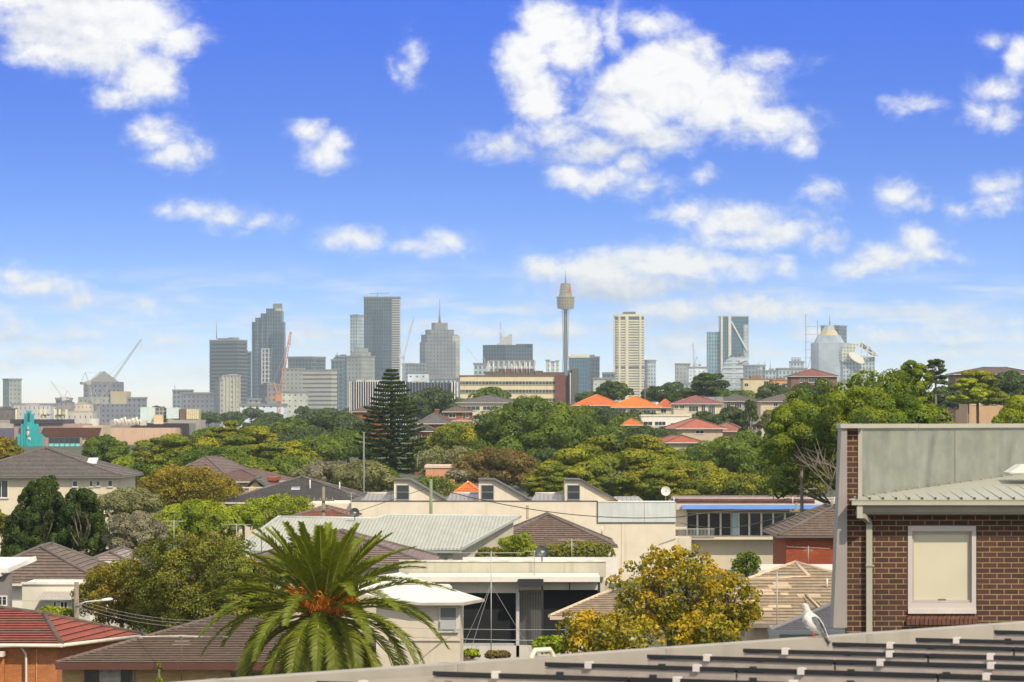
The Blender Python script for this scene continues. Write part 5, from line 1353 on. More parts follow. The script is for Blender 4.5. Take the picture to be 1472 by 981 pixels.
def dish(label, px, py, Y, rad, c, back=False, pole=1.6, yaw=0, name='satellite_dish'):
    p = at(px, py, Y); r = thing(name, label, 'satellite dish', (p.x, p.y, p.z-pole), R(yaw))
    MB().tube([(0, 0, 0), (0, 0, pole-.1), (.1, -.1, pole)], .04, 6).build('pole', M_plain((.4,.4,.4)), r)
    m = MB(); n = 20; rings = 5
    for t_ in (0, .03):
        for i in range(rings+1):
            rr = rad*i/rings
            for j in range(n): a = 2*math.pi*j/n; m.v.append((rr*math.cos(a), -.05-t_-.30*rad*(rr/rad)**2, pole+rr*math.sin(a)))
    off = (rings+1)*n
    for s in (0, 1):
        for i in range(rings):
            for j in range(n):
                q_ = (s*off+i*n+j, s*off+i*n+(j+1) % n, s*off+(i+1)*n+(j+1) % n, s*off+(i+1)*n+j); m.f.append(q_ if s else q_[::-1]); m.sm.append(True)
    for j in range(n): m.f.append((rings*n+j, rings*n+(j+1) % n, off+rings*n+(j+1) % n, off+rings*n+j)); m.sm.append(False)
    m.build('dish', M_plain(c, .5), r)
    MB().tube([(0, -.1, pole-rad*.9), (0, -.7*rad-.3, pole)], .02, 4).build('feed_arm', M_plain((.3,.3,.3)), r)
    MB().lathe(0, -.7*rad-.3, [(.02, pole-.08), (.07, pole-.05), (.07, pole+.05)], 8).build('feed', M_plain((.5,.4,.3)), r)
    return r
dish('dark round satellite dish on the ridge of the ribbed metal roof', 510, 737, 246, .32, (.05,.06,.08), pole=.55)
dish('white satellite dish on a post beside the blue edged building', 957, 706, 312, .42, (.72,.70,.64), pole=.9)
dish('dark satellite dish on the mossy flat parapet roof', 779, 793, 166, .26, (.07,.09,.12), pole=.5)
# ---------------------------------------------------------------- nearer houses, traced corner by corner at their own distances
class Frame:
    """helper that turns pixels at a distance into coordinates local to a thing"""
    def __init__(s, px, Y, name, label, cat='house', drop=.3):
        s.Y = Y; s.gz = ground_z(X(px, Y), Y)-drop; s.o = Vector((X(px, Y), Y, s.gz)); s.r = thing(name, label, cat, tuple(s.o))
    def P(s, px, py, Y=None): return tuple(at(px, py, Y or s.Y)-s.o)
    def PL(s, px, py, A, B, C):
        """where the sight line through a pixel meets the plane A B C"""
        A, B, C = Vector(A)+s.o, Vector(B)+s.o, Vector(C)+s.o; n = (B-A).cross(C-A); e = Vector((0, 0, CAMZ)); d = at(px, py, 100)-e
        return tuple(e+d*((A-e).dot(n)/d.dot(n))-s.o)
    def q(s, px, Y=None): return X(px, Y or s.Y)-s.o.x
    def z(s, py, Y=None): return Z(py, Y or s.Y)-s.gz
def red_roof_house():
    f = Frame(60, 150, 'house', 'orange brick house with a red tiled hip roof and white gutter, bottom left corner'); r = f.r; P = f.P
    # eave runs from (-30,924) to (85,925) at 150 m, the right end wall turns away to (200,911) at 161 m; ridge at 157 m
    A, B, C = P(-60, 925, 150), P(88, 925.5, 150), P(203, 912, 162)
    R0, R1 = P(-60, 866, 157), P(63, 883, 154.2)
    R0 = f.PL(-60, 866, A, B, R1)
    rf = MB(); rf.tiled([A, B, R1, R0], pitch=.36, step=.05); rf.tiled([B, C, R1], pitch=.36, step=.05); rf = rf.build('roof', near_tile(T((.30,.060,.032), (.20,.045,.03), lichen=.08)), r)
    for p, q_ in ((B, R1), (R1, C), (R0, R1)): MB().tube([p, q_], .12, 8).build('ridge_cap', M_plain((.11,.075,.06), .9, var=.4, scale=4), rf)
    g = MB(); 
    for p, q_ in ((A, B), (B, C)): g.tube([Vector(p)+Vector((0, -.1, -.08)), Vector(q_)+Vector((0, -.1, -.08))], .085, 6)
    g.build('gutter', M_plain((.66,.60,.52), .5), r)
    W0, W1, W2 = (A[0], .5), (B[0]-.25, .5), (C[0]-.8, 11.3)
    MB().prism([W0, W1, W2, (A[0], 11.3)], 0, B[2]-.16).build('wall', BR_ORANGE(), r)
    MB().tube([(f.q(29), .25, B[2]-.15), (f.q(36), .28, B[2]-.45), (f.q(37), .3, 0)], .055, 8).build('downpipe', M_plain((.70,.66,.60)), r)
    MB().box(f.q(50), f.q(50)+.03, .44, .49, 0, B[2]-.25).build('conduit', M_plain((.60,.35,.2)), r)
    MB().box(f.q(-60), f.q(7), -.5, .45, f.z(936.5)-.2, f.z(936.5)).build('lower_fascia', M_plain((.64,.58,.52)), r)
    MB().box(f.q(-60), f.q(5), .1, .44, 0, f.z(936.5)-.21).build('bay_wall', BR_ORANGE(), r)
red_roof_house()
def brown_roof_house():
    f = Frame(250, 146, 'house', 'yellow brick house under a long brown tiled roof, at the bottom left behind the palm'); r = f.r; P = f.P
    A, B = P(80, 953.5, 146), P(700, 978, 146)
    C, D = P(316, 886, 156), P(560, 918, 154)
    B = (B[0], A[1], A[2]); A2 = (P(420, 966, 146)[0], A[1], A[2]); D = f.PL(560, 918, A, B, C)
    rf = MB(); rf.tiled([A, A2, B, D, C], pitch=.36, step=.05); rf.tiled([B, P(665, 945, 158), D])
    rf = rf.build('roof', near_tile(T((.25,.165,.115), (.18,.11,.08), lichen=.25)), r)
    for p, q_ in ((A, C), (C, D), (D, P(665, 945, 158))): MB().tube([p, q_], .11, 8).build('ridge_cap', M_plain((.13,.09,.075), .9, var=.5, scale=5), rf)
    m = MB(); m.v = [A, B, (B[0], B[1], B[2]-.26), (A[0], A[1], A[2]-.26)]; m.v += [(v[0], v[1]-.1, v[2]) for v in m.v]
    m.f = [(0,1,2,3),(7,6,5,4),(0,4,5,1),(3,2,6,7),(0,3,7,4),(1,5,6,2)]; m.sm = [False]*6; m.build('fascia', M_plain((.10,.035,.025), .5), r)
    w = MB(); w.prism([(f.q(87), .5), (B[0]-.4, .5), (B[0]-.4, 9), (f.q(250), 9)], 0, A[2]-.75); w.build('wall', BR_YEL(), r)
    w = MB(); w.box(f.q(87), f.q(330), .5, .9, A[2]-.75, A[2]-.27); w.build('wall', BR_YEL(), r)
    wd = window(r, f.q(119), f.q(188), f.z(1010), f.z(961), .5, frame_c=(.11,.05,.035), mull=3, glass=(.05,.05,.05), sill=False)
    MB().box(f.q(141), f.q(172), .43, .445, f.z(1010), f.z(963)).build('curtain', M_plain((.30,.27,.24), .9, var=.3, scale=6), wd)
    MB().box(f.q(188)+.02, f.q(192), .40, .49, f.z(1010), f.z(962)).build('shutter', M_plain((.16,.17,.12)), wd)
brown_roof_house()
def flat_house():
    Y = 165; f = Frame(740, Y, 'modern_house', 'flat roofed house with mossy concrete parapet, white canopy and black screens'); r = f.r; q, z, P = f.q, f.z, f.P
    mos = M_render((.46,.44,.35), .75, scale=1.2)
    MB().box(q(572), q(872), 4.0, 13, 0, z(829, Y+4)).build('wall', M_render((.56,.52,.46)), r)
    MB().box(q(570), q(874), 3.5, 3.8, z(829.5, Y+3.5), z(808, Y+3.5)).build('parapet', mos, r)
    MB().box(q(570), q(874), 3.45, 3.95, z(808, Y+3.5)+.004, z(808, Y+3.5)+.07).build('coping', M_plain((.60,.57,.50), .8, var=.3), r)
    MB().box(q(660), q(900), 12, 12.3, z(809, Y+12)-1, z(801.5, Y+12)).build('rear_parapet', M_plain((.64,.60,.58)), r)
    MB().box(q(574), q(872), 3.96, 12, z(829, Y+4)+.004, z(812, Y+5)-.3).build('roof_deck', M_plain((.5,.48,.44)), r)
    MB().box(q(585), q(862), -.6, 3.44, z(836), z(828.5)).build('canopy', M_render((.70,.67,.60), .2), r)
    MB().box(q(590), q(746), .2, 3.4, z(853), z(836)-.004).build('fascia_wall', M_render((.56,.54,.49), .2), r)
    MB().box(q(746)+.02, q(864), .2, 3.4, z(848.5), z(836)-.004).build('fascia_wall', M_render((.56,.54,.49), .2), r)
    blk = M_plain((.008,.010,.013), .95, var=.3)
    MB().box(q(663), q(741), .5, .56, z(928), z(853)+.01).build('shade_screen', blk, r); MB().box(q(781), q(862), .5, .56, z(928), z(849)).build('shade_screen', blk, r)
    MB().box(q(742), q(746.5), .1, .7, 0, z(853)).build('column', M_plain((.50,.48,.47)), r)
    s = MB()
    for i in range(14): x = q(748)+i*.075; s.box(x, x+.035, .55, .6, z(935), z(853))
    s.build('slatted_gate', M_plain((.10,.11,.12)), r)
    pg = M_plain((.022,.022,.026), .5)
    MB().box(q(778), q(781), -.5, -.3, z(940), z(838)).build('pergola_post', pg, r); MB().box(q(859), q(862.5), -.5, -.3, z(856), z(834)).build('pergola_post', pg, r)
    MB().box(q(745), q(781), -.9, -.55, z(842.5), z(831.5)).build('rolled_blind', pg, r); MB().box(q(777), q(864), -.52, -.22, z(837), z(831.8)).build('pergola_beam', pg, r)
    MB().box(q(818), q(819.5), -.05, .1, z(849), z(838)).build('pergola_rail', pg, r)
    MB().box(q(558), q(862), .1, .48, 0, z(928.5)).build('lower_wall', M_render((.56,.53,.48)), r)
    MB().box(q(662), q(742), .25, .45, z(928), z(925.6)).build('rail', M_plain((.35,.36,.38)), r)
flat_house()
def cream_annexe():
    Y = 142; f = Frame(610, Y, 'annexe_house', 'small cream house with a smooth pale pyramid roof, right of the palm'); r = f.r; q, z, P = f.q, f.z, f.P
    pale = M_plain((.66,.62,.57), .55, var=.05, scale=.8)
    m = MB(); a, b = P(663, 866, Y), P(693, 860.5, Y+3.2); c, d = P(500, 850, Y), P(575, 823, Y+5)
    m.slab([c, P(603, 866.5, Y), a, b, d], .10); m.slab([P(470, 838, Y+5.5), c, d], .10); m.build('roof', pale, r)
    MB().tube([Vector(P(603, 868.5, Y)), Vector(P(666, 868.5, Y)), Vector(P(695, 863, Y+3.2))], .075, 4).build('gutter', M_plain((.40,.37,.34)), r)
    MB().tube([Vector(P(500, 852.5, Y)), Vector(P(603, 868.5, Y))], .075, 4).build('gutter', M_plain((.45,.42,.38)), r)
    wl = M_render((.60,.53,.43), .3)
    MB().prism([(q(540), .5), (q(661), .5), (q(664), 4.5), (q(540), 6)], 0, z(869.5)).build('wall', wl, r)
    w = window(r, q(631), q(657), z(908), z(873), .5, mull=0, trans=.52, glass=(.16,.18,.17), frame_c=(.60,.57,.53), fw=.05)
    MB().box(q(632.5), q(655), .36, .38, z(906), z(892)).build('open_sash', M_glass((.42,.44,.46), .2), w)
    window(r, q(589), q(597), z(888), z(876), .5, mull=0, glass=(.3,.31,.31), frame_c=(.5,.47,.43), fw=.05, sill=False)
    MB().box(q(556), q(663), .44, .49, z(923), z(922)).build('cable_strip', M_plain((.40,.36,.31)), r)
    m = MB(); m.slab([P(600, 844, Y+7), P(650, 844, Y+7), P(646, 840, Y+9), P(590, 838, Y+9)], .12); m.build('small_roof', pale, r)
    MB().box(q(632), q(646), 7.2, 7.5, z(850, Y+7), z(845.8, Y+7)).build('vent_box', M_plain((.3,.29,.28)), r)
cream_annexe()
def beige_roof_house():
    Y = 138; f = Frame(1100, Y, 'house', 'house with weathered straw coloured tiled hip roofs behind the golden tree'); r = f.r; P, q, z = f.P, f.q, f.z
    tl = T((.33,.25,.16), (.23,.175,.12), lichen=.3, pitch=.34); cap = M_plain((.52,.40,.28), .8, var=.2, scale=4)
    apx = P(1143, 809, Y+7); e0 = P(1040, 898, Y); e1 = (P(1300, 888, Y)[0], e0[1], e0[2]); l0 = f.PL(1020, 852, e0, e1, apx); r1 = f.PL(1300, 852, e0, e1, apx)
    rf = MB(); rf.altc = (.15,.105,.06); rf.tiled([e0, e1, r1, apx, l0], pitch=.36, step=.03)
    rf = rf.build('roof', near_tile(tl), r)
    pl_ = lambda a, b_: f.PL(a, b_, e0, e1, apx)
    for p, q_ in ((apx, pl_(1164, 830)), (apx, l0), (apx, r1)): MB().tube([p, q_], .085, 6).build('ridge_cap', cap, rf)
    MB().tube([pl_(1060, 833), pl_(1164, 830)], .06, 6).build('ridge_cap', cap, rf)
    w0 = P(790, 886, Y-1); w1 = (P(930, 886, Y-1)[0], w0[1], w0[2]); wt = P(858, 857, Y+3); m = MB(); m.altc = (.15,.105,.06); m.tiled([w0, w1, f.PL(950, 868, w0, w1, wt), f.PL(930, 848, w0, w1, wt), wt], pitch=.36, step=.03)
    wing = m.build('wing_roof', near_tile(tl), r)
    MB().tube([w0, wt, f.PL(886, 846, w0, w1, wt)], .08, 6).build('ridge_cap', cap, wing); pass
    MB().box(q(790), q(918), -1.15, -1.03, z(889, Y-1)-.05, z(886, Y-1)).build('gutter', M_plain((.55,.42,.36)), r)
    MB().prism([(q(812), -.4), (q(915), -.4), (q(915), 4), (q(825), 4)], 0, z(889.5)).build('wall', M_render((.66,.58,.44)), r)
    MB().box(q(1085), q(1300), .5, 6, 0, z(897)).build('wall', M_render((.40,.31,.24)), r)
    MB().box(q(1040), q(1300), -.12, .02, z(898)-.12, z(896.5)).build('gutter', M_plain((.2,.16,.13)), r)
    m = MB(); m.slab([P(1153, 856, Y+3.2), P(1161, 855, Y+3.4), P(1180, 872, Y+1.4), P(1166, 875, Y+1.2)], .12); m.slab([P(1166, 855, Y+3.6), P(1230, 869, Y+3.8), P(1216, 880, Y+1.3), P(1182, 873, Y+1.4)], .12)
    m.build('dormer_roof', tl, r)
    MB().tube([P(1158, 854, Y+3.2), P(1178, 874, Y+1.0)], .045, 6).build('ridge_cap', cap, rf); MB().tube([P(1165, 854.5, Y+3.4), P(1215, 868, Y+3.4)], .05, 6).build('ridge_cap', cap, rf)
    MB().tube([P(1189, 845, Y+4), P(1189, 832, Y+4)], .04, 6).build('vent_pipe', M_plain((.7,.62,.5)), r)
    rs = random.Random(3); pm = M_plain((.50,.38,.25), .8, var=.1, scale=8)   # replaced tiles, paler than the rest
    for i in range(15):
        u, v = rs.uniform(.06, .55), rs.uniform(.18, .8); b0 = Vector(e0).lerp(Vector(e1), u); t0 = Vector(l0).lerp(Vector(apx), min(1, u*1.6)); p = b0.lerp(t0, v)
        w = rs.choice((.3, .6, .9)); sl = (t0-b0).normalized()*.30; nn = Vector((1, 0, 0)).cross(sl).normalized()*.03
        if nn.z < 0: nn = -nn
        m = MB(); m.slab([tuple(p+nn), tuple(p+nn+Vector((w, 0, 0))), tuple(p+nn+Vector((w, 0, 0))+sl), tuple(p+nn+sl)], .02); m.build('pale_tile', pm, rf)
beige_roof_house()
def slate_corner():
    f = Frame(1160, 112, 'house', 'small roof corner of dark slate tiles at the foot of the tall brick wall'); r = f.r; P = f.P; Y = 112
    m = MB(); m.slab([P(1106, 907, Y), P(1240, 907, Y), P(1240, 868, Y+5), P(1200, 868, Y+5)], .1); rf = m.build('roof', T((.08,.08,.09), lichen=.05), r)
    MB().tube([P(1106, 906, Y), P(1200, 867.5, Y+5)], .08, 6).build('ridge_cap', M_plain((.16,.16,.17)), rf)
    MB().box(f.q(1104), f.q(1240), -.15, -.02, f.z(912), f.z(907)).build('gutter', M_plain((.10,.12,.15)), r)
    MB().box(f.q(1122), f.q(1240), .4, 5, 0, f.z(912)-.02).build('wall', M_render((.34,.36,.30)), r)
slate_corner()
def white_extension():
    Y = 178; f = Frame(10, Y, 'house_extension', 'flat white eaved extension with grey end wall, left edge above the red roof', 'building'); r = f.r; P = f.P
    m = MB(); m.slab([P(-60, 820, Y), P(12, 817, Y), P(49, 801, Y+6), P(-60, 801, Y+6)], .22); m.build('roof', M_plain((.72,.70,.66), .5, var=.05), r)
    MB().tube([P(-60, 829, Y), P(-2, 826, Y), P(49, 803.5, Y+6)], .17, 4).build('fascia', M_plain((.66,.65,.62)), r)
    MB().prism([(f.q(-60), .4), (f.q(12), .4), (f.q(12), 1.4), (f.q(-60), 1.4)], 0, P(0, 824, Y)[2]-.1).build('wall', M_render((.22,.20,.20)), r)
    MB().box(f.q(14), f.q(98), 4.5, 9, 0, f.z(839, Y+4.5)).build('weatherboard_wing', M_render((.70,.67,.58), .15), r)
    MB().box(f.q(13), f.q(100), 4.4, 4.49, f.z(840.5, Y+4.4), f.z(837, Y+4.4)).build('fascia', M_plain((.74,.73,.70)), r)
    window(r, f.q(-6), f.q(9), f.z(872), f.z(857), .4, mull=1, sill=False)
white_extension()

# ---------------------------------------------------------------- the dark brick building on the right
def brick_building():
    Y = 59.0; gz = ground_z(X(1340, Y), Y)-.3; o = Vector((X(1340, Y), Y, gz))
    r = thing('brick_building', 'dark brown brick building with metal clad parapet and one blinded window, right edge', 'building', tuple(o))
    q = lambda px, yy=Y: X(px, yy)-o.x; z = lambda py, yy=Y: Z(py, yy)-gz; P = lambda px, py, yy: tuple(at(px, py, yy)-o)
    bk = M_brick((.105,.040,.030), (.055,.026,.025), (.36,.27,.13), .235, .0865, .008, name='dark_brown_brick')
    gr = M_plain((.29,.26,.25), .6, var=.06); gm = M_plain((.36,.35,.28), .5, var=.06); top = z(737)
    x0, x1, xw0, xw1 = q(1217), q(1600), q(1304), q(1404)
    MB().box(x0, xw0, 0, .24, 0, top).build('wall', bk, r); MB().box(xw1, x1, 0, .24, 0, top).build('wall', bk, r)
    MB().box(xw0, xw1, .002, .24, z(755), top).build('wall', bk, r); MB().box(xw0, xw1, .002, .24, 0, z(883)).build('wall', bk, r)
    MB().box(q(1224, 65.1), x1, .25, 6, 0, top-.3).build('inner_wall', M_plain((.2,.18,.16)), r)
    # window: frame, roller blind behind glass
    f = MB(); a, b, lo, hi = q(1305), q(1403), z(880.5), z(756)
    f.box(a, b, -.02, .10, hi-.09, hi); f.box(a, b, -.02, .10, lo, lo+.16); f.box(a, a+.07, -.018, .10, lo+.16, hi-.09); f.box(b-.07, b, -.018, .10, lo+.16, hi-.09)
    w = f.build('window', M_plain((.52,.46,.44), .45, var=.04), r)
    f = MB(); f.box(a+.072, b-.072, .03, .07, hi-.125, hi-.092); f.box(a+.072, b-.072, .03, .07, lo+.163, lo+.20); f.box(a+.072, a+.10, .032, .07, lo+.20, hi-.125); f.box(b-.10, b-.072, .032, .07, lo+.20, hi-.125)
    f.build('sash', M_plain((.40,.36,.34), .45), w)
    MB().box(a+.10, b-.10, .075, .085, lo+.17, hi-.10).build('roller_blind', M_plain((.55,.51,.39), .75, var=.07, scale=.6), w)
    MB().box((a+b)/2-.06, (a+b)/2+.07, .02, .045, lo+.20, lo+.215).build('latch', M_plain((.10,.10,.10)), w)
    MB().box(a, b, -.05, -.021, lo-.02, lo+.055).build('sill_flashing', M_plain((.56,.51,.49), .5), w)
    # sloped brick-on-edge sill, one brick apart
    s = MB(); n = 16; bw = (q(1404)-q(1303))/n
    for i in range(n):
        xa = q(1303)+i*bw+.005; xb = xa+bw-.012; zz = z(884.5)
        c = [(xa+.03, .0, zz), (xb+.03, .0, zz), (xb-.01, -.10, zz-.055), (xa-.01, -.10, zz-.055)]
        s.v += c+[(p[0], p[1], p[2]-.10) for p in c]; k0 = len(s.v)-8
        s.f += [(k0, k0+3, k0+2, k0+1), (k0+4, k0+5, k0+6, k0+7)]+[(k0+i_, k0+(i_+1) % 4, k0+4+(i_+1) % 4, k0+4+i_) for i_ in range(4)]; s.sm += [False]*6
    s.build('brick_sill', M_plain((.12,.05,.035), .85, var=.35, scale=9), r)
    # eaves: gutter, fascia, soffit and roof sheet
    MB().box(q(1229), x1, -.34, -.32, z(736), z(727)).build('fascia', M_plain((.30,.27,.21), .6), r)
    MB().box(q(1229), x1, -.31, -.003, top-.02, top+.02).build('soffit', M_plain((.30,.27,.22)), r)
    g = MB(); g.xprism([(0, 0), (0.001, 0)], 0, .01) if False else None
    g.box(q(1221), x1, -.46, -.445, z(725.5), z(719)); g.box(q(1221), x1, -.445, -.345, z(725.5), z(724.8)); g.box(q(1221), q(1221)+.015, -.444, -.345, z(724.6), z(719))
    g.box(q(1221), x1, -.47, -.43, z(719)+.002, z(718)); g.build('gutter', M_plain((.42,.39,.31), .45, var=.05), r)
    MB().box(q(1228), q(1236), -.50, -.36, z(744), z(727.5)).build('rain_head', M_plain((.42,.40,.33), .5), r)
    MB().tube([(q(1237), -.40, z(741)), (q(1249), -.08, z(751)), (q(1249), -.06, z(754))], .052, 4).build('downpipe', gm, r)
    MB().box(q(1244.5), q(1253), -.11, -.01, 0, z(753)).build('downpipe', gm, r)
    MB().box(q(1243.5), q(1256), -.13, -.005, z(814), z(812)).build('pipe_bracket', M_plain((.3,.29,.24)), r)
    # ribbed roof sheet: rises away to the clad wall
    eL, eR = P(1221, 717.6, Y-.45), P(1640, 717.6, Y-.45); wL = P(1238, 713.5, 59.6); wR = P(1640, 658, 67.0)
    m = MB(); m.slab([eL, eR, wR, wL], .02); rf = m.build('roof', M_plain((.36,.36,.30), .45, var=.05), r)
    i = 0; x = eL[0]+.12
    while x < eR[0]-.1:
        t_ = (x-eL[0])/(eR[0]-eL[0]); p0 = Vector(eL).lerp(Vector(eR), t_)
        dx = .9*(wR[1]-eR[1]); 
        # ribs run up the slope, perpendicular to the gutter, up to the clad wall
        tw = max(0.05, (x+0-wL[0])/(wR[0]-wL[0])); pe = Vector(wL).lerp(Vector(wR), min(1, tw)); 
        y1 = pe.y; z1 = pe.z
        rb = MB(); rb.v += [(x-.02, p0.y, p0.z+.003), (x+.02, p0.y, p0.z+.003), (x+.012, p0.y, p0.z+.020), (x-.012, p0.y, p0.z+.020), (x-.02, y1-.03, z1+.003), (x+.02, y1-.03, z1+.003), (x+.012, y1-.03, z1+.020), (x-.012, y1-.03, z1+.020)]
        rb.f += [(0,1,2,3),(4,7,6,5),(0,4,5,1),(1,5,6,2),(2,6,7,3),(3,7,4,0)]; rb.sm += [False]*6
        rb.build('roof_rib', M_plain((.36,.36,.30), .45, var=.05), rf)
        e = MB(); e.box(x-.018, x+.018, p0.y-.012, p0.y-.002, p0.z+.0, p0.z+.028); e.build('rib_end', M_plain((.04,.04,.035)), rf)
        x += .212
    # metal clad parapet wall behind the roof, running away to the right
    cm = new_cladding()
    cl = MB(); t0, t1 = P(1238.5, 616, 59.55), P(1640, 622, 67.0)
    a0, a1 = (t0[0], t0[1]), (t1[0], t1[1])
    cl.v = [(a0[0], a0[1], 8.0), (a1[0], a1[1], 8.0), (a1[0], a1[1], t0[2]), (a0[0], a0[1], t0[2]), (a0[0], a0[1]+.2, 8.0), (a1[0], a1[1]+.2, 8.0), (a1[0], a1[1]+.2, t0[2]), (a0[0], a0[1]+.2, t0[2])]
    cl.f = [(0,1,2,3),(5,4,7,6),(0,3,7,4),(1,5,6,2),(3,2,6,7),(0,4,5,1)]; cl.sm = [False]*6; cl.build('metal_cladding', cm, r)
    dv = Vector((a1[0]-a0[0], a1[1]-a0[1], 0)).normalized(); nv = Vector((dv.y, -dv.x, 0))
    def along(s, w, z0, z1, pr, nm, m):
        p = Vector((a0[0], a0[1], 0))+dv*s; pts = [p, p+dv*w, p+dv*w+nv*pr, p+nv*pr]
        MB().prism([(v.x, v.y) for v in (pts[0], pts[3], pts[2], pts[1])][::1], z0, z1).build(nm, m, r)
    Lw = (Vector((a1[0], a1[1], 0))-Vector((a0[0], a0[1], 0))).length
    tz = t0[2]
    capm = M_plain((.38,.37,.31), .45, var=.05)
    along(-.02, 1.70, tz+.003, tz+.075, .05, 'coping', capm); along(1.70, Lw-1.7, tz+.001, tz+.073, .045, 'coping', capm)
    along(0, Lw, tz-.03, tz-.001, .012, 'coping_lip', M_plain((.30,.30,.25)))
    for s in (2.92, 6.1): along(s, .016, 8.0, tz-.031, .006, 'panel_joint', M_plain((.20,.15,.12)))
    # brick pier with grey cheeks at the left end
    MB().box(q(1217), q(1233), -.01, .5, top+.002, z(616)).build('brick_pier', bk, r)
    MB().box(q(1233)+.002, q(1239), -.03, .54, z(716), z(616)).build('pier_cheek', M_plain((.40,.37,.31), .5), r)
    MB().prism([(q(1197), -.12), (q(1217)-.003, -.12), (q(1217)-.003, .5), (q(1197), .5)], z(902), z(616), [(q(1208.5), -.12), (q(1217)-.003, -.12), (q(1217)-.003, .5), (q(1208.5), .5)]).build('rendered_fin', gr, r)
    MB().box(q(1207), q(1239.5), -.16, .56, z(616)+.003, z(609.5)).build('pier_coping', M_plain((.42,.40,.36), .5), r)
    # white roof vent at the far right
    MB().prism([(q(1448, 61.5), 2.2), (q(1500, 61.5), 2.2), (q(1500, 61.5), 3.0), (q(1448, 61.5), 3.0)], z(681, 61.5), z(679.5, 61.5)).build('vent_base', M_plain((.4,.4,.38)), r)
    MB().xprism([(q(1448, 61.5), z(679.4, 61.5)), (q(1500, 61.5), z(679.4, 61.5)), (q(1500, 61.5), z(668, 61.5)), (q(1466, 61.5), z(668, 61.5))], 2.2, 3.0).build('roof_vent', M_plain((.74,.71,.66), .4), r)
def new_cladding():
    """painted steel sheet, slightly dented so that it takes the light unevenly"""
    m, t, b = new_mat('metal_cladding')
    uv = t.new('ShaderNodeTexCoord').outputs['UV']
    n = t.noise(t.v('MULTIPLY', uv, (1.2, .35, 1)), .75, 2, .45, .6); n2 = t.noise(uv, 3.0, 5, .6)
    setb(t, b, color=t.mix(t.maprange(n2, .3, .7), (.22,.235,.20), (.31,.32,.27)), rough=.36, normal=bump(t, n, 1.0, .32), metal=.2); return m
brick_building()

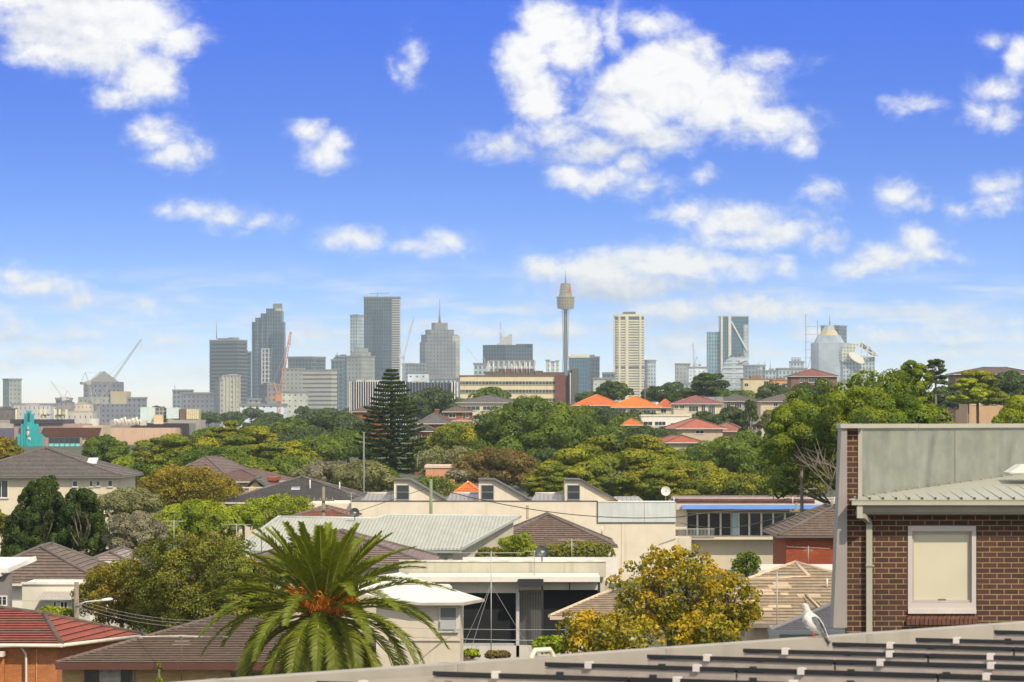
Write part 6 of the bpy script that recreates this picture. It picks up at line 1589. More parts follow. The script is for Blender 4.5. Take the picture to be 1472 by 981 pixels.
# ---------------------------------------------------------------- our own roof: parapet, panels, bird
EYE = 2.0
def roof_pt(px, py, h): Yp = F*h/(py-HY); return Vector((X(px, Yp), Yp, CAMZ-h))
def foreground():
    a, b = roof_pt(150, 990.5, EYE), roof_pt(1600, 886, EYE)
    d = (b-a).normalized(); n = Vector((d.y, -d.x, 0)); n = n if n.y < 0 else -n       # towards us
    up = Vector((0, 0, 1))
    root = thing('parapet', 'beige metal capped parapet running diagonally along the bottom of the view', 'parapet wall', (a.x, a.y, a.z-1.2))
    L = (b-a).length; o = Vector((a.x, a.y, a.z-1.2))
    def seg(s0, s1, w0, w1, z0, z1, nm, m, par):
        pts = [a+d*s0+n*w0, a+d*s1+n*w0, a+d*s1+n*w1, a+d*s0+n*w1]; pp = [(p.x-par.x, p.y-par.y) for p in pts]
        if Vector((pp[1][0]-pp[0][0], pp[1][1]-pp[0][1])).cross(Vector((pp[2][0]-pp[1][0], pp[2][1]-pp[1][1]))) < 0: pp = pp[::-1]
        return MB().prism(pp, z0-par.z, z1-par.z).build(nm, m, RT[0])
    RT = [root]; cap = M_render((.36,.33,.285), .4, scale=2.0)
    s = 0; i = 0
    for s1 in (1.2, 3.75, 6.35, 9.2, 11.2, L+.5):
        seg(s+.004, s1-.004, -.16, .05, a.z-.17, a.z, 'capping', cap, o); s = s1
    for s1 in (1.2, 3.75, 6.35, 9.2, 11.2): seg(s1-.045, s1+.045, -.165, .055, a.z-.172, a.z+.003, 'joint_cover', M_plain((.31,.29,.25), .5), o)
    seg(0, L+.5, -.12, .03, a.z-1.2, a.z-.173, 'wall', M_render((.40,.36,.30)), o)
    # roof sheet of this building
    roof = thing('metal_deck', 'grey beige roof deck under the solar panels, bottom right', 'roof deck', (a.x, a.y, a.z-.62)); RT[0] = roof; o2 = Vector((a.x, a.y, a.z-.62))
    seg(-2, L+3, .07, 16, a.z-.62, a.z-.5, 'deck', M_sheet((.34,.31,.27), rib=.2, depth=.03), o2)
    # angled panels in rows: each row starts near the parapet and runs down to the right
    g = Vector((.92, -.392, 0)).normalized(); acr = Vector((-g.y, g.x, 0)); acr = -acr if acr.y > 0 else acr
    fm = M_plain((.018,.018,.020), .45); cl = M_plain((.72,.66,.60), .4, var=.03); rl = M_plain((.44,.375,.325), .45, var=.2, scale=4); gl = M_plain((.20,.19,.19), .15, var=.1)
    starts = [(1429,906),(1316,917),(1196,923.5),(1068,932.5),(930,941),(783,952),(622,965),(455,979)]
    names = ['topmost', 'second', 'third', 'fourth', 'fifth', 'sixth', 'seventh', 'eighth']
    rs = random.Random(2)
    for i, (px, py) in enumerate(starts):
        p0 = roof_pt(px, py, EYE-.03)
        nP = 5 if i < 6 else (3 if i == 6 else 3)
        for j in range(nP):
            PL, PW = 1.62, 1.0
            c0 = p0+g*(j*(PL+.02))
            lb = '%s row of black framed solar panels from the top, panel %s from its parapet end' % (names[i], ('first', 'second', 'third', 'fourth', 'fifth')[j])
            r = thing('solar_panel', lb, 'solar panel', tuple(c0-Vector((0, 0, .25))), math.atan2(g.y, g.x), 'rows of solar panels on the flat roof')
            # local frame: x along the row, y back over the roof; raised edge at the row line, tilting down towards us
            tl = R(7)
            m = MB()
            def bar(xa, xb, t0, t1, h=.034, dz=0.0):
                pts = [(xa, PW*math.cos(tl)*t0, .25-PW*math.sin(tl)*t0+dz), (xb, PW*math.cos(tl)*t0, .25-PW*math.sin(tl)*t0+dz), (xb, PW*math.cos(tl)*t1, .25-PW*math.sin(tl)*t1+dz), (xa, PW*math.cos(tl)*t1, .25-PW*math.sin(tl)*t1+dz)]
                m.v += pts+[(p[0], p[1], p[2]-h) for p in pts]; k0 = len(m.v)-8
                m.f += [(k0, k0+1, k0+2, k0+3), (k0+7, k0+6, k0+5, k0+4)]+[(k0+(q_+1) % 4, k0+q_, k0+4+q_, k0+4+(q_+1) % 4) for q_ in range(4)]; m.sm += [False]*6
            bar(0, PL, 0, .035); bar(0, PL, .965, 1); bar(0, .035, .035, .965); bar(PL-.035, PL, .035, .965)
            m.build('frame', fm, r)
            m = MB(); bar(.035, PL-.035, .035, .965, .02, -.004); m.build('glass', gl, r)
            m = MB(); m.box(0, PL, .012, .05, .145, .208); m.build('rail', rl, r)
            for xx in ((.35, 1.27) if (i+j) % 2 else (.5,)):
                m = MB(); m.box(xx, xx+.055, -.012, .05, .208, .262); m.build('clamp', cl, r)
            for xx in (.1, .9):
                m = MB(); m.box(xx, xx+.06, .002, .011, .12, .175); m.box(xx, xx+.06, .011, .04, -.28, .144); m.build('foot', M_plain((.03,.03,.03)), r)
    # pale pipe hoop on the parapet
    hp = thing('pipe_hoop', 'pale bent pipe hoop standing on the parapet above the panels', 'pipe', tuple(roof_pt(764, 952, EYE)-Vector((0, 0, .05))))
    A = roof_pt(764, 946, EYE); B = roof_pt(795, 944, EYE); oo = Vector(hp.location); hgt = .06
    MB().tube([A-oo-up*.1, A-oo+up*(hgt-.05), A-oo+d*.04+up*hgt, B-oo-d*.04+up*hgt, B-oo+up*(hgt-.05), B-oo-up*.1], .022, 10).build('pipe', M_plain((.62,.60,.46), .5), hp)
    gr = thing('roof_sheet', 'weathered grey brown sheet on the roof at the bottom centre, out of focus', 'metal sheet', tuple(roof_pt(640, 985, EYE+.02)-Vector((0, 0, .3))))
    oo = Vector(gr.location); c0 = roof_pt(612, 972, EYE+.05)-oo; m = MB()
    u = Vector((.86, -.5, 0)); v_ = -Vector((d.x, d.y, 0))
    m.slab([c0, c0+v_*2.4, c0+v_*2.4+u*1.9, c0+u*1.9][::1], .03); m.build('sheet', M_render((.30,.26,.20), .6, scale=2.5), gr)
    MB().box(c0.x-.02, c0.x+.02, c0.y-.02, c0.y+.02, -.3, c0.z-.035).build('support', fm, gr)
    return a, d, n
PA, PD, PN = foreground()

def pigeon():
    """white and grey pigeon standing side on, tail to the right, head up to the left"""
    base = roof_pt(1176, 915.5, EYE); o = base
    # find the point on the capping line
    t_ = (X(1176, 33.0)-PA.x)/PD.x; p = PA+PD*t_; Yp = p.y
    for _ in range(6):
        t_ = (X(1174, Yp)-PA.x)/PD.x; p = PA+PD*t_; Yp = p.y
    p = p-PN*.04
    s = (p.y/F)                                     # metres per pixel
    r = thing('pigeon', 'white pigeon with grey wing and dark tail standing on the parapet', 'bird', tuple(p), R(0)); r.scale = (1.25, 1.2, 1.0)
    c = lambda x, y, z: (x*s, y*s, z*s)             # px offsets: x right, z up
    # body: lofted rings along a curved spine, tail to head, one continuous mesh
    sp = [(16.5, -1, 1.4, 3.0), (13, 3.5, 3.4, 4.2), (9.0, 9, 6.2, 5.6), (4.5, 14.5, 8.8, 7.2), (0, 20, 10.2, 8.2), (-3.5, 26, 9.6, 7.8), (-6.0, 32, 7.2, 6.2), (-7.0, 37, 4.6, 4.3), (-7.9, 41, 3.9, 3.7), (-9.2, 44.5, 4.2, 3.8), (-10.4, 47.3, 3.2, 3.0), (-11.2, 49, .6, .6)]
    m = MB(); n = 14
    for i, (x, z_, ra, rb) in enumerate(sp):
        x0, z0 = sp[max(0, i-1)][:2]; x1, z1 = sp[min(len(sp)-1, i+1)][:2]
        dv = Vector((x1-x0, 0, z1-z0)).normalized(); nv = Vector((-dv.z, 0, dv.x))
        for k in range(n):
            a_ = 2*math.pi*k/n; v = Vector((x, 0, z_))+nv*math.cos(a_)*ra+Vector((0, 1, 0))*math.sin(a_)*rb*.95
            m.v.append(c(v.x, v.y, v.z))
    for i in range(len(sp)-1):
        for k in range(n): k2 = (k+1) % n; m.f.append((i*n+k, i*n+k2, (i+1)*n+k2, (i+1)*n+k)); m.sm.append(True)
    m.f.append(tuple(range(n))); m.sm.append(False); e = (len(sp)-1)*n; m.f.append(tuple(e+k for k in reversed(range(n)))); m.sm.append(False)
    mat, t, b = new_mat('pigeon_feathers'); pos = t.new('ShaderNodeTexCoord').outputs['Object']
    nn = t.noise(pos, 26, 3, .6); px_, py_, pz_ = t.sep(pos)
    patch = t.maprange(t.m('ADD', t.m('MULTIPLY', nn, .12), pz_), 38*s+.06, 41*s+.06, 0, .8)
    c1 = t.mix(t.maprange(nn, .52, .60), (.74,.71,.66), (.42,.41,.40)); c1 = t.mix(patch, c1, (.52,.50,.46)); setb(t, b, color=c1, rough=.8)
    body = m.build('body', mat, r)
    # folded wings, feather edged
    dark = M_plain((.13,.13,.145), .8, var=.6, scale=26, name='wing_feathers')
    for sg in (-1, 1):
        w = MB(); prof = [(-2, 30), (2.5, 30.5), (6.5, 27), (10, 20), (13.6, 10), (16.5, -2), (14.2, 1.0), (10.4, 6.5), (7.2, 11), (4.5, 17), (1.5, 22), (-1.5, 26)]
        yy = 9.0
        def bulge(x, z_): return yy*max(.25, 1-abs(z_-20)/62.0)
        w.v = [c(x, sg*(bulge(x, z_)+.4), z_) for x, z_ in prof]+[c(x, sg*(bulge(x, z_)-1.2), z_) for x, z_ in prof]; q_ = len(prof)
        w.f = [tuple(range(q_)), tuple(reversed(range(q_, 2*q_)))]+[(i, (i+1) % q_, q_+(i+1) % q_, q_+i) for i in range(q_)]; w.sm = [False]*(q_+2)
        w.build('wing', dark, r)
    tl = MB()
    for i in range(5):
        oy = (i-2)*1.3; tl.v += [c(11, oy*.5-1, 5), c(11, oy*.5+1, 5), c(20.5, oy+.8, -7), c(19.5, oy-.8, -7.4), c(10.4, oy*.5-1, 4), c(10.4, oy*.5+1, 4), c(20, oy+.8, -7.9), c(19, oy-.8, -8.2)]
        k0 = i*8; tl.f += [(k0, k0+1, k0+2, k0+3), (k0+7, k0+6, k0+5, k0+4), (k0, k0+4, k0+5, k0+1), (k0+1, k0+5, k0+6, k0+2), (k0+2, k0+6, k0+7, k0+3), (k0+3, k0+7, k0+4, k0)]; tl.sm += [False]*6
    tl.build('tail', M_plain((.10,.10,.11), .8), r)
    MB().tube([c(-12, 0, 45.6), c(-14, 0, 44.9), c(-16, 0, 43.6)], [1.2*s, .9*s, .2*s], 6).build('beak', M_plain((.30,.24,.22)), r)
    for sg in (-1, 1):
        e = MB(); e.lathe(0, 0, [(.1*s, -.7*s), (.75*s, 0), (.1*s, .7*s)], 8); e = e.build('eye', M_plain((.05,.02,.01), .2), r); e.location = c(-11.0, sg*3.3, 45.8)
        MB().tube([c(3, sg*2.6, 11), c(0.5, sg*2.6, 5.5), c(-.5, sg*2.6, .8)], [2.2*s, 1.0*s, .8*s], 6).build('leg', M_plain((.50,.16,.13)), r)
        ft = MB()
        for tx, ty in ((-5, 0), (-4, -2.6), (-4, 2.6), (2.5, 0)): ft.tube([c(-.5, sg*2.6, .8), c(-.5+tx*.6, sg*2.6+ty*.6, .7), c(-.5+tx, sg*2.6+ty, .25)], [.7*s, .55*s, .3*s], 5)
        ft.build('foot', M_plain((.50,.16,.13)), r)
pigeon()

# ---------------------------------------------------------------- poles, aerials, wires
def pole(label, px, top, Y, base=None, r0=.13, c=(.24,.20,.15), arms=(), name='utility_pole', cat='utility pole', lamp=None):
    gz = ground_z(X(px, Y), Y)-.2; r = thing(name, label, cat, (X(px, Y), Y, gz)); H = Z(top, Y)-gz
    MB().tube([(0, 0, 0), (0, 0, H)], r0*1.15, 10, r0*.85).build('pole', M_bark(c, name='pole_timber'), r)
    for (dz, w) in arms:
        a_ = MB(); a_.box(-w/2, w/2, -r0-.10, -r0-.002, H-dz-.06, H-dz+.06); a_ = a_.build('crossarm', M_bark((.2,.17,.13)), r)
        for i in range(4):
            x = -w/2+.12+(w-.24)*i/3; MB().lathe(x, -r0-.05, [(.02, H-dz+.062), (.05, H-dz+.08), (.03, H-dz+.12), (.05, H-dz+.15), (.01, H-dz+.19)], 8).build('insulator', M_plain((.35,.30,.26), .3), a_)
    if lamp:
        (ax, az) = lamp; MB().tube([(0, -r0, H-1.1), (ax*.35, -r0, H-.95+az*.3), (ax, -r0, H-1.0+az)], .035, 6).build('lamp_arm', M_plain((.55,.54,.5)), r)
        MB().lathe(0, 0, [(.02, -.05), (.14, -.03), (.16, .03), (.10, .09), (.02, .1)], 12).build('lamp_head', M_plain((.7,.7,.68)), r)
        h = [o for o in r.children if o.name.startswith('lamp_head')][0]; h.location = (ax+.14, -r0, H-1.0+az); h.scale = (1.9, .8, 1); h.rotation_euler = (0, R(-8), 0)
        MB().box(-.22, .22, r0+.01, r0+.14, H-1.35, H-.95).build('junction_box', M_plain((.22,.2,.18)), r)
    return r
pole('timber street pole with a lamp arm beside the spreading tree', 110, 837, 165, lamp=(1.25, .18))
pole('greenish bare timber pole in front of the sawtooth building', 619.5, 689, 282, c=(.20,.24,.13), r0=.14)
pole('tall thin grey pole left of the pine tree', 523, 622, 370, c=(.19,.20,.18), r0=.10)
pole('brown utility pole with a crossarm over the small red brown roof', 465, 700, 268, arms=((1.0, 1.6), (1.7, 1.2)))
pole('utility pole with tangled wires in front of the blue edged building', 1145, 723, 300, c=(.22,.24,.16), arms=((.7, 1.2),))
pole('distant bare dark pole on the ridge at the foot of the cream banded tower', 927, 547, 1000, c=(.12,.11,.1), r0=.2)
def aerial(label, px, top, foot, Y, w=1.2, boom=True, rust=False, guys=False, slant=0):
    p = at(px, foot, Y); H = Z(top, Y)-p.z; r = thing('tv_aerial', label, 'aerial', tuple(p)); c = M_plain((.16,.07,.04) if rust else (.42,.40,.36), .6)
    MB().tube([(0, 0, 0), (0, 0, H)], .022, 6).build('mast', c, r)
    m = MB(); m.tube([(-w/2, 0, H-.06), (w/2, 0, H-.06+slant)], .014, 5)
    n = 9
    for i in range(n): x = -w/2+w*i/(n-1); zz = H-.06+slant*i/(n-1); m.tube([(x, -.35+.03*i, zz+.03), (x, .35-.03*i, zz+.03)], .009, 4)
    m.tube([(-.30, 0, H-.30), (.30, 0, H-.30)], .011, 4); m.tube([(-.22, 0, H-.2), (.26, 0, H-.2)], .010, 4)
    m.build('aerial_elements', M_plain((.50,.48,.44), .45), r)
    if guys:
        for dx, dy in ((-1.3, .4), (1.7, .3), (-.9, -.5)): MB().tube([(0, 0, H*.68), (dx, dy, 0)], .010, 4).build('guy_wire', M_plain((.3,.3,.3)), r)
aerial('tall television mast with guy wires before the black screens', 706, 793, 940, 150, 2.6, guys=True)
aerial('television aerial with short bars on the flat mossy roof', 768, 791, 828, 166, .9)
aerial('small television aerial on the back of the flat roof', 822, 775, 808, 178, 1.3)
aerial('television aerial above the green shrubs left of centre', 250, 748, 790, 195, 1.1)
aerial('pale aerial with a long boom left of the ribbed metal roof', 340, 753, 800, 200, 1.6)
aerial('rusty aerial on the brown tiled roof bottom left, with a very long boom', 261, 913, 985, 117, 3.0, rust=True)
aerial('thin aerial on the straw coloured roof right of the golden tree', 1117, 822, 915, 130, .9)
aerial('aerial with a wide boom in front of the red brick house', 1162, 785, 812, 220, 2.6, slant=-.1)
aerial('aerial on a spindly mast above the sawtooth building edge', 505, 708, 740, 290, .8)
aerial('far aerial over the blue edged building roof line', 1160, 702, 726, 320, 2.2)
aerial('rusty rod aerial rising behind the palm fronds', 376, 768, 830, 150, .4, rust=True)
aerial('tiny aerial behind the pine tree foot', 600, 658, 676, 470, 1.0)
def wire(label, a, b, sag=.6, r0=.022, c=(.05,.05,.05), n=14):
    A, B = at(*a), at(*b); r = thing('wire', label, 'wire', tuple(A))
    pts = [A.lerp(B, i/n)-A-Vector((0, 0, sag*4*(i/n)*(1-i/n))) for i in range(n+1)]
    MB().tube(pts, r0, 5).build('cable', M_plain(c, .6), r)
wire('black cable rising from the hall ridge to the green pole', (507, 738, 282), (619, 700, 282), .0)
wire('long black cable from the green pole across the cream building', (619, 700, 282), (985, 743, 296), .9, .035)
wire('black cable bundle drooping to the pole at the blue edged building', (972, 744, 298), (1144, 735, 300), -.3, .045)
wire('short black cable dropping left from the blue edged building', (978, 752, 300), (1144, 732, 300), .9, .03)
for i, (y0, y1) in enumerate(((862, 893), (867, 897), (872, 903))):
    wire(('upper', 'middle', 'lower')[i]+' of three thin wires right of the lamp pole', (111, y0, 165), (308, y1, 138), .25, .009, (.45,.42,.36))
wire('pale wire along the brown tiled roof bottom left', (200, 916, 116), (262, 914, 117), .0, .018, (.6,.55,.48))
wire('pale wire from the rusty aerial to the palm', (262, 914, 117), (330, 917, 120), .0, .018, (.6,.55,.48))
wire('upper grey wire in front of the black screens', (560, 902, 139), (862, 905, 150), .05, .012, (.35,.36,.38))
wire('lower grey wire in front of the black screens', (560, 914, 139), (800, 921, 150), .05, .016, (.40,.41,.43))
wire('thin wire up the slope from the cottage to the lamp pole', (-20, 860, 168), (111, 862, 165), .1, .010, (.4,.38,.33))
# ---------------------------------------------------------------- trees, near to far
canary_palm(); norfolk_pine()
# left side
tree('large dense dark green tree left of the grey shrub, below the cream upper storey', 80, 708, 180, 105, 235, 'dark', 'dome', dens=1.1, puff=.13)
tree('pointed dark green tree top, taller of the two at the far left', 62, 686, 140, 120, 232, 'dark', 'column', dens=1.3, puff=.11)
tree('pointed dark green tree top beside the silvery bush, shorter of the two', 118, 700, 110, 105, 231, 'dark', 'column', dens=1.3, puff=.12)
tree('round silvery grey bush between the dark tree and the green shrubs', 192, 728, 92, 75, 228, 'grey', 'bush', name='bush', cat='bush')
tree('yellow brown leafy tree behind the silvery bush', 262, 666, 150, 70, 330, 'rust', 'loose', dens=1.3)
tree('smaller rust tinged tree at the right of the yellow brown one', 318, 683, 70, 45, 335, 'rust', 'loose', dens=1.2)
tree('olive coloured shrub above the silvery grey bush', 188, 700, 100, 45, 280, 'olive', 'bush', name='bush', cat='bush')
tree('bright green feathery trees behind the aerial, left', 280, 716, 130, 60, 262, 'bright', 'bush')
tree('bright low green shrub left of the aerial', 225, 742, 75, 45, 240, 'bright', 'bush', name='bush', cat='bush')
tree('big spreading tree with yellowish leaves behind the lamp pole', 288, 752, 240, 165, 172, 'gum', 'loose', dens=1.1, leafpx=1.9, puff=.11)
tree('left wing tree of the spreading clump, brownish leaves', 175, 795, 150, 115, 176, 'rust', 'loose', dens=1.2)
tree('olive green crown right of the spreading tree, beside the palm', 372, 785, 110, 130, 165, 'gum', 'bush', dens=1.2)
tree('airy light green tree left of the wide charcoal roof front', 402, 704, 118, 62, 285, 'bright', 'loose', dens=1.1, limbs=14)
tree('bright green shrub between the airy tree and the ribbed hall', 350, 722, 70, 40, 275, 'bright', 'bush', name='bush', cat='bush')
tree('pale olive shrub behind the charcoal hip roof, right part', 518, 660, 80, 48, 380, 'olive', 'bush', name='bush', cat='bush')
tree('pale flowering shrub behind the charcoal hip roof, left part', 472, 663, 75, 36, 395, 'grey', 'bush', name='bush', cat='bush')
tree('flat topped dark tree with bright crest on the left slope', 262, 622, 120, 80, 520, 'fig2', 'layer')
tree('tall umbrella tree in the middle of the left slope', 350, 600, 120, 90, 540, 'fig2', 'layer')
tree('wide umbrella crowned tree right of the tall umbrella tree', 396, 630, 110, 65, 500, 'fig2', 'layer')
tree('dense green tree below the tall umbrella tree', 310, 640, 120, 55, 480, 'fig', 'dome')
tree('lower green tree at the right foot of the left slope', 415, 655, 90, 42, 460, 'fig', 'dome')
tree('round green tree in front of the salmon wall', 152, 624, 62, 48, 620, 'fig', 'dome')
tree('low bright green tree right of the grey roof ridge', 185, 655, 55, 30, 560, 'bright', 'bush')
tree('grey green low tree between the salmon wall and the slope', 222, 652, 60, 30, 600, 'teal', 'dome')
tree('rust tipped tree top at the left edge above the grey roof', 4, 628, 56, 40, 400, 'rust', 'dome')
tree('dark green tree at the left edge below the cream upper storey', -8, 725, 60, 60, 250, 'gum', 'bush')
tree('bright green shrub over the red roof at the lower left', 75, 870, 70, 30, 178, 'bright', 'bush', name='bush', cat='bush')
tree('yellow green shrub at the foot of the spreading tree', 232, 897, 60, 28, 172, 'vivid', 'bush', name='bush', cat='bush')
tree('small green climber beside the rusty aerial', 229, 953, 10, 40, 116, 'vivid', 'column', name='bush', cat='bush')
tree('yellow green low bush in front of the spreading tree, right', 165, 903, 60, 25, 176, 'bright', 'bush', name='bush', cat='bush')
# centre
tree('huge dark domed fig tree in the centre of the valley', 768, 569, 190, 118, 560, 'fig', 'dome', dens=1.2, puff=.12, limbs=14)
tree('right shoulder fig tree of the central dome', 838, 600, 80, 62, 575, 'fig', 'dome', puff=.15)
tree('rounded light green tree left of the central fig', 655, 606, 95, 55, 600, 'fig2', 'dome')
tree('grey green feathery tree right of the pine foot', 640, 640, 90, 42, 520, 'olive', 'loose')
tree('dull brown tree under the central fig', 715, 644, 112, 58, 470, 'brown', 'dome', dens=1.2)
tree('dark brown green tree at the lower right of the fig', 790, 640, 70, 62, 480, 'teal', 'dome')
tree('green tree behind the first sawtooth roof light', 625, 684, 78, 38, 420, 'fig', 'loose')
tree('lilac blossoming shrub on the pink terracotta wall', 655, 674, 30, 14, 455, 'grey', 'bush', name='bush', cat='bush')
tree('wide umbrella crowned tree with yellow crests right of centre', 885, 622, 205, 112, 430, 'fig2', 'layer', dens=1.2, puff=.13, limbs=16)
tree('lower right tier tree beneath the yellow crested umbrella', 950, 658, 110, 62, 425, 'fig2', 'layer')
tree('lower left tier tree beneath the yellow crested umbrella', 805, 662, 95, 60, 420, 'fig2', 'layer')
tree('low dome of vivid green foliage behind the satellite dish', 1060, 679, 110, 38, 400, 'fig2', 'dome', puff=.12)
tree('broad mid green tree behind the blue edged building', 1095, 617, 160, 92, 500, 'fig', 'dome', puff=.13)
tree('mid green tree left of the broad one, under the coral roofs', 1010, 640, 110, 70, 540, 'fig', 'dome')
tree('yellowish small tree above the pole at the blue edged building', 1155, 662, 70, 55, 380, 'gum', 'loose')
tree('dark tree mass behind the left end of the brick pier', 1195, 620, 60, 95, 330, 'dark', 'dome')
tree('green tree over the low white flat house', 900, 612, 60, 26, 640, 'fig', 'dome')
tree('grey green tree left of the coral roofs', 940, 612, 70, 34, 620, 'teal', 'dome')
tree('dark conifer shaped tree on the slope right of the coral roofs', 1078, 580, 34, 45, 640, 'dark', 'column')
tree('grey green round tree left of the dark conifer shaped tree', 1050, 583, 48, 38, 660, 'teal', 'dome')
tree('dusky olive tree right of the dark conifer shaped tree', 1108, 588, 32, 32, 680, 'gum', 'dome')
tree('green tree under the grey brown roofed flats', 1130, 600, 60, 34, 640, 'fig', 'dome')
tree('green tree in front of the orange roofed houses, left', 860, 583, 60, 30, 780, 'teal', 'dome')
tree('hedge like dark tree below the bright orange pyramid roof', 915, 594, 75, 16, 760, 'dark', 'dome')
# right
tree('great fig tree towering over the metal clad parapet', 1250, 517, 285, 250, 262, 'figr', 'dome', dens=1.3, puff=.125, limbs=16, leafpx=2.2)
tree('inner crown of a second fig standing in front of the great fig', 1235, 545, 170, 110, 250, 'figr', 'dome', dens=1.2, puff=.18)
tree('left bough tree of the great fig, lower and darker', 1152, 572, 120, 105, 258, 'figr', 'dome', dens=1.2, puff=.2)
tree('right bough tree of the great fig, behind the parapet', 1335, 572, 115, 190, 262, 'figr', 'dome', dens=1.2, puff=.18)
tree('light green tree at the right edge above the parapet', 1458, 560, 115, 190, 240, 'bright', 'dome', dens=1.5, puff=.2)
tree('small round crown rising above the top of the great fig', 1310, 512, 62, 90, 264, 'figr', 'dome')
tree('spindly gum with flat tufts above the ridge, right', 1345, 515, 46, 34, 420, 'teal', 'umbrella', dens=.6, limbs=12)
tree('yellow green crowned tree right of the great fig', 1392, 545, 56, 26, 480, 'vivid', 'umbrella')
tree('olive tree on the ridge above the yellow green one', 1405, 532, 90, 40, 560, 'fig2', 'umbrella')
tree('dusky tree on the far right ridge', 1452, 530, 70, 50, 620, 'teal', 'dome')
tree('grey green tree below the far right ridge, behind the fig', 1360, 552, 46, 40, 700, 'teal', 'dome')
# ridge tree line
tree('open crowned dark gum on the ridge left of the cream flats', 1018, 538, 82, 40, 960, 'dark', 'umbrella', limbs=12)
tree('dark round tree on the ridge right of the turret shaft', 882, 547, 46, 30, 1000, 'dark', 'dome')
tree('dark low tree left of the round ridge tree', 848, 562, 40, 20, 1010, 'teal', 'dome')
tree('dark trees at the foot of the cream banded tower', 950, 553, 50, 26, 1020, 'dark', 'dome')
tree('green low tree right of the open crowned gum', 1062, 560, 56, 22, 940, 'fig', 'dome')
tree('round dark tree before the orange brick flats', 1110, 550, 46, 34, 930, 'teal', 'dome')
tree('grey green tree below the red brown ridge roof', 1165, 548, 60, 40, 820, 'teal', 'dome')
tree('dark tree on the ridge, far left of the open crowned gum', 985, 560, 40, 26, 980, 'dark', 'dome')
tree('small tree in front of the striped hospital block', 704, 556, 50, 22, 1050, 'fig', 'dome')
tree('cluster of dark trees in front of the ribbed office', 622, 556, 66, 44, 1000, 'teal', 'dome')
tree('second dark tree in front of the ribbed office, left', 590, 566, 50, 36, 980, 'teal', 'dome')
tree('wide dark green tree left of the pine tree top', 470, 591, 110, 40, 800, 'teal', 'dome', puff=.14)
tree('bright green round tree left of the wide dark tree', 418, 600, 56, 36, 760, 'fig', 'dome')
tree('dusky green tree under the wide dark tree', 500, 618, 90, 40, 640, 'fig', 'dome')
tree('mid green tree behind the pine on its left', 455, 628, 90, 36, 600, 'fig', 'dome')
tree('low green tree left of the bright round tree', 375, 602, 50, 24, 900, 'teal', 'dome')
tree('green tree between the fig and the pine, upper', 608, 640, 40, 40, 580, 'fig', 'dome')
tree('green tree between the grey tiled roof and the salmon wall', 205, 665, 80, 40, 440, 'fig', 'dome')
tree('low dull green tree at the foot of the salmon wall, centre', 240, 638, 60, 30, 640, 'teal', 'dome')
tree('yellowish tree between the mauve brown roof and the slope', 330, 668, 70, 35, 450, 'rust', 'dome')
tree('pale green tree right of the mauve brown roof', 375, 668, 60, 30, 440, 'fig2', 'layer')
tree('green tree in front of the mauve brown roof, hiding its left half', 268, 678, 70, 30, 380, 'rust', 'dome')
tree('olive tree above the cream gabled house', 420, 640, 80, 40, 520, 'fig2', 'layer')
tree('green tree left of the pale flowering shrub', 440, 672, 50, 30, 420, 'olive', 'bush')
tree('dark green tree behind the tall umbrella tree', 310, 612, 80, 50, 640, 'fig', 'dome')
tree('green tree behind the flat topped dark tree', 225, 628, 70, 40, 660, 'fig2', 'layer')
tree('teal green tree on the slope under the bright round tree', 440, 612, 80, 40, 700, 'teal', 'dome')
tree('mid green tree right of the central fig, under the orange roofs', 900, 598, 60, 30, 700, 'fig', 'dome')
tree('green tree right of the white flat house', 1010, 590, 30, 20, 740, 'teal', 'dome')
tree('deep green tree below the second coral roof', 1040, 628, 80, 45, 560, 'fig', 'dome')
tree('green tree filling the slope below the cream flats', 1150, 590, 80, 45, 600, 'fig', 'dome')
tree('light green tree at the left of the broad mid green tree', 1000, 660, 80, 50, 470, 'fig2', 'dome')
tree('dark green tree low behind the sawtooth building, left', 545, 668, 60, 40, 440, 'fig', 'dome')
tree('green tree below the red brick flats', 640, 622, 60, 36, 620, 'fig', 'dome')
far = [(228,583,30,16,'beside the salmon building roof'),(262,590,36,16,'left of the concrete blocks'),(300,592,46,18,'under the mauve low block'),(335,590,40,20,'under the step topped concrete blocks'),
 (362,585,36,20,'left of the orange crane foot'),(392,592,36,16,'at the orange crane foot'),(436,583,26,16,'right of the orange crane'),(470,586,50,18,'under the banded office block'),
 (505,585,40,20,'under the stone apartment tower'),(700,560,60,14,'behind the striped block'),(830,572,40,14,'under the round capped tower'),(968,548,30,14,'under the blank concrete block'),(1120,548,40,14,'behind the orange brick flats')]
for i, (px, tp, w, h, wh) in enumerate(far):
    tree('distant bluish green tree %s' % wh, px, tp, w, h, 1500+60*(i % 5), 'teal', 'dome', group='far trees at the foot of the city')
# near right and centre front
tree('golden leaved tree with orange tips standing right of the black screens', 962, 768, 185, 155, 122, 'gold', 'loose', dens=.6, puff=.085, limbs=18, bark=(.09,.07,.06), leafpx=3.0, seed=41)
tree('lower right part tree beside the golden one, greener', 1055, 812, 95, 105, 124, 'gold', 'loose', dens=.65, puff=.11, bark=(.09,.07,.06), leafpx=3.0)
tree('golden orange bush in front of the straw roof wing', 868, 872, 160, 80, 104, 'gold', 'loose', dens=1.2, leafpx=3.2, name='bush', cat='bush')
tree('orange crested bush below the golden tree, by the parapet', 1010, 874, 115, 65, 100, 'gold', 'loose', dens=1.2, leafpx=3.2, name='bush', cat='bush')
tree('small fresh green bush at the end of the black screens', 795, 912, 60, 30, 110, 'vivid', 'bush', name='bush', cat='bush', leafpx=3)
tree('light green tree behind the mossy parapet, left', 745, 762, 62, 50, 190, 'bright', 'loose')
tree('green hedge like tree behind the mossy parapet, right', 828, 778, 110, 32, 186, 'gum', 'bush')
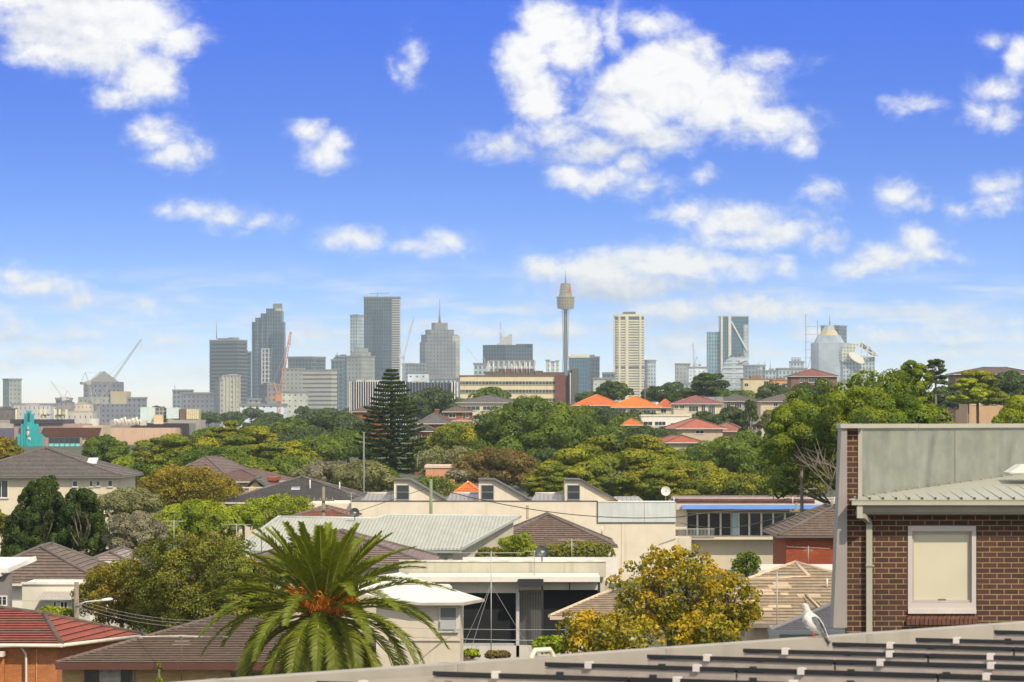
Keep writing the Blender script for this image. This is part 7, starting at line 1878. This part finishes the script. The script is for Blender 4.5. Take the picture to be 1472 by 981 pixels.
tree('drooping green bush by the gable of the ribbed hall', 705, 785, 50, 25, 195, 'gum', 'bush', name='bush', cat='bush')
tree('feathery small palm like plant left of the red brick parapet', 1074, 790, 46, 38, 170, 'fig', 'loose', name='bush', cat='bush')
tree('yellow bush tip at the foot of the red brick house', 1196, 818, 22, 18, 190, 'vivid', 'bush', name='bush', cat='bush')
tree('spiky green plant under the black screens', 678, 932, 30, 14, 148, 'vivid', 'bush', name='bush', cat='bush')
tree('row plant with reddish tips under the black screens', 716, 936, 40, 10, 148, 'brown', 'bush', name='bush', cat='bush')
# bare pale branches under the great fig
def bare_branches():
    Y = 240; gz = ground_z(X(1200, Y), Y); r = thing('bare_tree', 'bare pale branches spreading in front of the dark tree left of the brick pier', 'tree', (X(1192, Y), Y, gz)); rs = random.Random(5)
    q = lambda px, py: at(px, py, Y)-Vector((X(1192, Y), Y, gz)); m = MB()
    m.tube([(0, 0, 0), q(1196, 720)], .11, 6, .1)
    for i in range(9):
        e = q(rs.uniform(1140, 1196), rs.uniform(625, 668)); s = q(1196, rs.uniform(680, 720)); md = s.lerp(e, .5)+Vector((rs.uniform(-.3, .3), rs.uniform(-.6, .6), rs.uniform(-.2, .3)))
        m.tube([s, md, e], [.04, .022, .008], 5)
        for _ in range(3): e2 = md+Vector((rs.uniform(-1.6, .4), rs.uniform(-.6, .6), rs.uniform(.3, 1.4))); m.tube([md, e2], [.022, .008], 4)
    m.build('branches', M_bark((.25,.21,.165)), r)
bare_branches()

# bushland that runs on beyond the edges of the view
def bushland():
    rs = np.random.RandomState(9); puffs = []
    for i in range(420):
        Y = rs.uniform(150, 640); px = rs.uniform(1255, 2100) if i % 4 else rs.uniform(-700, -60)
        x = X(px, Y); r = rs.uniform(2.0, 4.2)
        puffs.append((x, Y, ground_z(x, Y)+r*.5, r, r, r*.8, rs.uniform(.1, .7)))
    P, N, sz, tone, tip = puff_leaves(puffs, 70000, .38, rs, up=.9, rough=.2, jitter=.5, shell=.8)
    k_ = P[:, 1] > 140
    tag(leaf_mesh('undergrowth', P[k_], N[k_], sz[k_], tone[k_], tip[k_], leafmat('fig'), None, rs=rs), 'green bushland undergrowth on the slope beyond the edges of the houses', kind='stuff')
bushland()
# ---------------------------------------------------------------- air
def build_haze():
    m = bpy.data.materials.new('haze'); m.use_nodes = True; t = NT(m.node_tree); t.n.clear()
    v = t.new('ShaderNodeVolumePrincipled'); v.inputs['Density'].default_value = HAZE_D; v.inputs['Color'].default_value = (*HAZE_C, 1); v.inputs['Anisotropy'].default_value = .25
    o = t.new('ShaderNodeOutputMaterial'); t.l.new(v.outputs[0], o.inputs['Volume'])
    b = MB().box(-3150, 3150, -320, 9300, 15, 330).build('haze', m)
    tag(b, 'pale even haze over the whole valley and city', kind='stuff')
HAZE_D = 6.5e-5; HAZE_C = (.76, .89, 1.0)
build_haze()
